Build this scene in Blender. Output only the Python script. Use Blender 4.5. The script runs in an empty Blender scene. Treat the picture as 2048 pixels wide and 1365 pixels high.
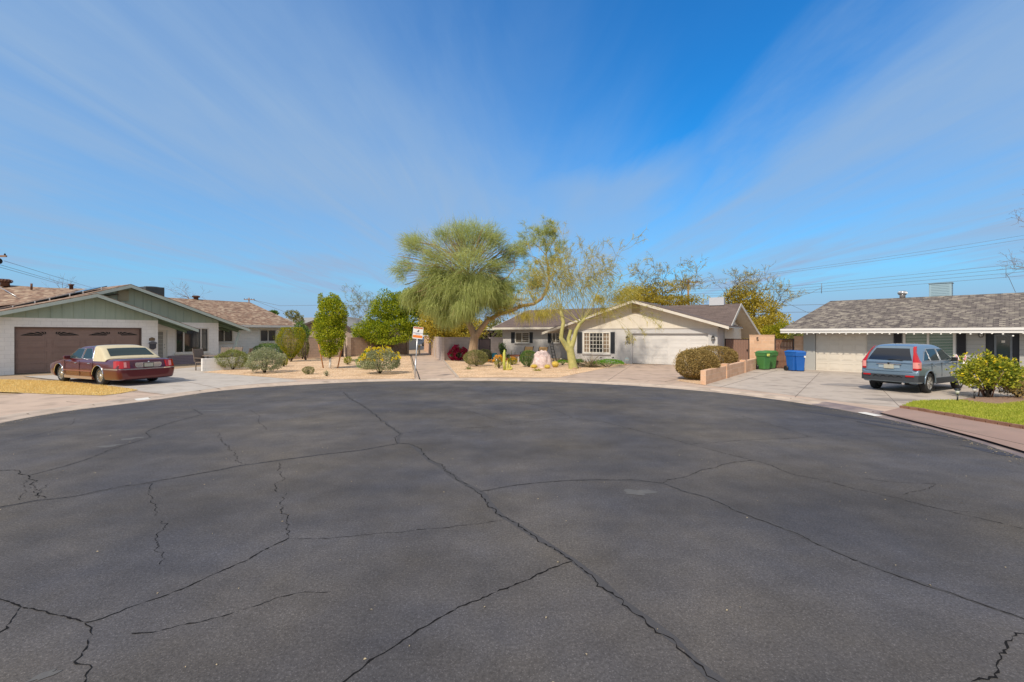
import bpy, bmesh, math, random
import numpy as np
from mathutils import Vector, Matrix
from mathutils.geometry import tessellate_polygon
R = math.radians
random.seed(7); RNG = np.random.default_rng(7)
scene = bpy.context.scene
# ------------------------------------------------------------------ camera
F, CX, HY, CAMZ = 910.2, 1024.0, 667.0, 2.0      # focal (in px of the 2048 photo), centre, horizon, eye height
cam_d = bpy.data.cameras.new("camera"); cam = bpy.data.objects.new("camera", cam_d)
scene.collection.objects.link(cam); scene.camera = cam
cam_d.sensor_width = 36; cam_d.lens = F / 2048 * 36
cam_d.shift_y = (HY - 682.5) / 2048 * 1.0
cam_d.clip_start = 0.1; cam_d.clip_end = 6000
cam.location = (0, 0, CAMZ); cam.rotation_euler = (R(90), 0, 0)
# ------------------------------------------------------------------ sun + sky
SUN_AZ = (-0.50, -0.866); SUN_EL = 46
sd = Vector((SUN_AZ[0] * math.cos(R(SUN_EL)), SUN_AZ[1] * math.cos(R(SUN_EL)), math.sin(R(SUN_EL)))).normalized()
sun_d = bpy.data.lights.new("sun", 'SUN'); sun = bpy.data.objects.new("sun", sun_d)
scene.collection.objects.link(sun)
sun_d.energy = 3.9; sun_d.angle = R(2.5); sun_d.color = (1.0, 0.88, 0.72)
sun.rotation_euler = (-sd).to_track_quat('-Z', 'Y').to_euler(); sun.location = (0, 0, 50)
world = bpy.data.worlds.new("World"); scene.world = world; world.use_nodes = True
wn = world.node_tree; wn.nodes.clear()
def WN(t, **k):
    n = wn.nodes.new(t)
    for a, b in k.items(): setattr(n, a, b)
    return n
def wl(a, b): wn.links.new(a, b)
def wmath(op, a, b=None, c=None, clamp=False):
    n = WN('ShaderNodeMath', operation=op, use_clamp=clamp)
    for i, v in enumerate((a, b, c)):
        if v is None: continue
        if isinstance(v, (int, float)): n.inputs[i].default_value = v
        else: wl(v, n.inputs[i])
    return n.outputs[0]
def wramp(v, a, b, lo=0.0, hi=1.0):
    n = WN('ShaderNodeMapRange', interpolation_type='SMOOTHSTEP')
    wl(v, n.inputs[0])
    for i, x in ((1, a), (2, b), (3, lo), (4, hi)): n.inputs[i].default_value = x
    return n.outputs[0]
sky = WN('ShaderNodeTexSky', sky_type='NISHITA'); sky.sun_disc = False
sky.sun_elevation = R(SUN_EL); sky.sun_rotation = math.atan2(SUN_AZ[0], SUN_AZ[1])
sky.air_density = 1.0; sky.dust_density = 0.3; sky.ozone_density = 3.0; sky.altitude = 300
tc = WN('ShaderNodeTexCoord'); sep = WN('ShaderNodeSeparateXYZ'); wl(tc.outputs['Generated'], sep.inputs[0])
zz = wmath('ADD', wmath('MAXIMUM', sep.outputs[2], 0.0), 0.03)
cpx = wmath('DIVIDE', sep.outputs[0], zz); cpy = wmath('DIVIDE', sep.outputs[1], zz)
cmb = WN('ShaderNodeCombineXYZ'); wl(cpx, cmb.inputs[0]); wl(cpy, cmb.inputs[1])
def wnoise(scale, rot, sx, sy, detail=5, rough=.55, dist=0.3):
    m = WN('ShaderNodeMapping'); wl(cmb.outputs[0], m.inputs[0])
    m.inputs['Rotation'].default_value = (0, 0, rot); m.inputs['Scale'].default_value = (sx, sy, 1)
    t = WN('ShaderNodeTexNoise'); wl(m.outputs[0], t.inputs['Vector'])
    t.inputs['Scale'].default_value = scale; t.inputs['Detail'].default_value = detail
    t.inputs['Roughness'].default_value = rough; t.inputs['Distortion'].default_value = dist
    return t.outputs[0]
n1 = wnoise(0.7, R(28), 1.0, 0.28); n2 = wnoise(1.2, R(-32), 1.2, 0.3, 7, .6, .5); n4 = wnoise(1.5, R(-34), 1.8, .22, 8, .6, .9); n3 = wnoise(0.45, 0, 1, 1, 3)
# blue wedge between two straight cirrus banks that meet low ahead
jit = wmath('MULTIPLY', wmath('SUBTRACT', n2, 0.5), 1.35)
la = wmath('SUBTRACT', wmath('ADD', cpx, jit), wmath('MULTIPLY_ADD', cpy, 0.60, -1.08))
lb = wmath('SUBTRACT', 1.42, wmath('ADD', cpx, wmath('MULTIPLY', jit, 0.7)))
wedge = wmath('MULTIPLY', wramp(la, -1.15, 0.75), wramp(lb, -0.18, 0.55))
dens = wmath('SUBTRACT', 1.0, wmath('MULTIPLY', wedge, 0.93))
dens = wmath('MULTIPLY', dens, wramp(n1, 0.12, 0.78, 0.62, 1.0))
dens = wmath('MULTIPLY', dens, wramp(n4, 0.28, 0.72, 0.84, 1.08)); dens = wmath('MULTIPLY', dens, wramp(n3, 0.15, 0.8, 0.82, 1.08), clamp=True)
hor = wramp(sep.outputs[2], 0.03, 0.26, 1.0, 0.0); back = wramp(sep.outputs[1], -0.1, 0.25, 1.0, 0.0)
patch = wmath('MULTIPLY', wmath('MULTIPLY', wramp(wmath('ADD', cpy, jit), 2.0, 2.9), wramp(wmath('ADD', cpx, wmath('MULTIPLY', jit, .5)), 0.85, 1.5, 1.0, 0.0)), wramp(n1, .2, .75, .45, .9))
dens = wmath('MAXIMUM', dens, patch)
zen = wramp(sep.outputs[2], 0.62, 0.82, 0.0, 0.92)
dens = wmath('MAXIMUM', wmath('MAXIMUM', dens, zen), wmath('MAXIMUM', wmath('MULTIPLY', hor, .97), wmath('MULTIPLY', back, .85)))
hs = WN('ShaderNodeHueSaturation'); wl(sky.outputs[0], hs.inputs['Color']); hs.inputs['Saturation'].default_value = 1.35
mul = WN('ShaderNodeMixRGB', blend_type='MULTIPLY'); mul.inputs[0].default_value = 1; wl(hs.outputs[0], mul.inputs[1]); mul.inputs[2].default_value = (0.30, 1.72, 2.0, 1)
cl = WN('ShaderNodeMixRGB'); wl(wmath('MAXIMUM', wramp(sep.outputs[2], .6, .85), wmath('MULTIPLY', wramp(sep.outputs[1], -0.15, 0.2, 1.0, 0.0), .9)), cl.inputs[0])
cl.inputs[1].default_value = (3.1, 4.6, 6.75, 1); cl.inputs[2].default_value = (6.6, 6.6, 6.7, 1)  # unseen sky overhead and behind camera, made whiter and brighter to add wall fill
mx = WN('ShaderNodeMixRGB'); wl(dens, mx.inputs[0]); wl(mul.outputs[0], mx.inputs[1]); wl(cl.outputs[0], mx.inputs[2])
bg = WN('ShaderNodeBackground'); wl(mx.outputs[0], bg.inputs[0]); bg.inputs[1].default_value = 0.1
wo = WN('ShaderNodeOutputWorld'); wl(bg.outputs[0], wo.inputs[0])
scene.view_settings.view_transform = 'Standard'; scene.view_settings.look = 'None'
scene.view_settings.exposure = 0.04; scene.view_settings.gamma = 1.0
scene.cycles.max_bounces = 6; scene.cycles.transparent_max_bounces = 12
# ================================================================== helpers
def col(o):
    scene.collection.objects.link(o); return o
def tag(o, label=None, cat=None, group=None, kind=None):
    if label: o['label'] = label
    if cat: o['category'] = cat
    if group: o['group'] = group
    if kind: o['kind'] = kind
    return o
def thing(name, label, cat, loc=(0, 0, 0), rz=0.0, group=None):
    o = bpy.data.objects.new(name, None); col(o)
    o.location = loc; o.rotation_euler = (0, 0, rz); o.empty_display_size = .1
    return tag(o, label, cat, group)
def kY(px): return (px - CX) / F
def G(px, py, z=0.0):
    Y = F * (CAMZ - z) / (py - HY); return Vector((kY(px) * Y, Y, z))
def U(px, py, Y): return Vector((kY(px) * Y, Y, CAMZ - (py - HY) / F * Y))
GZ = 0.055                                     # level of pavements and yards above the asphalt
class MB:
    """collects geometry, then links it as ONE mesh object; faces get UVs in metres"""
    def __init__(s): s.v = []; s.f = []; s.m = []; s.sm = []
    def add(s, vs, fs, mi=0, smooth=False):
        b = len(s.v); s.v += [tuple(p) for p in vs]
        for f in fs: s.f.append(tuple(b + i for i in f)); s.m.append(mi); s.sm.append(smooth)
        return s
    def hexa(s, p, mi=0):                      # p: 4 bottom + 4 top corners (ccw)
        return s.add(p, [(0, 3, 2, 1), (4, 5, 6, 7), (0, 1, 5, 4), (1, 2, 6, 5), (2, 3, 7, 6), (3, 0, 4, 7)], mi)
    def box(s, c, d, rz=0.0, mi=0, ax=None):
        cx, cy, cz = c; x, y, z = d[0] / 2, d[1] / 2, d[2] / 2
        ca, sa = math.cos(rz), math.sin(rz); P = []
        for sz in (-z, z):
            for sx, sy in ((-x, -y), (x, -y), (x, y), (-x, y)):
                P.append((cx + sx * ca - sy * sa, cy + sx * sa + sy * ca, cz + sz))
        return s.hexa(P, mi)
    def bar(s, a, b, w, h, up=(0, 0, 1), mi=0):
        a = Vector(a); b = Vector(b); d = (b - a).normalized(); up = Vector(up)
        r = d.cross(up)
        if r.length < 1e-4: r = d.cross(Vector((0, 1, 0)))
        r = r.normalized() * (w / 2); u = r.cross(d).normalized() * (h / 2)
        P = [a - r - u, a + r - u, b + r - u, b - r - u, a - r + u, a + r + u, b + r + u, b - r + u]
        return s.hexa(P, mi)
    def prism(s, poly, vec, mi=0, caps=True, mi_side=None):   # planar polygon extruded along vec
        n = len(poly); P = [Vector(p) for p in poly]; Q = [p + Vector(vec) for p in P]
        fs = [(i, (i + 1) % n, n + (i + 1) % n, n + i) for i in range(n)]
        b = len(s.v); s.v += [tuple(p) for p in P + Q]
        for f in fs: s.f.append(tuple(b + i for i in f)); s.m.append(mi if mi_side is None else mi_side); s.sm.append(False)
        if caps:
            for tri in tessellate_polygon([P]):
                s.f.append(tuple(b + i for i in tri)); s.m.append(mi); s.sm.append(False)
                s.f.append(tuple(b + n + i for i in reversed(tri))); s.m.append(mi); s.sm.append(False)
        return s
    def poly(s, P, mi=0):
        b = len(s.v); s.v += [tuple(p) for p in P]; V = [Vector(p) for p in P]
        for tri in tessellate_polygon([V]):
            a, c, d = (V[i] for i in tri)
            t = tri if (c - a).cross(d - a).z >= 0 else tuple(reversed(tri))
            s.f.append(tuple(b + i for i in t)); s.m.append(mi); s.sm.append(False)
        return s
    def tube(s, pts, rad, seg=8, mi=0, caps=True, smooth=True):
        pts = [Vector(p) for p in pts]; n = len(pts)
        if not hasattr(rad, '__len__'): rad = [rad] * n
        b = len(s.v); prev = None
        for i, p in enumerate(pts):
            t = (pts[min(i + 1, n - 1)] - pts[max(i - 1, 0)]).normalized()
            if prev is None:
                a = t.cross(Vector((0, 0, 1)))
                if a.length < 1e-3: a = t.cross(Vector((1, 0, 0)))
            else: a = prev - t * prev.dot(t)
            a.normalize(); prev = a; c = t.cross(a)
            for k in range(seg):
                an = 2 * math.pi * k / seg
                s.v.append(tuple(p + (a * math.cos(an) + c * math.sin(an)) * rad[i]))
        for i in range(n - 1):
            for k in range(seg):
                k2 = (k + 1) % seg
                s.f.append((b + i * seg + k, b + i * seg + k2, b + (i + 1) * seg + k2, b + (i + 1) * seg + k)); s.m.append(mi); s.sm.append(smooth)
        if caps:
            s.f.append(tuple(b + k for k in reversed(range(seg)))); s.m.append(mi); s.sm.append(False)
            s.f.append(tuple(b + (n - 1) * seg + k for k in range(seg))); s.m.append(mi); s.sm.append(False)
        return s
    def lathe(s, prof, c=(0, 0, 0), seg=20, mi=0, axis='z', smooth=True, sx=1.0, sy=1.0, caps=True):
        b = len(s.v); n = len(prof)
        for r, h in prof:
            for k in range(seg):
                an = 2 * math.pi * k / seg; x, y = r * math.cos(an) * sx, r * math.sin(an) * sy
                q = (x, y, h) if axis == 'z' else ((x, h, y) if axis == 'y' else (h, x, y))
                s.v.append((c[0] + q[0], c[1] + q[1], c[2] + q[2]))
        for i in range(n - 1):
            for k in range(seg):
                k2 = (k + 1) % seg; f = (b + i * seg + k, b + i * seg + k2, b + (i + 1) * seg + k2, b + (i + 1) * seg + k)
                s.f.append(f if axis != 'y' else f[::-1]); s.m.append(mi); s.sm.append(smooth)
        for i, rv in ((0, True), (n - 1, False)):
            if caps and prof[i][0] > 1e-4:
                f = tuple(b + i * seg + k for k in range(seg)); s.f.append(f[::-1] if rv else f); s.m.append(mi); s.sm.append(False)
        return s
    def grid(s, fn, nu, nv, mi=0, closeu=False, smooth=True):
        b = len(s.v)
        for j in range(nv):
            for i in range(nu): s.v.append(tuple(fn(i, j)))
        for j in range(nv - 1):
            for i in range(nu if closeu else nu - 1):
                i2 = (i + 1) % nu
                s.f.append((b + j * nu + i, b + j * nu + i2, b + (j + 1) * nu + i2, b + (j + 1) * nu + i)); s.m.append(mi); s.sm.append(smooth)
        return s
    def build(s, name, mats, parent=None, bevel=0, local=None, **tg):
        me = bpy.data.meshes.new(name); me.from_pydata(s.v, [], s.f)
        if not isinstance(mats, (list, tuple)): mats = [mats]
        for m in mats: me.materials.append(m)
        me.polygons.foreach_set('material_index', s.m); me.polygons.foreach_set('use_smooth', s.sm)
        auto_uv(me); me.update()
        o = bpy.data.objects.new(name, me); col(o)
        if parent is not None:
            o.parent = parent
            if local is None:                  # geometry was given in world space: cancel the parent's transform
                M = Matrix.LocRotScale(parent.location, parent.rotation_euler, parent.scale)
                if parent.parent is not None: M = Matrix.LocRotScale(parent.parent.location, parent.parent.rotation_euler, parent.parent.scale) @ M
                me.transform(M.inverted())
        if bevel:
            b = o.modifiers.new('bevel', 'BEVEL'); b.width = bevel; b.segments = 2; b.limit_method = 'ANGLE'; b.angle_limit = R(40)
        tag(o, tg.get('label'), tg.get('cat'), tg.get('group'), tg.get('kind'))
        return o
def auto_uv(me):
    if not me.polygons: return
    uvl = me.uv_layers.new(name='UVMap')
    nv = len(me.vertices); co = np.empty(nv * 3); me.vertices.foreach_get('co', co); co = co.reshape(-1, 3)
    nl = len(me.loops); li = np.empty(nl, dtype=np.int64); me.loops.foreach_get('vertex_index', li)
    npg = len(me.polygons); nr = np.empty(npg * 3); me.polygons.foreach_get('normal', nr); nr = nr.reshape(-1, 3)
    tot = np.empty(npg, dtype=np.int64); me.polygons.foreach_get('loop_total', tot)
    n = np.repeat(nr, tot, axis=0)
    u = np.stack([-n[:, 1], n[:, 0], np.zeros(nl)], 1); L = np.linalg.norm(u, axis=1)
    flat = L < 0.05; u[flat] = (1, 0, 0); u /= np.maximum(np.linalg.norm(u, axis=1), 1e-9)[:, None]
    v = np.cross(n, u); v[flat] = (0, 1, 0)
    P = co[li]; uv = np.stack([(P * u).sum(1), (P * v).sum(1)], 1)
    uvl.data.foreach_set('uv', uv.astype(np.float32).ravel())
def npmesh(name, verts, faces, mats, midx=None, parent=None, **tg):
    """verts (N,3), faces (M,k) fast mesh"""
    me = bpy.data.meshes.new(name); M, k = faces.shape
    me.vertices.add(len(verts)); me.vertices.foreach_set('co', verts.astype(np.float32).ravel())
    me.loops.add(M * k); me.loops.foreach_set('vertex_index', faces.astype(np.int32).ravel())
    me.polygons.add(M); me.polygons.foreach_set('loop_start', np.arange(0, M * k, k, dtype=np.int32))
    try: me.polygons.foreach_set('loop_total', np.full(M, k, dtype=np.int32))
    except Exception: pass
    if not isinstance(mats, (list, tuple)): mats = [mats]
    for m in mats: me.materials.append(m)
    if midx is not None: me.polygons.foreach_set('material_index', midx.astype(np.int32))
    me.update(calc_edges=True); me.validate()
    o = bpy.data.objects.new(name, me); col(o)
    if parent is not None:
        o.parent = parent; me.transform(Matrix.LocRotScale(parent.location, parent.rotation_euler, parent.scale).inverted())
    tag(o, tg.get('label'), tg.get('cat'), tg.get('group'), tg.get('kind'))
    return o
class Pl:
    """a vertical plane through p=(x,y) running along d; n points to the viewer's side"""
    def __init__(s, p, d):
        s.d = Vector((d[0], d[1], 0)).normalized(); s.p = Vector((p[0], p[1], 0)); s.n = Vector((s.d.y, -s.d.x, 0))
    def hit(s, px, py=HY, off=0.0):
        q = s.p + s.n * off; k = kY(px); Y = q.dot(s.n) / (k * s.n.x + s.n.y)
        return Vector((k * Y, Y, CAMZ - (py - HY) / F * Y))
    def t(s, px, off=0.0): return (s.hit(px, HY, off) - s.p).dot(s.d)
    def z(s, px, py, off=0.0): return s.hit(px, py, off).z
    def P(s, t, z, off=0.0): q = s.p + s.d * t + s.n * off; return Vector((q.x, q.y, z))
    def slab(s, mb, t0, t1, z0, z1, o0, o1, mi=0):
        return mb.hexa([s.P(t0, z0, o1), s.P(t1, z0, o1), s.P(t1, z0, o0), s.P(t0, z0, o0), s.P(t0, z1, o1), s.P(t1, z1, o1), s.P(t1, z1, o0), s.P(t0, z1, o0)], mi)
    def rect(s, x0, y0, x1, y1, off=0.0):      # pixel rect -> t0,t1,z0,z1 (level, taken at its middle)
        xm = (x0 + x1) / 2
        return s.t(x0, off), s.t(x1, off), s.z(xm, y1, off), s.z(xm, y0, off)
    def wall(s, mb, t0, t1, z0, z1, holes=(), th=.2, mi=0, off=0.0):
        ts = sorted({t0, t1, *[h[0] for h in holes], *[h[1] for h in holes]}); zs = sorted({z0, z1, *[h[2] for h in holes], *[h[3] for h in holes]})
        ts = [t for t in ts if t0 <= t <= t1]; zs = [z for z in zs if z0 <= z <= z1]
        for a, b in zip(ts, ts[1:]):
            run = None
            for c, d in zip(zs, zs[1:]):
                m, k = (a + b) / 2, (c + d) / 2
                hole = any(h[0] < m < h[1] and h[2] < k < h[3] for h in holes)
                if not hole: run = (run[0], d) if run else (c, d)
                if hole or d == zs[-1]:
                    if run: s.slab(mb, a, b, run[0], run[1], off - th, off, mi)
                    run = None
    def gable(s, mb, pts, o0, o1, mi=0):       # pts in (t,z)
        mb.prism([s.P(t, z, o1) for t, z in pts], s.n * (o0 - o1), mi)
# ================================================================== materials
def mat(name, c=(.5, .5, .5), rough=.7, metal=0.0, spec=.5, c2=None, scale=5.0, amt=.5, bump=0.0, bscale=None, detail=4, coord='Object',
        coat=0.0, alpha=1.0, emit=None, dirt=None, stretch=None):
    m = bpy.data.materials.new(name); m.use_nodes = True; nt = m.node_tree; b = nt.nodes['Principled BSDF']
    b.inputs['Base Color'].default_value = (*c, 1); b.inputs['Roughness'].default_value = rough
    b.inputs['Metallic'].default_value = metal; b.inputs['Specular IOR Level'].default_value = spec
    b.inputs['Coat Weight'].default_value = coat
    if emit: b.inputs['Emission Color'].default_value = (*emit[:3], 1); b.inputs['Emission Strength'].default_value = emit[3]
    m['_'] = 0
    if c2 is None and not bump: return m
    tcn = nt.nodes.new('ShaderNodeTexCoord'); vec = tcn.outputs[coord]
    if stretch:
        mp = nt.nodes.new('ShaderNodeMapping'); nt.links.new(vec, mp.inputs[0]); mp.inputs['Scale'].default_value = stretch; vec = mp.outputs[0]
    if c2 is not None:
        nz = nt.nodes.new('ShaderNodeTexNoise'); nt.links.new(vec, nz.inputs['Vector']); nz.inputs['Scale'].default_value = scale
        nz.inputs['Detail'].default_value = detail; nz.inputs['Roughness'].default_value = .62
        mr = nt.nodes.new('ShaderNodeMapRange'); nt.links.new(nz.outputs[0], mr.inputs[0]); w = .5 - amt * .4
        mr.inputs[1].default_value = max(.05, w * .9 - .0); mr.inputs[2].default_value = 1 - max(.05, w * .9)
        mx = nt.nodes.new('ShaderNodeMixRGB'); nt.links.new(mr.outputs[0], mx.inputs[0]); mx.inputs[1].default_value = (*c, 1); mx.inputs[2].default_value = (*c2, 1)
        out = mx.outputs[0]
        if dirt:
            n2 = nt.nodes.new('ShaderNodeTexNoise'); nt.links.new(vec, n2.inputs['Vector']); n2.inputs['Scale'].default_value = dirt[3]; n2.inputs['Detail'].default_value = 6
            r2 = nt.nodes.new('ShaderNodeMapRange'); nt.links.new(n2.outputs[0], r2.inputs[0]); r2.inputs[1].default_value = .5; r2.inputs[2].default_value = .75
            r2.inputs[4].default_value = dirt[4]
            m2 = nt.nodes.new('ShaderNodeMixRGB'); nt.links.new(r2.outputs[0], m2.inputs[0]); nt.links.new(out, m2.inputs[1]); m2.inputs[2].default_value = (*dirt[:3], 1); out = m2.outputs[0]
        nt.links.new(out, b.inputs['Base Color'])
    if bump:
        bz = nt.nodes.new('ShaderNodeTexNoise'); nt.links.new(vec, bz.inputs['Vector']); bz.inputs['Scale'].default_value = bscale or scale * 4; bz.inputs['Detail'].default_value = 5
        bp = nt.nodes.new('ShaderNodeBump'); nt.links.new(bz.outputs[0], bp.inputs['Height']); bp.inputs['Strength'].default_value = bump; bp.inputs['Distance'].default_value = .02
        nt.links.new(bp.outputs[0], b.inputs['Normal'])
    return m
def brickmat(name, c1, c2, cm, bw, bh, mortar, rough=.85, off=.5, bump=.4, bias=0.0, noise=.25, nscale=2.0, c3=None):
    """bricks / blocks / shingles / planks laid in UV metres"""
    m = mat(name, c1, rough); nt = m.node_tree; b = nt.nodes['Principled BSDF']
    tcn = nt.nodes.new('ShaderNodeTexCoord'); br = nt.nodes.new('ShaderNodeTexBrick'); nt.links.new(tcn.outputs['UV'], br.inputs['Vector'])
    br.offset = off; br.inputs['Color1'].default_value = (*c1, 1); br.inputs['Color2'].default_value = (*c2, 1); br.inputs['Mortar'].default_value = (*cm, 1)
    br.inputs['Scale'].default_value = 1.0; br.inputs['Mortar Size'].default_value = mortar; br.inputs['Mortar Smooth'].default_value = .2
    br.inputs['Bias'].default_value = bias; br.inputs['Brick Width'].default_value = bw; br.inputs['Row Height'].default_value = bh
    nz = nt.nodes.new('ShaderNodeTexNoise'); nt.links.new(tcn.outputs['Object'], nz.inputs['Vector']); nz.inputs['Scale'].default_value = nscale; nz.inputs['Detail'].default_value = 8; nz.inputs['Roughness'].default_value = .7
    mr = nt.nodes.new('ShaderNodeMapRange'); nt.links.new(nz.outputs[0], mr.inputs[0]); mr.inputs[1].default_value = .3; mr.inputs[2].default_value = .7; mr.inputs[3].default_value = 1 - noise; mr.inputs[4].default_value = 1 + noise
    out = br.outputs['Color']
    if c3:
        b2 = nt.nodes.new('ShaderNodeTexBrick'); nt.links.new(tcn.outputs['UV'], b2.inputs['Vector']); b2.offset = .37; b2.inputs['Color1'].default_value = (0, 0, 0, 1); b2.inputs['Color2'].default_value = (1, 1, 1, 1)
        b2.inputs['Mortar'].default_value = (.4, .4, .4, 1); b2.inputs['Scale'].default_value = 1; b2.inputs['Mortar Size'].default_value = 0; b2.inputs['Brick Width'].default_value = bw * .61; b2.inputs['Row Height'].default_value = bh
        mc = nt.nodes.new('ShaderNodeMapRange'); nt.links.new(b2.outputs['Color'], mc.inputs[0]); mc.inputs[1].default_value = .45; mc.inputs[2].default_value = .95
        mm = nt.nodes.new('ShaderNodeMixRGB'); nt.links.new(mc.outputs[0], mm.inputs[0]); nt.links.new(out, mm.inputs[1]); mm.inputs[2].default_value = (*c3, 1); out = mm.outputs[0]
    vm = nt.nodes.new('ShaderNodeVectorMath'); vm.operation = 'SCALE'; nt.links.new(out, vm.inputs[0]); nt.links.new(mr.outputs[0], vm.inputs['Scale'])
    nt.links.new(vm.outputs[0], b.inputs['Base Color'])
    if bump:
        bp = nt.nodes.new('ShaderNodeBump'); inv = nt.nodes.new('ShaderNodeMath'); inv.operation = 'SUBTRACT'; inv.inputs[0].default_value = 1; nt.links.new(br.outputs['Fac'], inv.inputs[1])
        ad = nt.nodes.new('ShaderNodeMath'); ad.operation = 'MULTIPLY_ADD'; nt.links.new(nz.outputs[0], ad.inputs[0]); ad.inputs[1].default_value = .5; nt.links.new(inv.outputs[0], ad.inputs[2])
        nt.links.new(ad.outputs[0], bp.inputs['Height']); bp.inputs['Strength'].default_value = bump; bp.inputs['Distance'].default_value = .012; nt.links.new(bp.outputs[0], b.inputs['Normal'])
    return m
def leafmat(name, c, c2, scale=1.2, trans=.25, rough=.6):
    """per-leaf colour: noise over position plus random per island"""
    m = bpy.data.materials.new(name); m.use_nodes = True; nt = m.node_tree; b = nt.nodes['Principled BSDF']
    b.inputs['Roughness'].default_value = rough; b.inputs['Specular IOR Level'].default_value = .25
    tcn = nt.nodes.new('ShaderNodeTexCoord'); nz = nt.nodes.new('ShaderNodeTexNoise'); nt.links.new(tcn.outputs['Object'], nz.inputs['Vector']); nz.inputs['Scale'].default_value = scale; nz.inputs['Detail'].default_value = 3
    ge = nt.nodes.new('ShaderNodeNewGeometry'); ad = nt.nodes.new('ShaderNodeMath'); ad.operation = 'ADD'; nt.links.new(nz.outputs[0], ad.inputs[0]); nt.links.new(ge.outputs['Random Per Island'], ad.inputs[1])
    mr = nt.nodes.new('ShaderNodeMapRange'); nt.links.new(ad.outputs[0], mr.inputs[0]); mr.inputs[1].default_value = .55; mr.inputs[2].default_value = 1.45
    mx = nt.nodes.new('ShaderNodeMixRGB'); nt.links.new(mr.outputs[0], mx.inputs[0]); mx.inputs[1].default_value = (*c, 1); mx.inputs[2].default_value = (*c2, 1); nt.links.new(mx.outputs[0], b.inputs['Base Color'])
    tr = nt.nodes.new('ShaderNodeBsdfTranslucent'); nt.links.new(mx.outputs[0], tr.inputs[0]); ms = nt.nodes.new('ShaderNodeMixShader'); ms.inputs[0].default_value = trans
    out = nt.nodes['Material Output']; nt.links.new(b.outputs[0], ms.inputs[1]); nt.links.new(tr.outputs[0], ms.inputs[2]); nt.links.new(ms.outputs[0], out.inputs[0])
    return m
def glassmat(name, c=(.02, .025, .03), rough=.04, spec=.9):
    m = mat(name, c, rough, spec=spec, coat=.0); return m
# ================================================================== ground, road, pavements
def nodes_of(m): return m.node_tree, m.node_tree.nodes['Principled BSDF']
def asphalt_mat():
    m = mat('asphalt', (.075, .075, .082), .88, spec=.3); nt, b = nodes_of(m); N = nt.nodes.new; L = nt.links.new
    tcn = N('ShaderNodeTexCoord')
    def nz(s, d, r=.6, st=None):
        v = tcn.outputs['Object']
        if st: mp = N('ShaderNodeMapping'); L(v, mp.inputs[0]); mp.inputs['Scale'].default_value = st[:3]; mp.inputs['Rotation'].default_value = (0, 0, st[3]); v = mp.outputs[0]
        n = N('ShaderNodeTexNoise'); L(v, n.inputs['Vector']); n.inputs['Scale'].default_value = s; n.inputs['Detail'].default_value = d; n.inputs['Roughness'].default_value = r; return n.outputs[0]
    def mr(v, a, b2, lo, hi):
        n = N('ShaderNodeMapRange'); L(v, n.inputs[0])
        for i, x in enumerate((a, b2, lo, hi)): n.inputs[i + 1].default_value = x
        return n.outputs[0]
    def mul(a, c):
        n = N('ShaderNodeMath'); n.operation = 'MULTIPLY'; L(a, n.inputs[0]); L(c, n.inputs[1]); return n.outputs[0]
    big = mr(nz(.28, 6, .62), .32, .68, .76, 1.32); mid = mr(nz(1.6, 7, .68), .3, .7, .82, 1.22)
    streak = mr(nz(.5, 4, .6, (.18, 1.6, 1, R(-28))), .3, .7, .88, 1.12)
    fine = mr(nz(45, 3, .75), .3, .72, .68, 1.4)
    vo = N('ShaderNodeTexVoronoi'); L(tcn.outputs['Object'], vo.inputs['Vector']); vo.inputs['Scale'].default_value = 62
    sp = mr(vo.outputs['Distance'], .05, .34, 1.75, .94)
    f = mul(mul(mul(big, mid), streak), mul(fine, sp))
    hue = N('ShaderNodeMixRGB'); L(mr(nz(.35, 4), .35, .65, 0, 1), hue.inputs[0]); hue.inputs[1].default_value = (.064, .065, .077, 1); hue.inputs[2].default_value = (.094, .085, .077, 1)
    sc = N('ShaderNodeVectorMath'); sc.operation = 'SCALE'; L(hue.outputs[0], sc.inputs[0]); L(f, sc.inputs['Scale']); L(sc.outputs[0], b.inputs['Base Color'])
    bp = N('ShaderNodeBump'); L(nz(90, 3, .7), bp.inputs['Height']); bp.inputs['Strength'].default_value = .55; bp.inputs['Distance'].default_value = .01; L(bp.outputs[0], b.inputs['Normal'])
    return m
M_ASPH = asphalt_mat()
def conc(name, c, c2, dirt=(.2, .16, .13), da=.35, sc=.8):
    da = min(.8, da * 1.45)
    return mat(name, c, .88, spec=.3, c2=c2, scale=sc, amt=.6, bump=.25, bscale=60, detail=9, dirt=(*dirt, 1.7, da))
M_WALK = conc('sidewalk_concrete', (.56, .44, .35), (.43, .33, .27))
M_WALKR = conc('reddish_concrete', (.36, .25, .21), (.29, .2, .17), da=.25)
M_KERB = conc('kerb_concrete', (.54, .45, .37), (.40, .33, .28), da=.5, sc=3)
M_DRVA = conc('grey_driveway', (.50, .46, .42), (.41, .38, .35), da=.3)
M_DRVB = conc('tan_driveway', (.50, .39, .32), (.42, .32, .26), da=.4)
M_DRVC = conc('warm_grey_driveway', (.49, .43, .375), (.39, .34, .295), dirt=(.17, .14, .12), da=.45, sc=.5)
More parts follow.
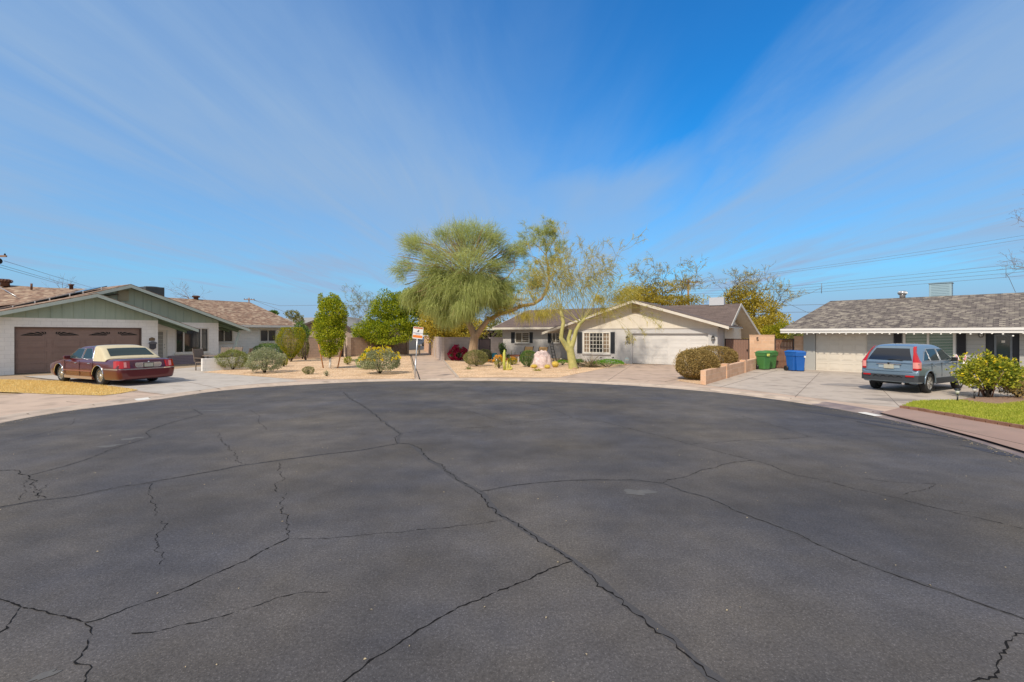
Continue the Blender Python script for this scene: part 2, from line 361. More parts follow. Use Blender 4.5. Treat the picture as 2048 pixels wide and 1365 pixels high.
def gravelmat():
    m = mat('desert_gravel', (.6, .42, .27), .95, spec=.2); nt, b = nodes_of(m); N = nt.nodes.new; L = nt.links.new
    tcn = N('ShaderNodeTexCoord'); vo = N('ShaderNodeTexVoronoi'); L(tcn.outputs['Object'], vo.inputs['Vector']); vo.inputs['Scale'].default_value = 28
    cr = N('ShaderNodeValToRGB'); sx = N('ShaderNodeSeparateXYZ'); L(vo.outputs['Color'], sx.inputs[0]); L(sx.outputs[0], cr.inputs[0])
    e = cr.color_ramp.elements; e[0].color = (.42, .25, .14, 1); e[1].color = (.80, .64, .46, 1); k = e.new(.45); k.color = (.66, .45, .28, 1)
    nz = N('ShaderNodeTexNoise'); L(tcn.outputs['Object'], nz.inputs['Vector']); nz.inputs['Scale'].default_value = .9; nz.inputs['Detail'].default_value = 6
    mr = N('ShaderNodeMapRange'); L(nz.outputs[0], mr.inputs[0]); mr.inputs[1].default_value = .3; mr.inputs[2].default_value = .7; mr.inputs[3].default_value = .82; mr.inputs[4].default_value = 1.15
    sc = N('ShaderNodeVectorMath'); sc.operation = 'SCALE'; L(cr.outputs[0], sc.inputs[0]); L(mr.outputs[0], sc.inputs['Scale']); L(sc.outputs[0], b.inputs['Base Color'])
    bp = N('ShaderNodeBump'); L(vo.outputs['Distance'], bp.inputs['Height']); bp.inputs['Strength'].default_value = .8; bp.inputs['Distance'].default_value = .02; bp.invert = True; L(bp.outputs[0], b.inputs['Normal'])
    return m
M_GRAV = gravelmat()
M_EARTH = mat('dry_earth', (.42, .31, .21), .95, c2=(.33, .25, .17), scale=.6, bump=.3, bscale=12)
M_CRACK = mat('crack_dark', (.012, .012, .013), .95, spec=.1)
M_SEAL = mat('crack_seal', (.058, .058, .064), .88, spec=.3, c2=(.072, .071, .076), scale=6, bump=.3, bscale=60)
# asphalt outline (from the photo's kerb line), continued behind the camera
edge_px = [(2300, 1020), (2180, 965), (2048, 916), (1980, 893), (1900, 868), (1800, 844), (1700, 823), (1600, 806), (1480, 790), (1390, 781), (1300, 774), (1200, 768), (1100, 764), (1000, 762.5), (900, 762),
           (800, 762.5), (700, 765), (580, 771), (500, 776.5), (430, 783), (360, 793), (300, 802), (220, 812), (140, 822), (60, 835), (0, 847), (-150, 885)]
E0 = [G(x, y) for x, y in edge_px]
def smooth_open(P, it=2):
    for _ in range(it):
        Q = [P[0]]
        for a, b in zip(P, P[1:]): Q += [a * .75 + b * .25, a * .25 + b * .75]
        P = Q + [P[-1]]
    return P
E0 = smooth_open(E0, 1)
back = [Vector(p) for p in ((-11.2, 5, 0), (-9.6, 1.5, 0), (-7, -1.5, 0), (-5.8, -6, 0), (-5.5, -40, 0), (5.5, -40, 0), (5.8, -3, 0), (6.6, 1, 0), (7.4, 3.5, 0))]
LOOP = E0 + back
nL = len(LOOP)
def norm_out(i):
    a, b = LOOP[(i - 1) % nL], LOOP[(i + 1) % nL]; t = (b - a).normalized(); return Vector((t.y, -t.x, 0))
cen = Vector((-1.5, 8, 0))
sgn = 1 if norm_out(10).dot(LOOP[10] - cen) > 0 else -1
NO = [norm_out(i) * sgn for i in range(nL)]
def ring(prof, name, m, **k):
    mb = MB(); mb.grid(lambda i, j: LOOP[i] + NO[i] * prof[j][0] + Vector((0, 0, prof[j][1])), nL, len(prof), closeu=True, smooth=False)
    o = mb.build(name, m, kind='structure', **k)
    if isinstance(m, (list, tuple)):
        for pl in o.data.polygons:
            if pl.center.x > 6.2 and 0 < pl.center.y < 12.6: pl.material_index = 1
    return o
mb = MB(); mb.poly(LOOP); road = mb.build('road', M_ASPH, kind='structure')
for v in road.data.vertices: pass
road.data.update()
ring([(0, -.05), (0, .004), (.02, .012), (.28, .016), (.36, .05), (.42, GZ + .003), (.56, GZ + .003), (.57, GZ - .02)], 'kerb', [M_KERB, mat('stained_kerb', (.25, .20, .20), .8, c2=(.13, .11, .12), scale=2.5, bump=.3, bscale=40, dirt=(.40, .32, .27, 1.1, .8))])
ring([(.55, GZ), (2.2, GZ), (5.2, GZ)], 'pavement', M_WALK)
mb = MB(); mb.grid(lambda i, j: [LOOP[i] + NO[i] * 5.1 + Vector((0, 0, .03)), cen + (LOOP[i] - cen).normalized() * 60 + Vector((0, 0, .03)), cen + (LOOP[i] - cen).normalized() * 3000 + Vector((0, 0, .03))][j], nL, 3, closeu=True, smooth=False)
mb.build('ground', M_EARTH, kind='structure')
def area(name, px, z, m, **k):
    mb = MB(); mb.poly([G(x, y, z) if not isinstance(x, str) else y for x, y in px]); o = mb.build(name, m, **k)
    return o
def W(x, y): return ('w', Vector((x, y, 0)))
def areaw(name, pts, z, m, **k):
    mb = MB(); mb.poly([Vector((p[0], p[1], z)) for p in pts]); return mb.build(name, m, **k)
def gp(x, y): p = G(x, y, GZ); return (p.x, p.y)
# driveways
areaw('driveway', [gp(47, 753), gp(283, 744), gp(316, 741), (-17.5, 29.2), (-14.5, 27.5), gp(412, 744), gp(560, 757), gp(600, 763), gp(520, 768), gp(460, 773), gp(400, 781), gp(330, 789), gp(295, 785), gp(220, 773), gp(110, 760)], GZ + .004, M_DRVA, kind='structure')
areaw('driveway', [gp(1120, 756), gp(1165, 746), gp(1215, 736), gp(1263, 729), (11.8, 27.5), (13, 26), gp(1412, 745), gp(1400, 752), gp(1358, 765), gp(1300, 761), gp(1200, 757)], GZ + .004, M_DRVB, kind='structure')
areaw('driveway', [gp(1412, 771), gp(1416, 766), gp(1515, 738), gp(1560, 737), gp(1625, 739), (17.5, 24.2), (22.5, 18.5), (22.5, 15.2), gp(2048, 790), gp(1925, 802), gp(1850, 804), gp(1800, 816), gp(1700, 806), gp(1600, 793), gp(1500, 781)], GZ + .004, M_DRVC, kind='structure')
areaw('path', [gp(836, 758), gp(822, 712), (-9.3, 60), (-7.0, 60), gp(872, 703), gp(915, 757)], GZ + .004, M_WALK, kind='structure')
# far side street and its kerb beyond the walkway
areaw('far_street', [(-60, 62), (40, 62), (40, 72), (-60, 72)], GZ + .008, mat('far_asphalt', (.1, .1, .11), .9), kind='structure')
# reddish pavement in front of the lawn
areaw('sidewalk', [gp(1760, 826), gp(1803, 815), gp(1930, 838), gp(2048, 858), gp(2300, 905), gp(2300, 985), gp(2180, 948), gp(2048, 903), gp(1960, 877), gp(1860, 850)], GZ + .004, M_WALKR, kind='structure')
# gravel yards
areaw('gravel_yard', [gp(403, 745), gp(560, 757), gp(640, 759), gp(740, 758.5), gp(830, 758), gp(820, 712), gp(800, 706), (-14, 44), (-17, 42), (-16, 33), (-14.8, 27)], GZ + .008, M_GRAV, kind='structure')
areaw('gravel_yard', [gp(918, 756), gp(1000, 755.5), gp(1115, 756), gp(1165, 746), gp(1215, 736), gp(1262, 729.3), (4.5, 33), (3.5, 40), (-4.5, 44), gp(873, 704)], GZ + .008, M_GRAV, kind='structure')
areaw('gravel_strip', [gp(1352, 762), gp(1412, 771), gp(1418, 760), gp(1500, 733), gp(1510, 722), gp(1440, 725), gp(1405, 745)], GZ + .008, M_GRAV, kind='structure')
# concrete edging along the walkway
mb = MB(); a, b = G(870, 702, GZ), G(916, 757, GZ); mb.bar(a + Vector((0, 0, .02)), b + Vector((0, 0, .02)), .12, .06)
mb.build('path_edging', M_KERB, kind='structure')
# joints in the pavements
M_JOINT = mat('joint', (.16, .13, .11), .9)
mb = MB()
for i in range(0, nL - len(back), 3):
    p, q = LOOP[i] + NO[i] * .3, LOOP[i] + NO[i] * 1.6
    mb.bar(p + Vector((0, 0, .045)), q + Vector((0, 0, GZ + .0035)), .012, .008)
for (x0, y0, x1, y1) in ((47, 753, 222, 779), (222, 779, 330, 790), (283, 745, 440, 778), (1263, 731, 1215, 762), (1418, 745, 1330, 764), (1555, 741, 1440, 775), (1640, 745, 1590, 795), (1735, 750, 1800, 815), (412, 744, 560, 757), (1760, 826, 2048, 890)):
    mb.bar(G(x0, y0, GZ) + Vector((0, 0, .006)), G(x1, y1, GZ) + Vector((0, 0, .006)), .014, .006)
mb.build('pavement_joints', M_JOINT, kind='structure')
# wet patches and stains
def blob(mb, c, rx, ry, rz, z, n=26, seed=0, rough=.25):
    rr = random.Random(seed); ph = [rr.uniform(0, 6.28) for _ in range(4)]; P = []
    for k in range(n):
        a = 2 * math.pi * k / n; q = 1 + rough * (math.sin(2 * a + ph[0]) * .5 + math.sin(3 * a + ph[1]) * .4 + math.sin(5 * a + ph[2]) * .3 + math.sin(9 * a + ph[3]) * .15)
        x, y = rx * q * math.cos(a), ry * q * math.sin(a); P.append((c[0] + x * math.cos(rz) - y * math.sin(rz), c[1] + x * math.sin(rz) + y * math.cos(rz), z))
    mb.poly(P)
mb = MB()
for (x, y, rx, ry, s) in ((1785, 800, .62, .32, 1), (1700, 771, .9, .5, 5), (1850, 811, .4, .06, 3)): p = G(x, y, GZ); blob(mb, p, rx, ry, R(-12), GZ + .008, seed=s)
mb.build('wet_stain', mat('wet_concrete', (.27, .235, .205), .5, c2=(.32, .28, .24), scale=3), kind='structure')
mb = MB()
for (x, y, rx, ry, rz, s) in ((1530, 799, .5, .13, -30, 1), (1645, 816, .7, .09, -50, 2), (1730, 840, .95, .13, -62, 3), (1800, 858, .8, .1, -68, 4), (1990, 905, .5, .1, -80, 6)): blob(mb, G(x, y), rx, ry, R(rz), .003, seed=s, rough=.4)
mb.build('gutter_stain', mat('gutter_stain', (.035, .03, .034), .6, c2=(.05, .045, .05), scale=5), kind='structure')
mb = MB()
for (x, y, rx, ry, rz, s) in ((428, 821.5, .28, .09, 10, 1), (262, 878, .16, .1, 20, 2), (1278, 985, .16, .12, 0, 4), (88, 1352, .07, .03, 50, 5), (215, 893, .2, .08, 20, 6)): blob(mb, G(x, y), rx, ry, R(rz), .003, seed=s, rough=.5)
mb.build('pale_scuff', mat('pale_scuff', (.115, .115, .115), .9, c2=(.082, .082, .088), scale=9), kind='structure')
# cracks, traced as real narrow strips lying on the asphalt
CR = [
 (.020, 1, [(686, 785), (700, 797), (735, 818), (768, 845), (785, 858), (802, 868), (795, 876), (797, 887), (820, 888), (838, 900), (860, 922), (880, 931), (905, 950), (925, 966), (950, 980), (965, 990), (970, 1003), (1000, 1032), (1024, 1045), (1070, 1075), (1110, 1100), (1145, 1124), (1195, 1168), (1245, 1210), (1290, 1240), (1345, 1280), (1370, 1300), (1395, 1327), (1440, 1365), (1520, 1440)]),
 (.014, 0, [(-60, 1030), (0, 1015), (70, 1002), (150, 993), (230, 976), (290, 967), (380, 951), (440, 940), (482, 931), (560, 921), (640, 910), (720, 901), (797, 888)]),
 (.010, 0, [(804, 867), (880, 860), (960, 855), (1020, 850), (1080, 842), (1145, 836)]),
 (.012, 0, [(960, 984), (1024, 973), (1070, 967), (1110, 963), (1190, 960), (1270, 961), (1326, 967), (1370, 984), (1420, 997), (1470, 1022), (1520, 1040), (1580, 1063), (1625, 1085), (1680, 1108), (1735, 1130), (1800, 1155), (1860, 1175), (1900, 1187), (1960, 1208), (2048, 1240), (2150, 1280)]),
 (.011, 0, [(1326, 967), (1335, 960), (1370, 955), (1400, 942), (1430, 935), (1465, 925), (1503, 921)]),
 (.010, 0, [(1024, 801), (1100, 816), (1145, 836), (1210, 845), (1260, 858), (1310, 870), (1355, 882), (1380, 889), (1440, 905), (1503, 921), (1545, 932), (1580, 948), (1640, 960), (1700, 976), (1795, 997), (1850, 1012), (1920, 1028), (1990, 1045), (2048, 1060), (2150, 1085)]),
 (.008, 0, [(1380, 889), (1430, 886), (1480, 881), (1550, 879), (1605, 876), (1615, 873), (1560, 855), (1500, 838), (1470, 829)]), (.007, 0, [(1615, 873), (1700, 872), (1800, 874), (1890, 877)]),
 (.013, 0, [(1145, 1124), (1110, 1135), (1080, 1147), (1040, 1167), (1000, 1182), (960, 1200), (915, 1215), (870, 1242), (820, 1270), (760, 1313), (700, 1355), (640, 1390)]),
 (.012, 0, [(60, 951), (130, 933), (180, 917), (240, 893), (302, 875), (292, 866), (300, 860), (338, 847), (395, 832), (403, 829), (385, 818)]),
 (.020, 1, [(-40, 938), (30, 942), (40, 949), (60, 953), (63, 965), (65, 978), (82, 996), (85, 1001)]), (.009, 1, [(50, 961), (52, 975), (55, 985), (48, 1000)]), (.008, 1, [(95, 968), (85, 978), (90, 985), (80, 996)]),
 (.012, 1, [(438, 867), (442, 880), (455, 893), (470, 905), (474, 918), (484, 931)]),
 (.012, 1, [(558, 926), (558, 940), (565, 958), (553, 967), (553, 985)]), (.014, 1, [(573, 986), (572, 1000), (560, 1010), (563, 1028), (573, 1035), (578, 1055), (582, 1062), (578, 1076)]),
 (.014, 0, [(578, 1076), (545, 1092), (495, 1120), (440, 1145), (380, 1172), (310, 1200), (260, 1215), (205, 1236), (175, 1245), (140, 1235), (100, 1228), (75, 1218), (38, 1214), (20, 1205), (-30, 1190)]),
 (.012, 0, [(38, 1215), (28, 1235), (10, 1258), (-20, 1280)]), (.015, 1, [(173, 1246), (172, 1265), (177, 1285), (172, 1310), (174, 1340), (170, 1365), (165, 1420)]),
 (.010, 1, [(293, 968), (300, 985), (304, 1000), (312, 1008), (308, 1035)]), (.009, 1, [(325, 1040), (332, 1055), (318, 1068), (318, 1110), (320, 1130)]),
 (.008, 0, [(500, 820), (508, 825), (520, 834), (516, 846), (528, 852), (533, 860)]), (.007, 0, [(0, 886), (60, 873), (110, 862), (145, 848), (150, 838), (185, 833)]), (.006, 0, [(120, 860), (220, 850), (320, 847)]),
 (.008, 0, [(260, 1268), (330, 1260), (400, 1245), (450, 1232), (500, 1215), (560, 1197), (600, 1187), (660, 1187)]), (.006, 0, [(580, 1078), (660, 1077), (740, 1070), (850, 1060), (960, 1048), (1010, 1040)]),
 (.006, 0, [(560, 862), (620, 855), (700, 846), (780, 842)]), (.018, 1, [(2080, 1262), (2040, 1280), (2015, 1300), (2005, 1320), (1995, 1340), (1985, 1352), (1950, 1358), (1938, 1362)]),
 (.006, 0, [(1720, 957), (1760, 962), (1790, 965), (1870, 968), (1850, 980), (1800, 990)]), (.006, 0, [(1830, 1010), (1900, 1022), (1980, 1030)]), (.007, 0, [(930, 820), (980, 836), (1024, 848)]), (.006, 0, [(920, 812), (1010, 812), (1090, 822)])]
mbc, mbs = MB(), MB()
def strip(mb, P, Wd, z, dens=.06, jit=.012, wj=.5, seed=0):
    rr = random.Random(seed); Q = []
    for a, b in zip(P, P[1:]):
        n = max(1, int((b - a).length / dens))
        for k in range(n): Q.append(a.lerp(b, k / n))
    Q.append(P[-1]); L_, R_ = [], []; drift = Vector((0, 0, 0))
    for i, p in enumerate(Q):
        t = (Q[min(i + 1, len(Q) - 1)] - Q[max(i - 1, 0)]).normalized(); n = Vector((t.y, -t.x, 0))
        drift = drift * .75 + n * rr.gauss(0, jit); w = Wd * .5 * max(.15, rr.gauss(1, wj)) * (0.25 if i in (0, len(Q) - 1) else 1)
        c = p + drift; L_.append((c.x - n.x * w, c.y - n.y * w, z)); R_.append((c.x + n.x * w, c.y + n.y * w, z))
    k = len(Q); mb.add(L_ + R_, [(i, k + i, k + i + 1, i + 1) for i in range(k - 1)])
for ci, (w, jag, px) in enumerate(CR):
    P = [G(x, y) for x, y in px]; P = [Vector((p.x, p.y, 0)) for p in P]
    strip(mbc, P, w * (.5 if jag else .62), .0035, .03, .014 if jag else .006, .6, ci)
    if w > .01 and sum((b - a).length for a, b in zip(P, P[1:])) > 4: strip(mbs, P, w * 3.2, .0018, .25, .01, .25, ci + 50)
mbc.build('asphalt_cracks', M_CRACK, kind='structure'); mbs.build('crack_sealant', M_SEAL, kind='structure')
# dry leaf and grit litter on the road
n = 1500; rr = RNG; xs = rr.uniform(-9.5, 7, n); ys = rr.uniform(2.2, 18.5, n); a = rr.uniform(0, 6.28, n); s = rr.uniform(.004, .013, n)
V = []; Fc = []
for i in range(n):
    c, sn = math.cos(a[i]) * s[i], math.sin(a[i]) * s[i]; b = len(V)
    if i > 420:
        li_ = rr.integers(0, nL - len(back)); ps_ = LOOP[li_].lerp(LOOP[(li_ + 1) % nL], float(rr.random())) - NO[li_] * float(abs(rr.normal(0, .16))); xs[i], ys[i] = ps_.x, ps_.y; c *= 1.6; sn *= 1.6
    V += [(xs[i] - c, ys[i] - sn, .004), (xs[i] + sn * .6, ys[i] - c * .6, .008), (xs[i] + c, ys[i] + sn, .005), (xs[i] - sn * .6, ys[i] + c * .6, .011)]; Fc.append((b, b + 1, b + 2, b + 3))
npmesh('leaf_litter', np.array(V), np.array(Fc), mat('litter', (.5, .42, .28), .9, c2=(.25, .2, .13), scale=3), label='scattered dry leaf crumbs and grit on the dark asphalt', cat='litter', kind='stuff')
# house numbers painted on the kerb
M_WHITE = mat('white_paint', (.78, .77, .73), .6, c2=(.62, .6, .56), scale=7)
KP = [(0, .004), (.02, .012), (.28, .016), (.36, .05), (.42, GZ + .003), (.56, GZ + .003), (.57, GZ)]
def kerb_z(p):
    d = 9
    for i in range(nL - len(back) - 1):
        a, b = LOOP[i], LOOP[i + 1]; t = max(0, min(1, (Vector((p[0], p[1], 0)) - a).dot(b - a) / (b - a).length_squared)); d = min(d, (Vector((p[0], p[1], 0)) - a.lerp(b, t)).length)
    for (d0, z0), (d1, z1) in zip(KP, KP[1:]):
        if d <= d1: return z0 + (z1 - z0) * max(0, d - d0) / (d1 - d0)
    return GZ
def kerb_mark(px0, px1, hh, lab, m):
    a, b = G(*px0, GZ), G(*px1, GZ); d = (b - a); d.z = 0; n_ = Vector((-d.y, d.x, 0)).normalized() * hh; mb = MB()
    def f(i, j): p = a.lerp(b, i / 4) + n_ * (j / 8 - .5); return (p.x, p.y, kerb_z(p) + .005)
    mb.grid(f, 5, 9, smooth=False); tag(mb.build('address_marking', m), lab, 'kerb marking')
kerb_mark((272, 799), (300, 795.5), .18, 'white painted address block on kerb by the dry lawn', M_WHITE)
kerb_mark((1722, 822), (1757, 829), .24, 'white painted address block on kerb by the green lawn', M_WHITE)
# lawns
def grass(name, pts, z, c, c2, n, h, **k):
    mb = MB(); mb.poly([Vector((p[0], p[1], z)) for p in pts]); base = mb
    P = np.array([(p[0], p[1]) for p in pts]); lo, hi = P.min(0), P.max(0); out = []
    def inside(q):
        c_ = np.zeros(len(q), bool); j = len(P) - 1
        for i in range(len(P)):
            cond = ((P[i, 1] > q[:, 1]) != (P[j, 1] > q[:, 1])) & (q[:, 0] < (P[j, 0] - P[i, 0]) * (q[:, 1] - P[i, 1]) / (P[j, 1] - P[i, 1] + 1e-12) + P[i, 0]); c_ ^= cond; j = i
        return c_
    while sum(len(o) for o in out) < n: q = RNG.uniform(lo, hi, (n, 2)); out.append(q[inside(q)])
    q = np.concatenate(out)[:n]; a = RNG.uniform(0, 6.28, n); hh = RNG.uniform(.5, 1, n) * h; w = RNG.uniform(.004, .009, n); lx = RNG.normal(0, .5, (n, 2)) * hh[:, None]
    dx = np.stack([np.cos(a) * w, np.sin(a) * w], 1)
    A = np.c_[q - dx, np.full(n, z)]; B = np.c_[q + dx, np.full(n, z)]; T = np.c_[q + lx, z + hh]
    V = np.stack([A, B, T], 1).reshape(-1, 3); Fc = np.arange(3 * n).reshape(-1, 3)
    m = leafmat(name + '_blades', c, c2, 1.5, .3)
    b = mb.build(name, mat(name + '_soil', tuple(x * .8 for x in c), .95, c2=tuple(x * .7 for x in c2), scale=4), kind='structure')
    npmesh('grass', V, Fc, m, kind='stuff', **k)
grass('dry_lawn', [gp(-160, 752), gp(0, 760), gp(120, 763), gp(200, 771), gp(250, 777), gp(276, 781), gp(240, 788), gp(203, 792), gp(100, 789), gp(0, 785), gp(-160, 778)], GZ + .012, (.70, .49, .17), (.84, .64, .28), 26000, .05, label='dry golden dormant grass in front of the green house', cat='grass')
grass('green_lawn', [gp(1803, 815), gp(1825, 806), gp(1860, 803.5), gp(1925, 803), gp(1990, 812), gp(2100, 800), gp(2300, 800), gp(2300, 900), gp(2048, 857), gp(1930, 837)], GZ + .03, (.26, .33, .025), (.55, .54, .09), 45000, .06, label='bright green grass lawn beside the blue car driveway', cat='grass')
mb = MB(); mb.poly([Vector((*gp(x, y), GZ + .034)) for x, y in ((1905, 803), (1950, 797), (2010, 795), (2110, 792), (2130, 806), (2020, 812), (1950, 811))]); mb.build('mulch_bed', mat('mulch', (.22, .13, .09), .95, c2=(.33, .22, .15), scale=9, bump=.6, bscale=40), kind='structure')
# brick edging of the lawn
mb = MB(); P = [G(x, y, GZ) for x, y in ((1800, 816), (1840, 822), (1930, 838), (2048, 858.5), (2200, 884), (2320, 906))]; rr = random.Random(3)
for a, b in zip(P, P[1:]):
    L = (b - a).length; k = int(L / .2)
    for i in range(k):
        c = a.lerp(b, (i + .5) / k); d = (b - a).normalized(); mb.box((c.x, c.y, GZ + .03 + rr.uniform(-.006, .006)), (.19, .09, .075), math.atan2(d.y, d.x) + rr.uniform(-.06, .06))
mb.build('lawn_edging', mat('edging_brick', (.19, .085, .055), .9, c2=(.30, .17, .11), scale=6, bump=.3), label='row of small red bricks edging the green lawn', cat='edging')
# ================================================================== houses
M_SHA = brickmat('tan_shingles', (.30, .19, .13), (.19, .115, .08), (.10, .065, .045), .32, .13, .010, .9, bump=.8, noise=.25, c3=(.38, .29, .21))
M_SHB = brickmat('brown_shingles', (.155, .115, .10), (.115, .083, .073), (.06, .045, .04), .6, .14, .006, .9, bump=.4, noise=.2)
M_SHC = brickmat('grey_shingles', (.175, .15, .135), (.095, .08, .075), (.045, .04, .037), .30, .125, .010, .9, bump=.9, noise=.28, c3=(.27, .24, .20))
M_WBLK = brickmat('white_painted_block', (.82, .80, .77), (.79, .77, .74), (.66, .64, .62), .4, .2, .006, .7, bump=.5, noise=.06)
M_LAP = brickmat('lavender_lap', (.30, .24, .27), (.28, .225, .25), (.13, .10, .12), 6.0, .1, .008, .7, off=0, bump=.6, noise=.08)
M_WPT = mat('white_trim', (.74, .72, .67), .5, c2=(.66, .64, .59), scale=2)
M_GRN = mat('sage_siding', (.37, .44, .36), .75, c2=(.31, .38, .31), scale=1.5, stretch=(3, 3, .3))
M_GTR = mat('sage_trim', (.50, .56, .50), .65, c2=(.42, .48, .43), scale=2)
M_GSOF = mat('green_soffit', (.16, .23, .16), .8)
M_DGAR = brickmat('brown_garage', (.25, .165, .135), (.24, .155, .128), (.16, .11, .09), 8, .5, .004, .55, off=0, bump=.1, noise=.1)
M_GLS = glassmat('window_glass'); M_GLG = glassmat('green_blind_glass', (.10, .19, .13), .12); M_GLT = glassmat('tan_blind_glass', (.16, .14, .11), .12)
M_BLK = mat('black_metal', (.015, .015, .016), .4); M_DARK = mat('dark_interior', (.01, .01, .01), .9)
M_GWALL = brickmat('grey_stucco_block', (.55, .545, .545), (.53, .525, .525), (.46, .455, .455), 6.0, .2, .004, .8, off=0, bump=.3, noise=.06)
M_SIDB = mat('cream_siding', (.70, .65, .56), .75, c2=(.64, .59, .51), scale=2, stretch=(3, 3, .3))
M_TRB = mat('cream_trim', (.68, .64, .57), .6, c2=(.60, .56, .5), scale=2)
M_GDB = mat('warm_white_door', (.68, .665, .65), .5, c2=(.63, .615, .60), scale=1)
M_GDC = mat('cream_door', (.66, .61, .53), .5, c2=(.62, .57, .49), scale=1)
M_GDCW = mat('grey_paint', (.42, .42, .40), .75, c2=(.39, .39, .37), scale=1)
M_LAPC = brickmat('grey_lap', (.40, .40, .38), (.38, .38, .365), (.24, .24, .23), 6.0, .19, .006, .75, off=0, bump=.5, noise=.05)
M_SHUT = mat('navy_shutter', (.028, .034, .045), .55); M_ALU = mat('galvanised', (.62, .63, .64), .35, metal=.8)
M_RUST = mat('rusty_vent', (.16, .07, .045), .7, metal=.2, c2=(.09, .045, .03), scale=9)

def roof_gable(plane, L_, A_, R_, o_front, o_back, m_sh, m_sof, parent, th=.05):
    """L_,A_,R_ are (t,z) of eave-left, apex, eave-right on the upper surface"""
    mb = MB(); dn = lambda q, h: (q[0], q[1] - h)
    vec = plane.n * (o_back - o_front)
    for a, b in ((L_, A_), (A_, R_)):
        mb.prism([plane.P(*a, o_front), plane.P(*b, o_front), plane.P(*dn(b, th), o_front), plane.P(*dn(a, th), o_front)], vec, 0)
        mb.prism([plane.P(*dn(a, th + .002), o_front - .01), plane.P(*dn(b, th + .002), o_front - .01), plane.P(*dn(b, th + .06), o_front - .01), plane.P(*dn(a, th + .06), o_front - .01)], plane.n * (o_back - o_front + .02), 1)
    return mb.build('roof', [m_sh, m_sof], parent)
def rakes(plane, L_, A_, R_, off, h, m, parent, th=.035, drop=.045):
    mb = MB()
    for a, b in ((L_, A_), (A_, R_)):
        q = [plane.P(a[0], a[1] - drop, off), plane.P(b[0], b[1] - drop, off), plane.P(b[0], b[1] - drop - h, off), plane.P(a[0], a[1] - drop - h, off)]
        mb.prism(q, plane.n * th, 0)
    return mb.build('fascia', m, parent)
def gable_board(plane, L_, A_, R_, zb, off, m, parent, sp=.4, bw=.035, dz=.14, bd=.022, name='gable_siding', clip=None):
    def top(t): return (L_[1] + (A_[1] - L_[1]) * (t - L_[0]) / (A_[0] - L_[0]) if t < A_[0] else A_[1] + (R_[1] - A_[1]) * (t - A_[0]) / (R_[0] - A_[0])) - dz
    tl = L_[0] + (zb + dz - L_[1]) * (A_[0] - L_[0]) / (A_[1] - L_[1]); tr = A_[0] + (zb + dz - A_[1]) * (R_[0] - A_[0]) / (R_[1] - A_[1])
    tl = max(tl, L_[0]); 
    if clip: tl, tr = max(tl, clip[0]), min(tr, clip[1])
    mb = MB(); pts = [(tl, zb)] + ([(tl, top(tl))] if top(tl) > zb + .02 else []) + [(A_[0], A_[1] - dz)] + ([(tr, top(tr))] if top(tr) > zb + .02 else []) + [(tr, zb)]
    plane.gable(mb, pts, off - .06, off)
    t = tl + .15
    while t < tr - .1:
        if top(t) - zb > .08: plane.slab(mb, t - bw / 2, t + bw / 2, zb + .003, top(t) - .02, off + .001, off + bd)
        t += sp
    return mb.build(name, m, parent)
def window(plane, r, off, parent, glass=M_GLS, frame=M_WPT, mull=(), rails=(), fw=.05, rec=.06, label=None, name='window', sill=None, bars=.02, sillw=.05):
    t0, t1, z0, z1 = r; mb = MB()
    plane.slab(mb, t0, t0 + fw, z0, z1, off - .1, off + .02); plane.slab(mb, t1 - fw, t1, z0, z1, off - .1, off + .02)
    plane.slab(mb, t0 + fw, t1 - fw, z0, z0 + fw, off - .1, off + .02); plane.slab(mb, t0 + fw, t1 - fw, z1 - fw, z1, off - .1, off + .02)
    for q in mull: t = t0 + (t1 - t0) * q; plane.slab(mb, t - fw * .45, t + fw * .45, z0 + fw, z1 - fw, off - .09, off + .012)
    w = mb.build(name, frame, parent, label=label)
    g = MB(); plane.slab(g, t0 + fw * .5, t1 - fw * .5, z0 + fw * .5, z1 - fw * .5, off - rec - .02, off - rec); g.build('pane', glass, w)
    if rails:
        b = MB()
        for (ta, tb, nc, nr) in rails:
            a, c = t0 + (t1 - t0) * ta, t0 + (t1 - t0) * tb
            for i in range(1, nc): t = a + (c - a) * i / nc; plane.slab(b, t - bars / 2, t + bars / 2, z0 + fw, z1 - fw, off - rec + .002, off - rec + .02)
            for j in range(1, nr): z = z0 + fw + (z1 - z0 - 2 * fw) * j / nr; plane.slab(b, a, c, z - bars / 2, z + bars / 2, off - rec + .004, off - rec + .016)
        b.build('muntins', frame, w)
    if sill is not None:
        s = MB(); plane.slab(s, t0 - .06, t1 + .06, z0 - sillw - .03, z0 - .003, off - .05, off + .09); s.build('sill', sill, w)
    return w
def shutter(plane, r, off, parent, m=M_SHUT):
    t0, t1, z0, z1 = r; mb = MB(); f = .045
    plane.slab(mb, t0, t0 + f, z0, z1, off + .002, off + .045); plane.slab(mb, t1 - f, t1, z0, z1, off + .002, off + .045)
    for za, zb in ((z0, z0 + f), ((z0 + z1) / 2 - f / 2, (z0 + z1) / 2 + f / 2), (z1 - f, z1)): plane.slab(mb, t0 + f, t1 - f, za, zb, off + .002, off + .042)
    z = z0 + f + .02
    while z < z1 - f - .02:
        plane.slab(mb, t0 + f, t1 - f, z, z + .025, off + .004, off + .03); z += .04
    plane.slab(mb, t0 + f, t1 - f, z0 + f, z1 - f, off + .001, off + .012)
    return mb.build('shutter', m, parent)
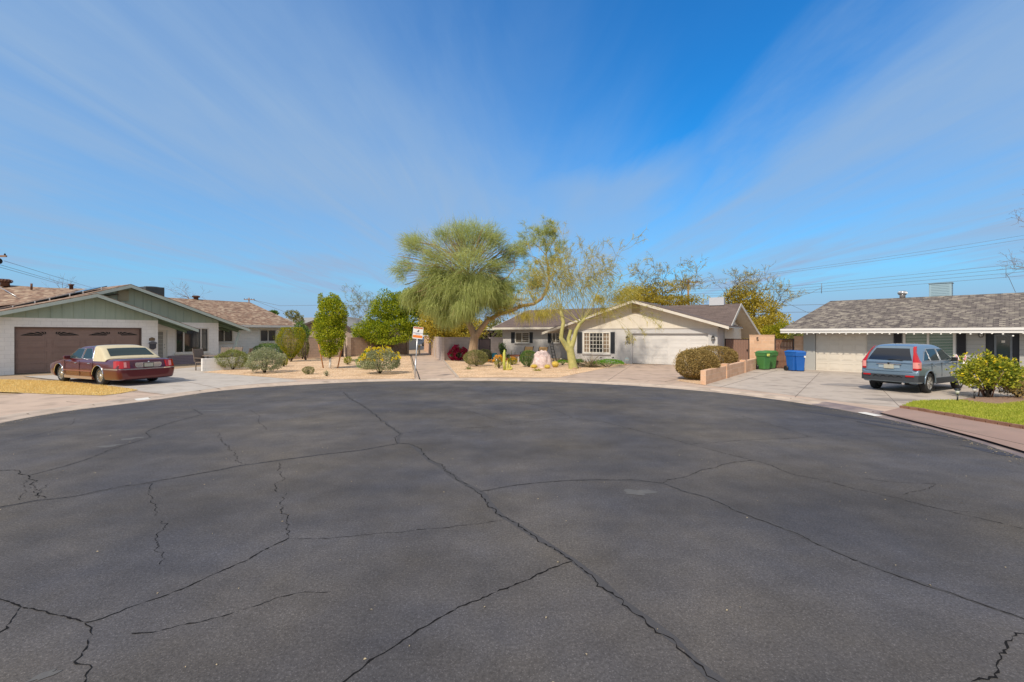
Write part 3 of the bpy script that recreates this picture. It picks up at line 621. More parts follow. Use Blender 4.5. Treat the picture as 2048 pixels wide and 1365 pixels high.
def garage_door(plane, r, off, parent, m, rows=4, cols=4, label=None, name='garage_door', top_plain=False):
    t0, t1, z0, z1 = r; mb = MB(); H = (z1 - z0) / rows; plane.slab(mb, t0, t1, z0, z1, off - .09, off - .006)
    for j in range(rows):
        a, b = z0 + j * H + .004, z0 + (j + 1) * H - .004
        plane.slab(mb, t0, t1, a, b, off - .05, off)
        if top_plain and j == rows - 1: continue
        W_ = (t1 - t0) / cols
        for i in range(cols):
            c, d = t0 + i * W_ + W_ * .07, t0 + (i + 1) * W_ - W_ * .07; e, f = a + H * .16, b - H * .16
            plane.slab(mb, c, d, e, e + .02, off, off + .012); plane.slab(mb, c, d, f - .02, f, off, off + .012)
            plane.slab(mb, c, c + .02, e + .02, f - .02, off, off + .012); plane.slab(mb, d - .02, d, e + .02, f - .02, off, off + .012)
            plane.slab(mb, c + .05, d - .05, e + .05, f - .05, off, off + .009)
    return mb.build(name, m, parent, label=label)
def turbine_vent(name, c, r, h, m, parent, fins=14):
    mb = MB(); mb.lathe([(r * .62, 0), (r * .62, h * .45), (r * .7, h * .5)], c, 16)
    mb.lathe([(r * .55, h * .5), (r * .8, h * .6), (r * .8, h * .85), (r * .5, h * .97), (0, h)], c, 16)
    for k in range(fins):
        a = 2 * math.pi * k / fins
        mb.tube([(c[0] + math.cos(a + q * .5) * rr_, c[1] + math.sin(a + q * .5) * rr_, c[2] + h * z) for q, rr_, z in ((0, r * .72, .5), (.3, r, .66), (.6, r * .95, .82), (.8, r * .5, .98))], r * .07, 4)
    return mb.build(name, m, parent)
def wall_lamp(plane, px, py, off, parent, m=M_BLK, s=1.0):
    c = plane.hit(px, py, off + .12 * s); b = plane.hit(px, py, off); mb = MB()
    mb.tube([b + Vector((0, 0, .06)), b + plane.n * .02 + Vector((0, 0, .06))], .05 * s, 10)
    mb.tube([b + Vector((0, 0, .06)), c + Vector((0, 0, .16 * s)), c + Vector((0, 0, .09 * s))], .012, 6)
    mb.lathe([(.0, .1 * s), (.03 * s, .095 * s), (.09 * s, .04 * s), (.1 * s, .03 * s)], c, 12); mb.lathe([(.05 * s, -.1 * s), (.055 * s, -.085 * s)], c, 12)
    for k in range(6): a = k * math.pi / 3; mb.tube([c + Vector((.085 * s * math.cos(a), .085 * s * math.sin(a), .03 * s)), c + Vector((.05 * s * math.cos(a), .05 * s * math.sin(a), -.09 * s))], .006 * s, 4)
    l = mb.build('wall_lantern', m, parent); g = MB(); g.lathe([(.0, -.08 * s), (.035 * s, -.08 * s), (.055 * s, .02 * s), (.0, .03 * s)], c, 10); g.build('lamp_glass', mat('frosted_glass', (.7, .7, .68), .3), l); return l
def text_obj(txt, loc, rot, size, depth, m, parent=None, name='lettering', bold=0):
    cu = bpy.data.curves.new(name, 'FONT'); cu.body = txt; cu.size = size; cu.extrude = depth; cu.offset = bold; cu.align_x = 'CENTER'; cu.align_y = 'CENTER'
    tmp = bpy.data.objects.new('tmp', cu); col(tmp); bpy.context.view_layer.update(); dg = bpy.context.evaluated_depsgraph_get(); me = bpy.data.meshes.new_from_object(tmp.evaluated_get(dg))
    bpy.data.objects.remove(tmp); bpy.data.curves.remove(cu); me.name = name; me.materials.clear(); me.materials.append(m)
    M = Matrix.LocRotScale(loc, rot, (1, 1, 1)); me.transform(M)
    o = bpy.data.objects.new(name, me); col(o)
    if parent is not None:
        o.parent = parent; M = Matrix.LocRotScale(parent.location, parent.rotation_euler, parent.scale)
        if parent.parent is not None: M = Matrix.LocRotScale(parent.parent.location, parent.parent.rotation_euler, parent.parent.scale) @ M
        me.transform(M.inverted())
    return o
def facing(plane): return Matrix((plane.d, Vector((0, 0, 1)), plane.n)).transposed().to_euler()

# ------------------------------------------------------------------ A: green gabled house on the left
PA = Pl((-23.7, 21.67), (.5, .866)); HA = thing('house', 'long sage green and white house with two front gables and brown garage door', 'house', (-22, 24.5, 0))
dr = (0.0, PA.t(283.5), GZ, PA.z(160, 655)); tc0, tcR = -6.5, PA.t(316)
zt = PA.z(150, 638)
mb = MB(); PA.wall(mb, tc0, tcR, 0, zt, [(dr[0], dr[1], -.1, dr[3])], th=.25)
PAr = Pl(PA.P(tcR, 0, 0).xy, -PA.n.xy)       # right return of the garage
PAr.slab(mb, .25, 7.0, 0, zt + .3, -.2, 0); mb.build('wall', M_WBLK, HA)
gd = garage_door(PA, dr, -.16, HA, M_DGAR, 4, 4, top_plain=True)
fr = MB(); PA.slab(fr, dr[0] - .02, dr[0] + .05, GZ, dr[3], -.15, -.02); PA.slab(fr, dr[1] - .05, dr[1] + .02, GZ, dr[3], -.15, -.02); PA.slab(fr, dr[0], dr[1], dr[3] - .05, dr[3] + .02, -.15, -.02); fr.build('door_frame', mat('brown_frame', (.11, .075, .065), .6), gd)
Wd = (dr[1] - dr[0]); zw = dr[3] - (dr[3] - GZ) / 4 + .12; hw = .30
for i in range(4):
    left = i % 2 == 0; ta, tb = dr[0] + Wd * (.045 + .25 * i), dr[0] + Wd * (.225 + .25 * i); cpt = tb if left else ta; w = MB(); sgn_ = -1 if left else 1; Lw = tb - ta
    for a0, a1, r0, r1 in ((2, 14, .16, 1.0), (20, 34, .16, .84), (41, 55, .16, .62), (62, 73, .16, .48), (80, 90, .16, .40)):
        def q(a, r): return (cpt + sgn_ * r * Lw * math.cos(R(a)), zw + r * hw * 1.05 * (math.sin(R(a)) ** .8 if a > 0 else 0) / (r ** .55 if r > .3 else .6))
        pts = [q(a0, r0), q(a0, r1), q((a0 + a1) / 2, r1 * .93), q(a1, r1 * .82), q(a1, r0)]
        w.prism([PA.P(t, min(z, zw + hw), -.158) for t, z in pts], PA.n * .006, 0)
    w.build('door_window', M_DARK, gd)
o = .6; A_ = (PA.t(194, o), PA.z(194, 586.5, o)); R_ = (PA.t(397, o), PA.z(397, 658, o)); L_ = (-7.0, A_[1] - (A_[0] + 7.0) * (A_[1] - PA.z(2, 622, o)) / (A_[0] - PA.t(2, o)))
roof_gable(PA, L_, A_, R_, o, -9.0, M_SHA, M_GSOF, HA); rakes(PA, L_, A_, R_, o, .17, M_GTR, HA)
gable_board(PA, L_, A_, R_, zt, .0, M_GRN, HA, .43, .03, .13, name='gable_siding', clip=(-6.5, tcR))
mb = MB()                                    # exposed rafters under the right overhang
for k in range(3):
    of = -.6 - 1.1 * k; mb.hexa([PA.P(tcR, R_[1] + (R_[0] - tcR) * .41 - .36, of), PA.P(R_[0] - .1, R_[1] - .26, of), PA.P(R_[0] - .1, R_[1] - .26, of - .1), PA.P(tcR, R_[1] + (R_[0] - tcR) * .41 - .36, of - .1), PA.P(tcR, R_[1] + (R_[0] - tcR) * .41 - .13, of), PA.P(R_[0] - .1, R_[1] - .12, of), PA.P(R_[0] - .1, R_[1] - .12, of - .1), PA.P(tcR, R_[1] + (R_[0] - tcR) * .41 - .13, of - .1)])
mb.build('rafters', M_GSOF, HA)
# living room wing
PL = Pl(PA.P(tcR, 0, -1.2).xy, PA.d.xy)
wl_ = PL.rect(350, 656, 417.5, 706); dl = PL.rect(316.5, 660, 334.5, 733); dl = (dl[0] - .05, dl[1], GZ, dl[3]); tLc = PL.t(437); zl = PL.z(400, 646)
mb = MB(); PL.wall(mb, -1.0, tLc, 0, zl, [wl_, (dl[0], dl[1], -.1, dl[3])], th=.2)
PLr = Pl(PL.P(tLc, 0, 0).xy, -PL.n.xy); PLr.slab(mb, .2, 4.5, 0, zl + .2, -.2, 0)
mb.build('wall', M_WBLK, HA)
w = window(PL, wl_, 0, HA, M_GLS, M_TRB, mull=(.25, .76), fw=.07, sill=M_WPT, rec=.09)
mb = MB(); PL.slab(mb, dl[1] + .02, PL.t(404), GZ - .03, PL.z(370, 711), .002, .05); mb.build('wainscot', M_LAP, HA)
dm = MB(); PL.slab(dm, dl[0], dl[1], dl[2], dl[3], -.12, -.06); fd = dm.build('front_door', M_WPT, HA)
gm = MB(); rr = random.Random(4); td = dl[0] + (dl[1] - dl[0]) * .08; te = dl[0] + (dl[1] - dl[0]) * .6
PL.slab(gm, td, te, dl[2] + .15, dl[3] - .12, -.058, -.05); gm.build('dark_screen', M_DARK, fd)
gm = MB()
for k in range(7): t = td + (te - td) * k / 6; PL.slab(gm, t - .009, t + .009, dl[2] + .15, dl[3] - .12, -.048, -.03)
for k in range(9): z = dl[2] + .15 + (dl[3] - dl[2] - .27) * k / 8; PL.slab(gm, td, te, z - .009, z + .009, -.046, -.032)
gm.build('security_grille', M_WPT, fd)
for z in (1.05, 1.22): hm = MB(); hm.lathe([(.03, 0), (.032, .02), (.0, .03)], PL.P(dl[1] - .12, z + GZ, -.06), 8); hm.build('handle', M_BLK, fd)
A2 = (PL.t(262, .6), PL.z(262, 568.5, .6)); R2 = (PL.t(500, .6), PL.z(500, 658, .6)); L2 = (A2[0] - 8, A2[1] - 8 * .36)
roof_gable(PL, L2, A2, R2, .6, -10, M_SHA, M_GSOF, HA); rakes(PL, L2, A2, R2, .6, .17, M_GTR, HA)
gable_board(PL, L2, A2, R2, zl, 0, M_GRN, HA, .43, .03, .13, clip=(-6, tLc))
mb = MB()
for k in range(3):
    of = -.6 - 1.2 * k; sl = (A2[1] - R2[1]) / (R2[0] - A2[0]); za = R2[1] + (R2[0] - tLc) * sl
    mb.hexa([PL.P(tLc, za - .36, of), PL.P(R2[0] - .1, R2[1] - .26, of), PL.P(R2[0] - .1, R2[1] - .26, of - .1), PL.P(tLc, za - .36, of - .1), PL.P(tLc, za - .13, of), PL.P(R2[0] - .1, R2[1] - .12, of), PL.P(R2[0] - .1, R2[1] - .12, of - .1), PL.P(tLc, za - .13, of - .1)])
mb.build('rafters', M_GSOF, HA)
vt = PL.rect(235, 581, 257, 602, .0); mb = MB(); PL.slab(mb, vt[0], vt[1], vt[2], vt[3], .03, .05); z = vt[2]
while z < vt[3]: PL.slab(mb, vt[0] + .04, vt[1] - .04, z, z + .03, .05, .075); z += .07
mb.build('gable_vent', mat('vent_tan', (.36, .34, .24), .7), HA)
pt = PL.hit(479, 664, .2); pb = PL.hit(467.5, 706, .5); mb = MB(); q = Vector((pb.x, pb.y, GZ)); mb.bar(pt, pb, .12, .12); mb.bar(pb, Vector((pb.x - (pt.x - pb.x) * .9, pb.y - (pt.y - pb.y) * .9, GZ)), .12, .12); mb.build('porch_post', M_GTR, HA)
# bedroom wing
PBd = Pl(PL.P(tLc, 0, -2.0).xy, PA.d.xy); t1b = PBd.t(572); zb = 2.42
w1 = PBd.rect(430, 659.5, 466, 685); w2 = PBd.rect(519.5, 659.5, 552.5, 684)
mb = MB(); PBd.wall(mb, -.3, t1b, 0, zb, [w1, w2], th=.2); PBe = Pl(PBd.P(t1b, 0, 0).xy, -PBd.n.xy); PBe.slab(mb, .2, 7, 0, zb, -.2, 0); mb.build('wall', M_WBLK, HA)
for w in (w1, w2): window(PBd, w, 0, HA, glassmat('screened_glass', (.05, .045, .045), .25), M_TRB, mull=(.5,), fw=.07, sill=M_WPT)
oe = .75; ze = PBd.z(540, 651, oe); tl_, tr_ = -8, PBd.t(602, oe); orr = -4.2; zr = PBd.z(420, 600.5, orr); trr = PBd.t(500, orr)
mb = MB(); P = PBd.P
top = [P(tl_, ze, oe), P(tr_, ze, oe), P(trr, zr, orr), P(tl_, zr, orr)]
mb.add(top + [P(tr_, ze, orr * 2 - oe), P(tl_, ze, orr * 2 - oe)], [(0, 1, 2, 3), (1, 4, 2), (4, 5, 3, 2)], 0)
lo = [P(tl_, ze - .05, oe - .02), P(tr_ - .02, ze - .05, oe - .02), P(tr_ - .02, ze - .05, orr * 2 - oe), P(tl_, ze - .05, orr * 2 - oe)]
mb.add(lo, [(0, 3, 2, 1)], 1); mb.build('roof', [M_SHA, M_GSOF], HA)
mb = MB(); PBd.slab(mb, 0.5, tr_, ze - .17, ze - .004, oe - .01, oe + .03); PBx = Pl(PBd.P(tr_, 0, oe).xy, -PBd.n.xy); PBx.slab(mb, .03, 9.8, ze - .17, ze - .004, .0, .04); mb.build('fascia', M_WPT, HA)
# rear wing roof on the far left and its vents
mb = MB(); rl = [U(-260, 552, 27), U(0, 569.5, 27), U(95, 576, 27), U(215, 579, 27.5)]; fr_ = [U(-300, 625, 22), U(0, 612, 23.6), U(120, 600, 24.6), U(240, 590, 25.6)]
mb.grid(lambda i, j: (fr_, rl)[j][i], 4, 2, smooth=False); bk = [p + Vector((-3, 5, -2.2)) for p in rl]; mb.grid(lambda i, j: (rl, bk)[j][i], 4, 2, smooth=False); rw = mb.build('roof', M_SHA, HA, label='rear wing roof with rusty vents')
turbine_vent('turbine_vent', tuple(U(10, 573, 26.6)), .32, .42, M_RUST, rw)
c = U(63, 580, 26.3); mb = MB(); mb.tube([c, c + Vector((0, 0, .36))], .05, 8); mb.build('pipe_vent', M_RUST, rw)
c = U(142.5, 579, 26.5); mb = MB(); mb.lathe([(.09, 0), (.09, .22), (.13, .23), (.13, .29), (0, .31)], c, 10); mb.build('pipe_vent', M_RUST, rw)
mb = MB(); mb.tube([U(0, 575, 25.8), U(32, 593, 24.6)], .02, 5); mb.build('conduit', M_ALU, rw)
turbine_vent('turbine_vent', tuple(P(PBd.t(392, orr), zr - .02, orr)), .26, .3, M_RUST, HA)
# solar array standing on the left slope
mb = MB(); CLIPS = []; slp = (A2[1] - L2[1]) / (A2[0] - L2[0])
def sp(t, o_, h): return PL.P(t, A2[1] + (t - A2[0]) * slp + h, o_)
ta, tb, o1_, o2_ = A2[0] - 7.4, A2[0] - .75, -.35, -2.3; n_ = 5
for k in range(n_):
    a, b = ta + (tb - ta) * k / n_ + .012, ta + (tb - ta) * (k + 1) / n_ - .012
    mb.hexa([sp(a, o1_, .10), sp(b, o1_, .10), sp(b, o2_, .10), sp(a, o2_, .10), sp(a, o1_, .15), sp(b, o1_, .15), sp(b, o2_, .15), sp(a, o2_, .15)])
    for q in (.2, .8): t = a + (b - a) * q; CLIPS.append((sp(t, o1_ + .015, .0), sp(t, o1_ + .015, .15)))
sa = mb.build('solar_array', mat('solar_glass', (.02, .022, .03), .12, spec=.8)); tag(sa, 'black solar panels along the ridge slope of the sage green house', 'solar panel')
for a, b in CLIPS: mc = MB(); mc.bar(a, b, .05, .03); mc.build('mounting_clip', M_ALU, sa)
# rooftop air conditioner
c = PL.P(PL.t(303, -3.2), 0, -3.2); zc = PL.z(303, 575, -3.2); ac = thing('air_conditioner', 'dark grey air conditioner box on the roof of the sage green house', 'air conditioner', (c.x, c.y, zc - 1.0), math.atan2(PL.d.y, PL.d.x))
mb = MB(); mb.box((c.x, c.y, zc - .42), (1.05, 1.05, .84), math.atan2(PL.d.y, PL.d.x)); mb.build('housing', mat('ac_grey', (.075, .085, .09), .55), ac, bevel=.02)
mb = MB()
for k in range(9): mb.box((c.x, c.y, zc - .1 - k * .075), (1.07, 1.07, .015), math.atan2(PL.d.y, PL.d.x))
mb.lathe([(.4, .0), (.4, .03), (.0, .04)], (c.x, c.y, zc), 20); mb.build('louvres', M_BLK, ac)
mb = MB(); mb.box((c.x, c.y, zc - .95), (.8, .8, .3), math.atan2(PL.d.y, PL.d.x)); mb.build('stand', M_ALU, ac)
# mailbox and number plaque
mc_ = PA.hit(304, 693, .0); mbx = thing('mailbox', 'dark pewter wall mailbox beside the brown garage door', 'mailbox', tuple(PA.hit(304, 693)))
r = PA.rect(297.5, 686, 311, 699.5); mb = MB(); PA.gable(mb, [(r[0] + .03, r[2] + .08), (r[0] + (r[1] - r[0]) / 2, r[2]), (r[1] - .03, r[2] + .08), (r[1] - .02, r[3]), (r[0] + .02, r[3])], .02, .14); mb.build('box', mat('pewter', (.07, .07, .09), .4, metal=.5), mbx, bevel=.01)
mb = MB(); PA.gable(mb, [(r[0], r[3] - .06), (r[1], r[3] - .06), (r[1], r[3] + .02), ((r[0] + r[1]) / 2, r[3] + .09), (r[0], r[3] + .02)], .01, .17); mb.build('lid', mat('pewter_light', (.16, .16, .19), .35, metal=.6), mbx, bevel=.01)
r = PA.rect(298, 676, 309.5, 682); pl = MB(); PA.gable(pl, [(r[0], r[2]), (r[1], r[2]), (r[1], r[3] - .03), ((r[0] + r[1]) / 2, r[3] + .03), (r[0], r[3] - .03)], .0, .02)
plq = pl.build('number_plaque', mat('bronze', (.14, .085, .045), .5, metal=.3), HA)
text_obj('201', PA.P((r[0] + r[1]) / 2, (r[2] + r[3]) / 2 - .01, .022), facing(PA), .15, .004, mat('brass', (.42, .30, .17), .4, metal=.4), plq)
# low white planter wall
PW = Pl(G(405, 743, GZ).xy, (.62, .785)); mb = MB(); PW.slab(mb, 0, PW.t(503), .0, .70, -.2, 0); mb.build('low_wall', M_WBLK, label='low white painted block wall in front of the patio', cat='wall')

# ------------------------------------------------------------------ B: grey ranch house in the middle
PB = Pl((7.7, 29.4), (.84, -.543)); HB = thing('house', 'grey ranch house with cream gable and number 304 beside a white garage door', 'house', (8, 30, 0))
gr = (PB.t(1264.5), PB.t(1416.5), GZ, PB.z(1340, 667.5)); bay = PB.rect(1166.5, 664.5, 1220, 707); tL, tR = PB.t(1137), PB.t(1435); zt = PB.z(1290, 657.5)
mb = MB(); PB.wall(mb, tL, tR, 0, zt, [(gr[0], gr[1], -.1, gr[3]), bay], th=.25)
PBr = Pl(PB.P(tR, 0, 0).xy, -PB.n.xy); PBr.slab(mb, .25, 6.6, 0, zt, -.2, 0); PBl = Pl(PB.P(tL, 0, 0).xy, -PB.n.xy); PBl.slab(mb, .25, 2.4, 0, zt, 0, .2)
mb.build('wall', M_GWALL, HB)
garage_door(PB, gr, -.14, HB, M_GDB, 4, 4)
w = window(PB, bay, 0, HB, M_GLS, M_WPT, mull=(.24, .735), rails=((.0, .24, 2, 5), (.24, .735, 4, 5), (.735, 1, 2, 5)), fw=.075, sill=M_GWALL, rec=.06, sillw=.06, bars=.03)
Lb = bay[1] - bay[0]; MCUR = mat('beige_curtain', (.30, .22, .15), .8)
for a, b in ((.03, .22), (.76, .97)):
    g = MB(); PB.slab(g, bay[0] + Lb * a, bay[0] + Lb * b, bay[3] - .1, bay[3] - .06, -.0585, -.0525)
    for k in range(5): t = bay[0] + Lb * (a + (b - a) * k / 5); PB.slab(g, t, t + Lb * (b - a) / 7, bay[2] + .08, bay[3] - .1, -.058, -.052)
    g.build('curtain', MCUR, w)

for x0, x1 in ((1154.7, 1164.5), (1221.5, 1229.8)): shutter(PB, PB.rect(x0, 664.5, x1, 707), 0, HB)
o = .6; A_ = (PB.t(1265, o), PB.z(1265, 599.5, o)); R_ = (PB.t(1458, o), PB.z(1458, 652, o)); L_ = (PB.t(1084, o), PB.z(1084, 664, o))
roof_gable(PB, L_, A_, R_, o, -6.0, M_SHB, M_TRB, HB); rakes(PB, L_, A_, R_, o, .16, M_TRB, HB)
gable_board(PB, L_, A_, R_, zt + .07, .012, M_SIDB, HB, .41, .018, .13, bd=.012, clip=(tL, tR))
mb = MB(); PB.slab(mb, tL - .05, tR + .05, zt - .01, zt + .07, -.04, .04); mb.build('band_board', M_TRB, HB)
vt = PB.rect(1264, 609, 1280, 626.5); mb = MB(); PB.slab(mb, vt[0], vt[1], vt[2], vt[3], .03, .045); z = vt[2]
while z < vt[3]: PB.slab(mb, vt[0] + .03, vt[1] - .03, z, z + .03, .045, .07); z += .065
mb.build('gable_vent', mat('vent_cream', (.46, .37, .22), .7), HB)
for x in (1254.5, 1426): wall_lamp(PB, x, 676.5, 0, HB, s=1.25)
text_obj('304', PB.P(PB.t(1255), PB.z(1255, 687), .004), facing(PB), .26, .008, M_BLK, HB, 'house_number')
# main body
offw = -2.5; PM = Pl(PB.P(0, 0, offw).xy, PB.d.xy); tl = PM.t(1005); wA = PM.rect(1030.3, 665, 1058.8, 686.3); wB = PM.rect(1104, 665, 1120, 686.5)
mb = MB(); PM.wall(mb, tl, PM.t(1150), 0, 2.32, [wA, wB], th=.2); PMl = Pl(PM.P(tl, 0, 0).xy, -PM.n.xy); PMl.slab(mb, .2, 8, 0, 2.6, 0, .2)
mb.build('wall', M_GWALL, HB)
for r_ in (wA, wB): window(PM, r_, 0, HB, M_GLT, M_WPT, mull=(.48,), rails=((.5, 1, 1, 5),), fw=.06, sill=M_GWALL, bars=.02)
for x0, x1 in ((1022.7, 1029.7), (1059.5, 1065.5), (1096, 1102.5), (1121, 1127)): shutter(PM, PM.rect(x0, 665, x1, 686.3), 0, HB)
oF, oR = -1.75, -6.0; zE = PB.z(1045, 655, oF); zR = PB.z(1400, 610, oR); tE0 = PB.t(985, oF); tE1 = PB.t(1461, oF + .3); tR0 = PB.t(1056, oR); tR1 = PB.t(1482, oR)
sl = (zR - zE) / (oF - oR); oB = -12.5; zB = zR - sl * (oR - oB)
mb = MB(); P = PB.P
for th_, mi in ((0, 0), (-.06, 1)):
    q = [P(tE0, zE + th_, oF), P(tE1, zE + th_, oF), P(tR1, zR + th_, oR), P(tR0, zR + th_, oR), P(tE1 + .9, zB + th_, oB), P(tE0, zB + th_, oB)]
    mb.add(q, [(0, 1, 2, 3), (3, 2, 4, 5)], mi)
mb.build('roof', [M_SHB, M_TRB], HB)
mb = MB(); mb.hexa([P(tE0, zE - .17, oF), P(PB.t(1120, oF), zE - .17, oF), P(PB.t(1120, oF), zE - .17, oF - .04), P(tE0, zE - .17, oF - .04), P(tE0, zE - .005, oF), P(PB.t(1120, oF), zE - .005, oF), P(PB.t(1120, oF), zE - .005, oF - .04), P(tE0, zE - .005, oF - .04)]); mb.build('fascia', M_TRB, HB); mb = MB()
for (a, b, ex) in (((tE1, zE, oF), (tR1, zR, oR), .03), ((tR1, zR, oR), (tE1 + .9, zB, oB), .03), ((tE0, zE, oF), (tR0, zR, oR), -.03)):
    A3, B3 = P(*a), P(*b); dd = PB.d * ex; mb.hexa([A3 + Vector((0, 0, -.2)), B3 + Vector((0, 0, -.2)), B3 + dd + Vector((0, 0, -.2)), A3 + dd + Vector((0, 0, -.2)), A3 + Vector((0, 0, .015)), B3 + Vector((0, 0, .015)), B3 + dd + Vector((0, 0, .015)), A3 + dd + Vector((0, 0, .015))]); mb.build('fascia', M_TRB, HB); mb = MB()
ex = PB.P(tE1 - .5, 0, 0); mb = MB(); mb.prism([P(tE1 - .45, 0, -2.4), P(tE1 - .45, zE - .1, -2.4), P(tR1 - 1.2, zR - .1, oR), P(tE1 - .3, zE - .15, -9.6), P(tE1 - .3, 0, -9.6)], PB.d * -.2); mb.build('end_wall', M_SIDB, HB)
mb = MB(); PM.slab(mb, PM.t(1435) - .5, tE1 - .46, 0, zE - .05, -.1, 0); mb.build('side_wall', M_GWALL, HB)
mb = MB(); mb.box(tuple(P(tR1 - 1.5, zR - .02 + .2, oR + .1)), (.95, .6, .55), math.atan2(PB.d.y, PB.d.x)); mb.build('chimney', mat('white_chimney', (.50, .52, .56), .8), HB)

# ------------------------------------------------------------------ C: grey house on the right
PC = Pl((15.98, 23.95), (.67, -.74)); HC = thing('house', 'low grey house with mottled shingle roof, string lights and cream single garage door', 'house', (19, 22, 0))
gc = (0.0, PC.t(1734.5), GZ, PC.z(1683, 667)); wc = PC.rect(1806, 663, 1911.5, 738); dc = PC.rect(1971, 664, 2039, 770); dc = (dc[0], dc[1], -.1, 2.02); zt = 2.02
tl = PC.t(1607); mb = MB(); PC.wall(mb, gc[1], 12, 0, zt, [wc, dc], th=.2); mb.build('wall', M_LAPC, HC)
mb = MB(); PC.slab(mb, tl, -.02, 0, zt, -.25, 0.0); PCl = Pl(PC.P(tl, 0, 0).xy, -PC.n.xy); PCl.slab(mb, .25, 8, 0, zt, 0, .2); mb.build('wall', M_GDCW, HC, label='smooth grey wall pier left of the garage door')
garage_door(PC, gc, -.05, HC, M_GDC, 4, 4)
window(PC, wc, 0, HC, M_GLG, M_WPT, mull=(.49,), fw=.09, rec=.05, rails=((0, .49, 1, 22), (.49, 1, 1, 22)), bars=.012)
for x0, x1 in ((1787.5, 1804), (1913.5, 1932)): shutter(PC, PC.rect(x0, 664, x1, 722), 0, HC, mat('black_shutter', (.016, .014, .018), .6))
ds = MB(); PC.slab(ds, dc[0], dc[1], GZ, zt, -.35, -.22); PC.slab(ds, dc[0], PC.t(1987), GZ, zt, -.22, -.1); PC.slab(ds, PC.t(2026), dc[1], GZ, zt, -.22, -.1)
entry = ds.build('entry_surround', mat('black_paint', (.012, .014, .02), .5), HC)
sdm = MB(); s0, s1, sz0, sz1 = PC.t(1988, -.1), PC.t(2025, -.1), GZ, PC.z(2006, 669, -.1)
for q in ((s0, s0 + .07, sz0, sz1), (s1 - .07, s1, sz0, sz1), (s0 + .07, s1 - .07, sz1 - .07, sz1), (s0 + .07, s1 - .07, sz0, sz0 + .15)): PC.slab(sdm, *q, -.19, -.13)
sdoor = sdm.build('storm_door', mat('pewter_frame', (.17, .19, .21), .4), HC); g = MB(); PC.slab(g, s0 + .07, s1 - .07, sz0 + .15, sz1 - .07, -.17, -.16); g.build('pane', glassmat('storm_glass', (.05, .07, .085), .06), sdoor)
nt_ = MB(); PC.slab(nt_, PC.t(2003, -.1), PC.t(2010, -.1), PC.z(2006, 686, -.1), PC.z(2006, 681.5, -.1), -.159, -.155); nt_.build('notice', M_WPT, sdoor)
wall_lamp(PC, 1962, 670, 0, HC, s=1.1)
mb = MB(); r = PC.rect(1745, 697, 1758, 710); PC.slab(mb, r[0], r[1], r[2], r[3], .003, .1); mm = mb.build('mailbox', M_BLK, bevel=.01, label='small black wall mailbox behind the blue car', cat='mailbox')
# hip roof
oe, orr = .85, -3.9; ze = PC.z(1750, 658, oe); zr = PC.z(1850, 594, orr); t0 = PC.t(1562, oe); r0 = PC.t(1661, orr); P = PC.P; tx = 13.5
mb = MB(); mb.add([P(t0, ze, oe), P(tx, ze, oe), P(tx, zr, orr), P(r0, zr, orr), P(t0, ze, 2 * orr - oe), P(tx, ze, 2 * orr - oe)], [(0, 1, 2, 3), (4, 0, 3), (5, 4, 3, 2)], 0)
mb.add([P(t0 + .03, ze - .06, oe - .03), P(tx, ze - .06, oe - .03), P(tx, ze - .06, 2 * orr - oe), P(t0 + .03, ze - .06, 2 * orr - oe)], [(0, 3, 2, 1)], 1)
mb.build('roof', [M_SHC, mat('grey_soffit', (.33, .33, .32), .8)], HC)
mb = MB(); PC.slab(mb, t0 - .02, tx, ze - .20, ze + .01, oe, oe + .035); PC.slab(mb, t0 - .02, tx, ze - .08, ze + .02, oe + .036, oe + .08); PCs = Pl(PC.P(t0, 0, oe).xy, -PC.n.xy); PCs.slab(mb, 0, 9.3, ze - .2, ze + .01, .0, .035)
mb.build('gutter', mat('white_gutter', (.74, .73, .71), .45), HC)
turbine_vent('turbine_vent', tuple(P(PC.t(1805, orr), zr - .05, orr)), .2, .42, M_ALU, HC, 18)
# cooler box on the ridge
c = P(PC.t(1882, orr - .6), zr + .1, orr - .6); ec = thing('evaporative_cooler', 'pale blue grey cooler box on the ridge of the right hand roof', 'cooler', tuple(c), math.atan2(PC.d.y, PC.d.x))
mb = MB(); az = math.atan2(PC.d.y, PC.d.x); mb.box((c.x, c.y, c.z + .15), (.85, .75, .85), az); mb.build('housing', mat('cooler_blue', (.30, .43, .50), .5), ec, bevel=.015)
mb = MB()
for k in range(8): mb.box((c.x, c.y, c.z - .12 + k * .085), (.87, .60, .02), az); mb.box((c.x, c.y, c.z - .12 + k * .085), (.68, .77, .018), az)
mb.box((c.x, c.y, c.z + .585), (.92, .82, .03), az); mb.build('louvres', mat('cooler_trim', (.22, .33, .40), .5), ec)
# string of globe lights under the gutter
sl_ = thing('string_lights', 'string of small white globe lights hung below the gutter of the grey house', 'string lights', tuple(P(0, ze - .25, oe + .02))); mb = MB(); MBU = mat('bulb_white', (.85, .84, .8), .3); xs = [1577, 1590, 1603, 1614, 1627, 1639, 1652, 1665, 1679, 1692, 1706, 1719, 1735, 1749, 1764, 1779, 1796, 1812, 1828, 1846, 1863, 1882, 1901, 1920, 1941, 1963, 1984, 2006, 2026, 2047]
pr = None
for i, x in enumerate(xs):
    y = 667.5 + (.8 if i % 3 == 0 else -.3) * 1.2 + (5 if i == 28 else 0); c = PC.hit(x, y, oe + .03); lb = MB(); lb.lathe([(0, -.035), (.028, -.02), (.035, 0), (.028, .02), (0, .03)], c, 8); lb.build('bulb', MBU, sl_)
    tp = Vector((c.x, c.y, c.z + .05)); mb.tube([c + Vector((0, 0, .02)), tp], .012, 5)
    if pr is not None: mb.tube([pr, (pr + tp) / 2 + Vector((0, 0, -.02)), tp], .005, 4)
    pr = tp
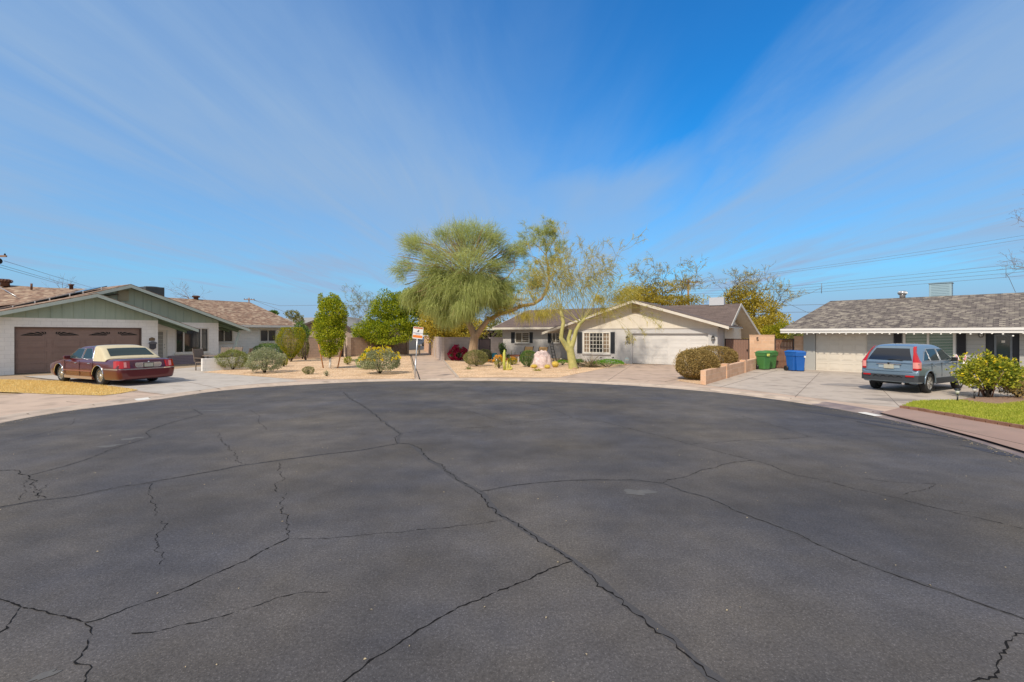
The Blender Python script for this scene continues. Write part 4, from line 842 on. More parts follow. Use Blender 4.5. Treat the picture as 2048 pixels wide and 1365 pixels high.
mb.build('cord', M_BLK, sl_)
# ================================================================== cars
def interp(tab, x):
    xs = [r[0] for r in tab]
    if x <= xs[0]: return tab[0][1:]
    if x >= xs[-1]: return tab[-1][1:]
    i = next(k for k in range(len(xs) - 1) if xs[k] <= x <= xs[k + 1]); t = (x - xs[i]) / (xs[i + 1] - xs[i])
    def m(k, c):
        if k == 0 or k == len(xs) - 1: return (tab[min(k + 1, len(xs) - 1)][c] - tab[max(k - 1, 0)][c]) / (xs[min(k + 1, len(xs) - 1)] - xs[max(k - 1, 0)])
        a = (tab[k][c] - tab[k - 1][c]) / (xs[k] - xs[k - 1]); b = (tab[k + 1][c] - tab[k][c]) / (xs[k + 1] - xs[k])
        return 0 if a * b <= 0 else 2 * a * b / (a + b)
    h = xs[i + 1] - xs[i]; out = []
    for c in range(1, len(tab[0])):
        p0, p1, m0, m1 = tab[i][c], tab[i + 1][c], m(i, c) * h, m(i + 1, c) * h
        out.append((2 * t**3 - 3 * t**2 + 1) * p0 + (t**3 - 2 * t**2 + t) * m0 + (-2 * t**3 + 3 * t**2) * p1 + (t**3 - t**2) * m1)
    return out
def chaikin(P, it=1):
    for _ in range(it):
        Q = [P[0]]
        for a, b in zip(P, P[1:]):
            Q += [tuple(u * .75 + v * .25 for u, v in zip(a, b)), tuple(u * .25 + v * .75 for u, v in zip(a, b))]
        P = Q + [P[-1]]
    return P
def wheel(parent, x, y, r, w, m_t, m_r, spokes, side, hub=.62):
    W_ = thing('wheel', None, None, (x, y, r)); W_.parent = parent
    for k in ('label', 'category'):
        if k in W_: del W_[k]
    s = side; mb = MB(); h = w / 2
    mb.lathe([(r * .66, -h), (r * .86, -h * 1.02), (r * .97, -h * .85), (r, -h * .5), (r, h * .5), (r * .97, h * .85), (r * .86, h * 1.02), (r * .66, h)], (0, 0, 0), 36, axis='y', caps=False); mb.build('tyre', m_t, W_, local=True)
    mb = MB(); yo = s * h * .86; R_ = r * .69
    mb.lathe([(R_, -h * .9), (R_, -.0), (R_ * .9, 0), (R_ * .9, s * h * .9)] if s > 0 else [(R_ * .9, s * h * .9), (R_ * .9, 0), (R_, 0), (R_, h * .9)], (0, 0, 0), 28, axis='y', caps=False)
    mb.lathe([(R_ * 1.02, yo + s * .004), (R_ * .97, yo + s * .012), (R_ * .90, yo - s * .004)], (0, 0, 0), 28, axis='y', caps=False)
    for k in range(spokes):
        a = 2 * math.pi * k / spokes; a1 = math.pi / spokes * .55
        p = lambda an, rr_, yy: (math.cos(an) * rr_, yy, math.sin(an) * rr_)
        mb.hexa([p(a - a1 * 1.1, R_ * .25, yo - s * .04), p(a + a1 * 1.1, R_ * .25, yo - s * .04), p(a + a1 * .8, R_ * .95, yo - s * .04), p(a - a1 * .8, R_ * .95, yo - s * .04),
                 p(a - a1 * 1.1, R_ * .25, yo), p(a + a1 * 1.1, R_ * .25, yo), p(a + a1 * .8, R_ * .95, yo - s * .004), p(a - a1 * .8, R_ * .95, yo - s * .004)])
    mb.lathe([(0, yo + s * .012), (R_ * .2, yo + s * .012), (R_ * .32, yo - s * .01), (R_ * .32, yo - s * .04)], (0, 0, 0), 16, axis='y'); mb.build('rim', m_r, W_, local=True)
    mb = MB(); mb.lathe([(R_ * .9, yo - s * .08), (0, yo - s * .08)], (0, 0, 0), 20, axis='y'); mb.build('brake_disc', M_BLK, W_, local=True)
    return W_
M_TYRE = mat('tyre_rubber', (.018, .018, .019), .8, bump=.2, scale=20); M_ALLOY = mat('alloy', (.72, .71, .69), .28, metal=.85); M_CHR = mat('chrome', (.82, .82, .84), .1, metal=1.0)
def make_car(root, ST, CAB, tumble, wb, zbelt, wheels, rw, paint, trim_lo=None, split_z=None):
    """lower body lofted from stations, arches cut with real cylinders; returns section helpers"""
    xs = np.unique(np.concatenate([np.linspace(ST[i][0], ST[i + 1][0], 5) for i in range(len(ST) - 1)]))
    rings_ = []
    for x in xs:
        zb_, ws, zm, wm, zs, wsh, zt_, wte = interp(ST, x)
        half = [(0, zb_), (ws * .9, zb_), (ws, zb_ + .05), (wm, zm), (wm * .995, (zm + zs) / 2 + .05), (wsh, zs), (wte, zt_ - .012), (wte * .5, zt_ + .004), (0, zt_ + .008)]
        half = chaikin(half, 2); rings_.append([(x, y, z) for y, z in half] + [(x, -y, z) for y, z in half[-2:0:-1]])
    n = len(rings_[0]); mb = MB(); mb.grid(lambda i, j: rings_[j][i], n, len(rings_), closeu=True)
    b0 = 0; mb.f.append(tuple(range(n))); mb.m.append(0); mb.sm.append(False); b1 = n * (len(rings_) - 1); mb.f.append(tuple(b1 + i for i in reversed(range(n)))); mb.m.append(0); mb.sm.append(False)
    mb.f = [tuple(reversed(f)) for f in mb.f]
    body = mb.build('body', [paint, M_DARK], root, local=True)
    bm_ = bmesh.new(); bm_.from_mesh(body.data); bmesh.ops.recalc_face_normals(bm_, faces=bm_.faces); bm_.to_mesh(body.data); bm_.free()
    cut = MB(); (xf, rr_, yw) = wheels
    for x in (0, xf):
        for s in (1, -1):
            P = [(x + math.cos(2 * math.pi * k / 36) * rr_ * 1.17, s * 1.3, rr_ + math.sin(2 * math.pi * k / 36) * rr_ * 1.17) for k in range(36)]
            cut.prism(P, (0, -s * .72, 0), 1 if False else 0)
    co = cut.build('cut', M_DARK); bm_ = bmesh.new(); bm_.from_mesh(co.data); bmesh.ops.recalc_face_normals(bm_, faces=bm_.faces); bm_.to_mesh(co.data); bm_.free()
    co.matrix_world = Matrix.LocRotScale(root.location, root.rotation_euler, (1, 1, 1)); md = body.modifiers.new('arch', 'BOOLEAN'); md.operation = 'DIFFERENCE'; md.solver = 'EXACT'; md.object = co; md.material_mode = 'TRANSFER'
    bpy.context.view_layer.update(); dg = bpy.context.evaluated_depsgraph_get(); me = bpy.data.meshes.new_from_object(body.evaluated_get(dg)); old = body.data; body.modifiers.clear(); body.data = me; me.name = 'body'
    bpy.data.meshes.remove(old); bpy.data.objects.remove(co)
    def zt(x): return interp(CAB, x)[0]
    def yy(z): return wb - (z - zbelt) * tumble
    def sec(x, off=0.0):
        T = zt(x); ze_ = max(zbelt - .02, T - .075); h = [(yy(zbelt - .04) + off, zbelt - .04), (yy((zbelt + ze_) / 2) + off, (zbelt + ze_) / 2), (yy(ze_) + off, ze_), (yy(ze_) - .05 + off, ze_ + .05 + off * .5), (yy(ze_) - .16, T - .002 + off), (yy(ze_) * .5, T + .012 + off), (0, T + .016 + off)]
        h = chaikin(h, 2); return [(x, y, z) for y, z in h] + [(x, -y, z) for y, z in h[-2::-1]]
    cx = np.unique(np.concatenate([np.linspace(CAB[i][0], CAB[i + 1][0], 6) for i in range(len(CAB) - 1)])); rs = [sec(x) for x in cx]
    mb = MB(); mb.grid(lambda i, j: rs[j][i], len(rs[0]), len(rs)); cab = mb.build('cabin', paint, root, local=True)
    for s, (x, y) in ((1, (0, yw)), (-1, (0, -yw)), (1, (xf, yw)), (-1, (xf, -yw))): wheel(root, x, y, rr_, rw[0], M_TYRE, M_ALLOY, rw[1], s)
    return zt, yy, sec
def side_glass(root, yy, quads, m, name='side_window', frame=None):
    """quads: ((x_rear_bottom,x_front_bottom,z0),(x_rear_top,x_front_top,z1))"""
    for s in (1, -1):
        for q in quads:
            def fn(i, j, q=q, s=s):
                u, v = i / 4, j / 6; (a0, a1, z0), (b0, b1, z1) = q
                vv = v; z = z0 + (z1 - z0) * vv; x = (a0 + (b0 - a0) * vv) * (1 - u) + (a1 + (b1 - a1) * vv) * u; return (x, s * (yy(z) + .008), z)
            mb = MB(); mb.grid(fn, 5, 7); mb.grid(lambda i, j, f=fn: (f(i, j)[0], f(i, j)[1] - s * .012, f(i, j)[2]), 5, 7); o_ = mb.build(name, m, root, local=True)
            if frame:
                f = MB(); c = [fn(0, 0), fn(4, 0), fn(4, 6), fn(0, 6), fn(0, 0)]; f.tube(c, .009, 4, caps=False); f.build('window_trim', frame, o_, local=True)
def top_glass(root, zt, yy, xa, xb, fr, m, name, zbelt, lift=.012):
    def fn(i, j):
        x = xa + (xb - xa) * j / 8; T = zt(x); y = (yy(max(zbelt, T - .075)) - .06) * fr * (i / 6 - 1) if True else 0; f = abs(i / 6 - 1); return (x, y, T + .016 - .018 * f * f + lift)
    mb = MB(); mb.grid(fn, 13, 9); return mb.build(name, m, root, local=True)
def band(mb, pts, z0, z1, th, mi=0):
    for (a, b) in zip(pts, pts[1:]):
        A, B = Vector((*a, 0)), Vector((*b, 0)); d = (B - A).normalized(); n = Vector((d.y, -d.x, 0)) * th
        mb.hexa([(A.x, A.y, z0), (B.x, B.y, z0), (B.x + n.x, B.y + n.y, z0), (A.x + n.x, A.y + n.y, z0), (A.x, A.y, z1), (B.x, B.y, z1), (B.x + n.x, B.y + n.y, z1), (A.x + n.x, A.y + n.y, z1)], mi)
M_PLATE = mat('licence_plate', (.50, .52, .32), .5, c2=(.34, .30, .36), scale=26, stretch=(1, 1, 3))
M_CGL = glassmat('car_glass', (.012, .03, .034), .04, .35); M_RED = mat('red_lens', (.42, .008, .01), .12, coat=.6); M_REDL = mat('clear_red_lens', (.75, .30, .28), .12, coat=.5); M_AMB = mat('amber_lens', (.75, .26, .03), .2)
def paintmat(name, c, **k):
    m = mat(name, c, .28, spec=.5, coat=1.0, **k); b = m.node_tree.nodes['Principled BSDF']; b.inputs['Coat Roughness'].default_value = .04; b.inputs['Metallic'].default_value = .35; return m
# ---- burgundy sedan
ang = R(155); rl_ = G(207, 770.5, GZ); left = Vector((-math.sin(ang), math.cos(ang), 0)); org = rl_ - left * .80
SD = thing('sedan', 'burgundy four door sedan with cream half vinyl roof parked by the brown garage', 'car', (org.x, org.y, GZ + .004), ang)
PNT = paintmat('burgundy_paint', (.105, .005, .009))
ST = [(-1.39, .34, .66, .5, .70, .58, .68, .61, .60), (-1.36, .26, .82, .5, .87, .60, .85, .66, .76), (-1.30, .23, .88, .5, .93, .64, .90, .80, .78), (-1.27, .22, .9, .5, .945, .84, .86, .925, .74), (-1.12, .20, .92, .5, .96, .88, .885, .975, .76), (-.42, .18, .94, .5, .985, .905, .925, 1.0, .80),
      (.6, .17, .95, .5, .992, .90, .94, .955, .86), (1.8, .17, .95, .5, .992, .90, .94, .955, .86), (2.4, .17, .95, .5, .99, .90, .93, .985, .80), (3.2, .18, .94, .5, .98, .85, .89, .935, .74), (3.8, .22, .90, .5, .94, .77, .85, .86, .68), (4.02, .27, .80, .5, .84, .67, .77, .72, .6), (4.08, .36, .66, .48, .70, .57, .64, .59, .5)]
CAB = [(-.44, .985), (-.2, 1.12), (.12, 1.32), (.32, 1.40), (.7, 1.445), (1.2, 1.46), (1.6, 1.44), (1.85, 1.38), (2.2, 1.19), (2.56, .985)]
zt, yy, sec = make_car(SD, ST, CAB, .34, .915, .93, (2.99, .335, .80), (.225, 12), PNT)
side_glass(SD, yy, [((.50, 1.28, .965), (.82, 1.28, 1.355)), ((1.36, 2.38, .965), (1.36, 1.86, 1.345))], M_CGL, frame=M_CHR)
VIN = mat('cream_vinyl', (.56, .50, .34), .65, c2=(.50, .44, .30), scale=6, bump=.15)
mb = MB(); ns = len(sec(0)); cr = lambda k: .40 + .42 * min(1, (min(k, ns - 1 - k)) / (ns * .28))
mb.grid(lambda i, j: [(x, y, z) for x, y, z in [sec(-.44 + (cr(i) + .44) * j / 24, .010)[i]]][0], ns, 25); vr = mb.build('vinyl_roof', VIN, SD, local=True)
mb = MB(); mb.tube([sec(cr(i), .014)[i] for i in range(ns)], .012, 5); mb.build('roof_trim', M_CHR, vr, local=True)
top_glass(SD, zt, yy, -.30, .16, .86, M_CGL, 'rear_window', .93, .02); top_glass(SD, zt, yy, 1.9, 2.5, .95, M_CGL, 'windscreen', .93); top_glass(SD, zt, yy, 1.0, 1.42, .5, M_CGL, 'sunroof', .93, .014)
for s in (1, -1):
    mb = MB(); pl_ = [(-1.365, .60), (-1.36, .80), (-1.31, .895), (-1.22, .945), (-1.05, .968), (-1.05, .9), (-1.2, .8), (-1.25, .6)]
    mb.prism([(x, s * y, .665) for x, y in (pl_ if s > 0 else pl_[::-1])], (.045, -s * .02, .25)); t_ = mb.build('tail_light', M_RED, SD, bevel=.012, local=True)
    mb = MB(); pl2 = [(-1.372, .70), (-1.366, .78), (-1.3, .74), (-1.3, .70)]; mb.prism([(x, s * y, .69) for x, y in (pl2 if s > 0 else pl2[::-1])], (.03, 0, .19)); mb.build('lens_stripe', M_REDL, t_, local=True)
    mb = MB(); pl_ = [(4.05, .45), (3.98, .74), (3.80, .86), (3.72, .8), (3.9, .42)]; mb.prism([(x, s * y, .60) for x, y in (pl_ if s < 0 else pl_[::-1])], (-.03, 0, .15)); mb.build('headlight', M_AMB, SD, bevel=.01, local=True)
    mb = MB(); mb.box((2.22, s * 1.02, 1.0), (.10, .2, .13)); mb.box((2.24, s * .93, .95), (.06, .12, .05)); mb.build('mirror', PNT, SD, bevel=.03, local=True)
    for x in (.62, 1.62): mb = MB(); mb.box((x, s * .992, .80), (.17, .03, .032)); mb.build('door_handle', M_CHR, SD, bevel=.008, local=True)
    mb = MB(); band(mb, [(x, s * (interp(ST, x)[3] + .004)) for x in np.linspace(.42, 2.58, 12)][::(1 if s < 0 else -1)], .485, .535, .012); mb.build('side_moulding', mat('moulding', (.30, .12, .09), .3, metal=.3), SD, local=True)
    mb = MB(); band(mb, [(x, s * (interp(ST, x)[1] + .012)) for x in np.linspace(.44, 2.56, 10)][::(1 if s < 0 else -1)], .20, .30, .014); mb.build('sill_trim', mat('champagne', (.48, .36, .27), .35, metal=.5), SD, local=True)
    for xc in (0, 2.99):
        mb = MB(); mb.tube([(xc + math.cos(a) * .405, s * (interp(ST, xc + math.cos(a) * .405)[3] - .002), .335 + math.sin(a) * .405) for a in np.linspace(.12, math.pi - .12, 16)], .015, 5); mb.build('arch_trim', M_CHR, SD, local=True)
    for x in (.36, 1.32, 2.46):
        mb = MB(); mb.box((x, s * .991, .60), (.008, .012, .56)); mb.build('door_gap', M_DARK, SD, local=True)
mb = MB(); pts = [(-.45, -.995), (-.8, -.985), (-1.1, -.968), (-1.27, -.945), (-1.345, -.88), (-1.375, -.75), (-1.395, -.5), (-1.40, 0)]; pts = pts + [(x, -y) for x, y in pts[-2::-1]]
band(mb, pts, .595, .635, .018); mb.build('bumper_strip', M_CHR, SD, local=True)
mb = MB(); mb.prism([(-1.335, y, z) for y, z in ((-.36, .665), (.36, .665), (.42, .70), (.44, .80), (.40, .845), (-.40, .845), (-.44, .80), (-.42, .70))], (-.035, 0, 0)); pp = mb.build('plate_panel', M_CHR, SD, bevel=.01, local=True)
mb = MB(); mb.box((-1.378, 0, .75), (.012, .33, .17)); mb.build('plate_frame', M_BLK, pp, local=True); mb = MB(); mb.box((-1.386, 0, .75), (.008, .29, .135)); mb.build('licence_plate', M_PLATE, pp, local=True)
mb = MB(); mb.lathe([(.0, -.01), (.03, -.008), (.03, .0)], (-1.37, 0, .865), 10, axis='x'); mb.build('emblem', M_CHR, SD, local=True)
# ---- blue grey suv
ang = R(28); rr0 = G(1860, 787, GZ); right = Vector((math.sin(ang), -math.cos(ang), 0)); org = rr0 - right * .79
SV = thing('suv', 'blue grey compact suv parked nose in before the grey house window', 'car', (org.x, org.y, GZ + .004), ang)
PB2 = paintmat('steel_blue_paint', (.17, .245, .32)); CLAD = mat('grey_cladding', (.035, .04, .048), .6)
ST = [(-.93, .50, .66, .58, .70, .68, .68, .70, .60), (-.90, .42, .80, .6, .84, .72, .82, .76, .74), (-.85, .36, .85, .6, .885, .76, .86, .80, .80), (-.82, .33, .86, .6, .90, 1.0, .875, 1.06, .82), (-.4, .30, .88, .6, .91, 1.0, .89, 1.06, .84), (.5, .28, .89, .6, .912, 1.0, .89, 1.06, .84), (2.0, .28, .89, .6, .912, 1.0, .89, 1.06, .84),
      (2.5, .28, .89, .6, .91, .98, .88, 1.06, .80), (3.0, .29, .88, .6, .90, .93, .85, 1.0, .72), (3.35, .33, .84, .6, .86, .84, .79, .9, .62), (3.53, .40, .74, .6, .76, .74, .69, .78, .55), (3.59, .48, .6, .58, .62, .66, .58, .68, .45)]
CAB = [(-.865, 1.02), (-.83, 1.11), (-.71, 1.33), (-.56, 1.51), (-.42, 1.595), (-.12, 1.645), (.4, 1.665), (1.0, 1.65), (1.35, 1.59), (1.68, 1.42), (2.0, 1.23), (2.36, 1.05)]
zt, yy, sec = make_car(SV, ST, CAB, .42, .885, 1.03, (2.62, .345, .785), (.225, 7), PB2)
side_glass(SV, yy, [((-.42, .12, 1.10), (.0, .12, 1.42)), ((.17, .90, 1.085), (.17, .90, 1.50)), ((.98, 1.98, 1.085), (.98, 1.46, 1.49))], M_CGL, frame=M_ALU)
def xr(z):                                    # rear face of the cabin at height z
    lo, hi = -.865, -.42
    for _ in range(24):
        m_ = (lo + hi) / 2
        if zt(m_) < z: lo = m_
        else: hi = m_
    return lo
mb = MB(); mb.grid(lambda i, j: (xr(1.12 + .40 * j / 8) - .030 + .02 * abs(i / 5 - 1) ** 2, (yy(1.12 + .40 * j / 8) - .16) * (i / 5 - 1), 1.12 + .40 * j / 8), 11, 9); mb.build('rear_window', glassmat('dark_glass', (.012, .014, .02), .05), SV, local=True)
mb = MB(); mb.tube([(-.87, .02, 1.13), (-.86, -.15, 1.14), (-.87, -.42, 1.115)], .012, 5); mb.build('wiper', M_BLK, SV, local=True)
top_glass(SV, zt, yy, 1.42, 2.3, .95, M_CGL, 'windscreen', 1.03)
for s in (1, -1):
    zs_ = [.80, .86, .92, 1.0, 1.06, 1.15, 1.25, 1.35, 1.45, 1.54, 1.59]
    def pr_(z, k):
        if z < 1.08: xx, yv, wi, fo = -.855 + .02 * 0, .885, .155, .20
        else: xx, yv, wi, fo = xr(z) + .0, yy(z), .145 - .09 * min(1, (z - 1.08) / .3), .18 - .135 * min(1, (z - 1.08) / .3)
        return [(xx - .028, s * (yv - wi), z), (xx - .040, s * (yv - wi * .5), z), (xx - .022, s * (yv - .015), z), (xx + .05, s * (yv + .018), z), (xx + fo, s * (yv + .016), z)][k]
    for nm, sel, mm_ in (('tail_light', zs_[4:], M_RED), ('reverse_light', zs_[1:5], M_REDL), ('tail_light', zs_[0:2], M_RED)):
        mb = MB(); mb.grid(lambda i, j: pr_(sel[j], i), 5, len(sel)); mb.build(nm, mm_, SV, local=True)
    mb = MB(); mb.box((-.955, s * .67, .59), (.04, .25, .055), -s * .12); mb.build('reflector', M_RED, SV, bevel=.008, local=True)
    mb = MB(); mb.box((1.84, s * .98, 1.12), (.12, .17, .14)); mb.box((1.86, s * .90, 1.07), (.07, .1, .05)); mb.build('mirror', M_BLK, SV, bevel=.035, local=True)
    for x in (.35, 1.32): mb = MB(); mb.box((x, s * .915, .94), (.17, .03, .035)); mb.build('door_handle', PB2, SV, bevel=.01, local=True)
    mb = MB(); band(mb, [(x, s * (interp(ST, x)[3] - .004)) for x in np.linspace(.44, 2.18, 12)][::(1 if s < 0 else -1)], .30, .50, .016); mb.build('sill_cladding', CLAD, SV, local=True)
    for xc in (0, 2.62):
        mb = MB(); mb.tube([(xc + math.cos(a) * .425, s * (interp(ST, xc + math.cos(a) * .425)[3] - .004), .345 + math.sin(a) * .425) for a in np.linspace(-.05, math.pi + .05, 16)], .022, 5); mb.build('arch_flare', PB2, SV, local=True)
    for x in (.14, .95, 2.2): mb = MB(); mb.box((x, s * .909, .78), (.007, .012, .5)); mb.build('door_gap', M_DARK, SV, local=True)
    mb = MB(); mb.box((3.48, s * .58, .74), (.14, .26, .14)); mb.build('headlight', mat('clear_lens', (.6, .62, .62), .1), SV, bevel=.03, local=True)
mb = MB(); pts = [(-.46, -.915), (-.75, -.915), (-.88, -.885), (-.935, -.79), (-.955, -.5), (-.96, 0)]; pts = pts + [(x, -y) for x, y in pts[-2::-1]]
band(mb, pts, .40, .62, .022); bc = mb.build('bumper_cladding', CLAD, SV, local=True)
for y in (-.36, -.12, .12, .36): mb = MB(); mb.tube([(-.985, y + math.cos(a) * .085, .55 + math.sin(a) * .05) for a in np.linspace(0, math.pi, 8)], .016, 5); mb.build('bumper_recess', CLAD, bc, local=True)
mb = MB(); band(mb, [(-.93, -.74), (-.945, -.4), (-.95, 0), (-.945, .4), (-.93, .74)], .735, .765, .02); mb.build('bumper_step', PB2, SV, local=True)
mb = MB(); mb.box((-.872, 0, .985), (.05, .78, .03)); mb.build('chrome_bar', M_CHR, SV, bevel=.008, local=True)
mb = MB(); band(mb, [(-.862, -.33), (-.862, .33)], .84, .965, .01); mb.build('plate_recess', mat('silver_blue_trim', (.30, .38, .44), .4), SV, local=True)
mb = MB(); mb.box((-.880, 0, .895), (.01, .31, .155)); mb.build('licence_plate', M_PLATE, SV, local=True)
mb = MB(); mb.lathe([(0, -.008), (.035, -.006), (.035, .004)], (-.893, 0, 1.0), 10, axis='x'); mb.build('emblem', M_BLK, SV, local=True)
mb = MB(); mb.tube([(-.93, -.45, .33), (-.6, -.45, .34)], .035, 10); mb.build('exhaust', M_CHR, SV, local=True)
mb = MB(); mb.box((-.3, 0, .36), (1.1, 1.2, .12)); mb.build('underbody', M_DARK, SV, local=True)
mb = MB(); mb.tube([(-.35, 0, 1.66), (-.40, 0, 1.70), (-.5, 0, 1.86)], .008, 5); mb.build('aerial', M_BLK, SV, local=True)

SV.scale = (.90, .88, .95)
# ================================================================== vegetation
def unit(a): return a / np.maximum(np.linalg.norm(a, axis=-1, keepdims=True), 1e-9)
def leafquads(P, D, L, wd, jitter=.8):
    """one small rhombic leaf per point, roughly along D"""
    n = len(P); L = np.broadcast_to(L, n)[:, None]; a = unit(D + RNG.normal(0, jitter, (n, 3))); b = unit(np.cross(a, RNG.normal(0, 1, (n, 3)))); w = L * wd
    V = np.stack([P, P + a * L * .5 + b * w, P + a * L, P + a * L * .5 - b * w], 1).reshape(-1, 3); return V, np.arange(4 * n).reshape(-1, 4)
def strands(P, D, L, w, seg=3, droop=.5, curl=.12):
    """thin drooping needles: ribbons of `seg` quads"""
    n = len(P); L = np.broadcast_to(L, n)[:, None]; p = P.copy(); d = unit(D); rows = []; side = unit(np.cross(d, RNG.normal(0, 1, (n, 3))))
    for k in range(seg + 1):
        ww = w * (1 - k / (seg + .6)); rows.append((p - side * ww, p + side * ww)); d = unit(d + np.array([0, 0, -droop / seg]) + RNG.normal(0, curl, (n, 3))); p = p + d * L / seg
    V = np.stack([q for r in rows for q in r], 1).reshape(-1, 3); k2 = 2 * (seg + 1); base = np.arange(n)[:, None] * k2
    Fq = np.concatenate([base + np.array([[2 * k, 2 * k + 1, 2 * k + 3, 2 * k + 2]]) for k in range(seg)], 0); return V, Fq
def join(parts):
    Vs, Fs, b = [], [], 0
    for V, Fc in parts: Vs.append(V); Fs.append(Fc + b); b += len(V)
    return np.concatenate(Vs), np.concatenate(Fs)
def shell(n, c, r, lo=.72, hi=1.0, bump=.12, freq=3.0, zmin=-.9, seed=0, shape=None):
    d = unit(RNG.normal(0, 1, (n, 3))); d = d[d[:, 2] > zmin]; rs = np.random.default_rng(seed); w = np.zeros(len(d))
    for _ in range(9): k = rs.normal(0, freq, 3); w += np.sin(d @ k + rs.uniform(0, 6.28))
    w /= 4.0; rad = RNG.uniform(lo, hi, len(d)) ** .7 * (1 + bump * w); p = d * rad[:, None]
    if shape is not None: p = shape(p)
    return np.array(c) + p * np.array(r), d
def box_px(x0, x1, yt, yb, z=GZ, back=0.0):
    g = G((x0 + x1) / 2, yb, z); Y = g.y; w = (x1 - x0) * Y / F / 2; Y2 = Y + w * .6 + back; w = (x1 - x0) * Y2 / F / 2; ht = CAMZ - (yt - HY) / F * Y2 - z
    return (kY((x0 + x1) / 2) * Y2, Y2, z), w, ht
def shrub(name, lab, px, n, L, m, core=(.05, .04, .025), bump=.12, flat=.0, stems=True, group=None, cat='shrub', depth=1.0, gap=.06, lo=.72, wd=.32, shape=None, zmin=-.85, freq=3.0, extra=None, back=0.0):
    c, w, h = box_px(*px, back=back); root = thing(name, lab, cat, c, 0, group); hz = h / 2 * (1 - gap / 2); cz = c[2] + h - hz
    P, d = shell(n, (c[0], c[1], cz), (w, w * depth, hz), lo, 1.0, bump, freq, zmin, seed=len(scene.objects), shape=shape)
    P2_, d2_ = shell(int(n * .07), (c[0], c[1], cz), (w, w * depth, hz), .95, 1.12, bump * 1.2, freq * 1.5, max(zmin, -.5), seed=3, shape=shape); P = np.concatenate([P, P2_]); d = np.concatenate([d, d2_])
    V, Fc = leafquads(P, d * .8 + np.array([0, 0, .3]), RNG.uniform(.7, 1.3, len(P)) * L, wd); npmesh('foliage', V, Fc, m, parent=root)
    mb = MB(); rr = random.Random(len(V)); cm = mat(name + '_stems', core, .9)
    for k in range(9):
        a = rr.uniform(0, 6.28); q = rr.uniform(.2, .75); mb.tube([(c[0] + rr.uniform(-.05, .05), c[1] + rr.uniform(-.05, .05), c[2] - .02), (c[0] + math.cos(a) * w * q * .5, c[1] + math.sin(a) * w * depth * q * .5, c[2] + h * .3), (c[0] + math.cos(a) * w * q, c[1] + math.sin(a) * w * depth * q, c[2] + h * rr.uniform(.5, .85))], [.022, .015, .006], 5)
    mb.build('stem', cm, root)
    if extra: extra(root, c, w, h, cz, hz)
    return root
ML = dict(
 citrus=leafmat('citrus_leaf', (.15, .24, .015), (.56, .56, .03), 2.2, .4), dark=leafmat('dark_green_leaf', (.10, .18, .012), (.50, .54, .03), 1.4, .45), olive=leafmat('olive_leaf', (.15, .16, .05), (.38, .36, .14), 3, .35),
 sage=leafmat('sage_leaf', (.22, .26, .13), (.46, .47, .28), 3, .35), topiary=leafmat('yellow_green_leaf', (.12, .20, .01), (.50, .42, .02), 3, .3), hedge=leafmat('brown_green_leaf', (.20, .15, .045), (.52, .37, .14), 4, .3),
 green=leafmat('mid_green_leaf', (.07, .16, .035), (.22, .32, .08), 3, .35), bright=leafmat('bright_leaf', (.06, .20, .01), (.20, .42, .02), 3, .3), mesq=leafmat('mesquite_leaf', (.30, .26, .03), (.70, .56, .09), 1.2, .45),
 weep=leafmat('needle_foliage', (.33, .38, .115), (.63, .68, .28), .9, .5), weepd=leafmat('needle_foliage_deep', (.09, .11, .03), (.22, .24, .08), .9, .3), palo=leafmat('palo_verde_leaf', (.32, .31, .05), (.66, .54, .12), 1.5, .4),
 yellow=leafmat('yellow_petal', (.62, .44, .01), (.80, .66, .03), 6, .2), red=leafmat('magenta_petal', (.30, .004, .04), (.62, .03, .12), 6, .25), orange=leafmat('orange_petal', (.70, .26, .02), (.80, .46, .04), 6, .2),
 bg=leafmat('far_foliage', (.14, .16, .05), (.33, .34, .12), .6, .25), rose=leafmat('rose_bush_leaf', (.09, .15, .015), (.52, .50, .05), 3, .3), agave=leafmat('agave_leaf', (.14, .12, .07), (.32, .26, .15), 5, .1))
M_BARK = mat('tan_bark', (.26, .17, .10), .9, c2=(.42, .30, .19), scale=7, bump=.5, bscale=25, stretch=(1, 1, .35)); M_PALO = mat('yellow_green_bark', (.30, .30, .09), .8, c2=(.50, .44, .17), scale=5, bump=.25, bscale=20)
M_DBARK = mat('dark_bark', (.07, .05, .035), .9, c2=(.13, .09, .06), scale=9, bump=.4); M_GTWIG = mat('green_twig', (.24, .24, .10), .8, c2=(.36, .33, .14), scale=2)
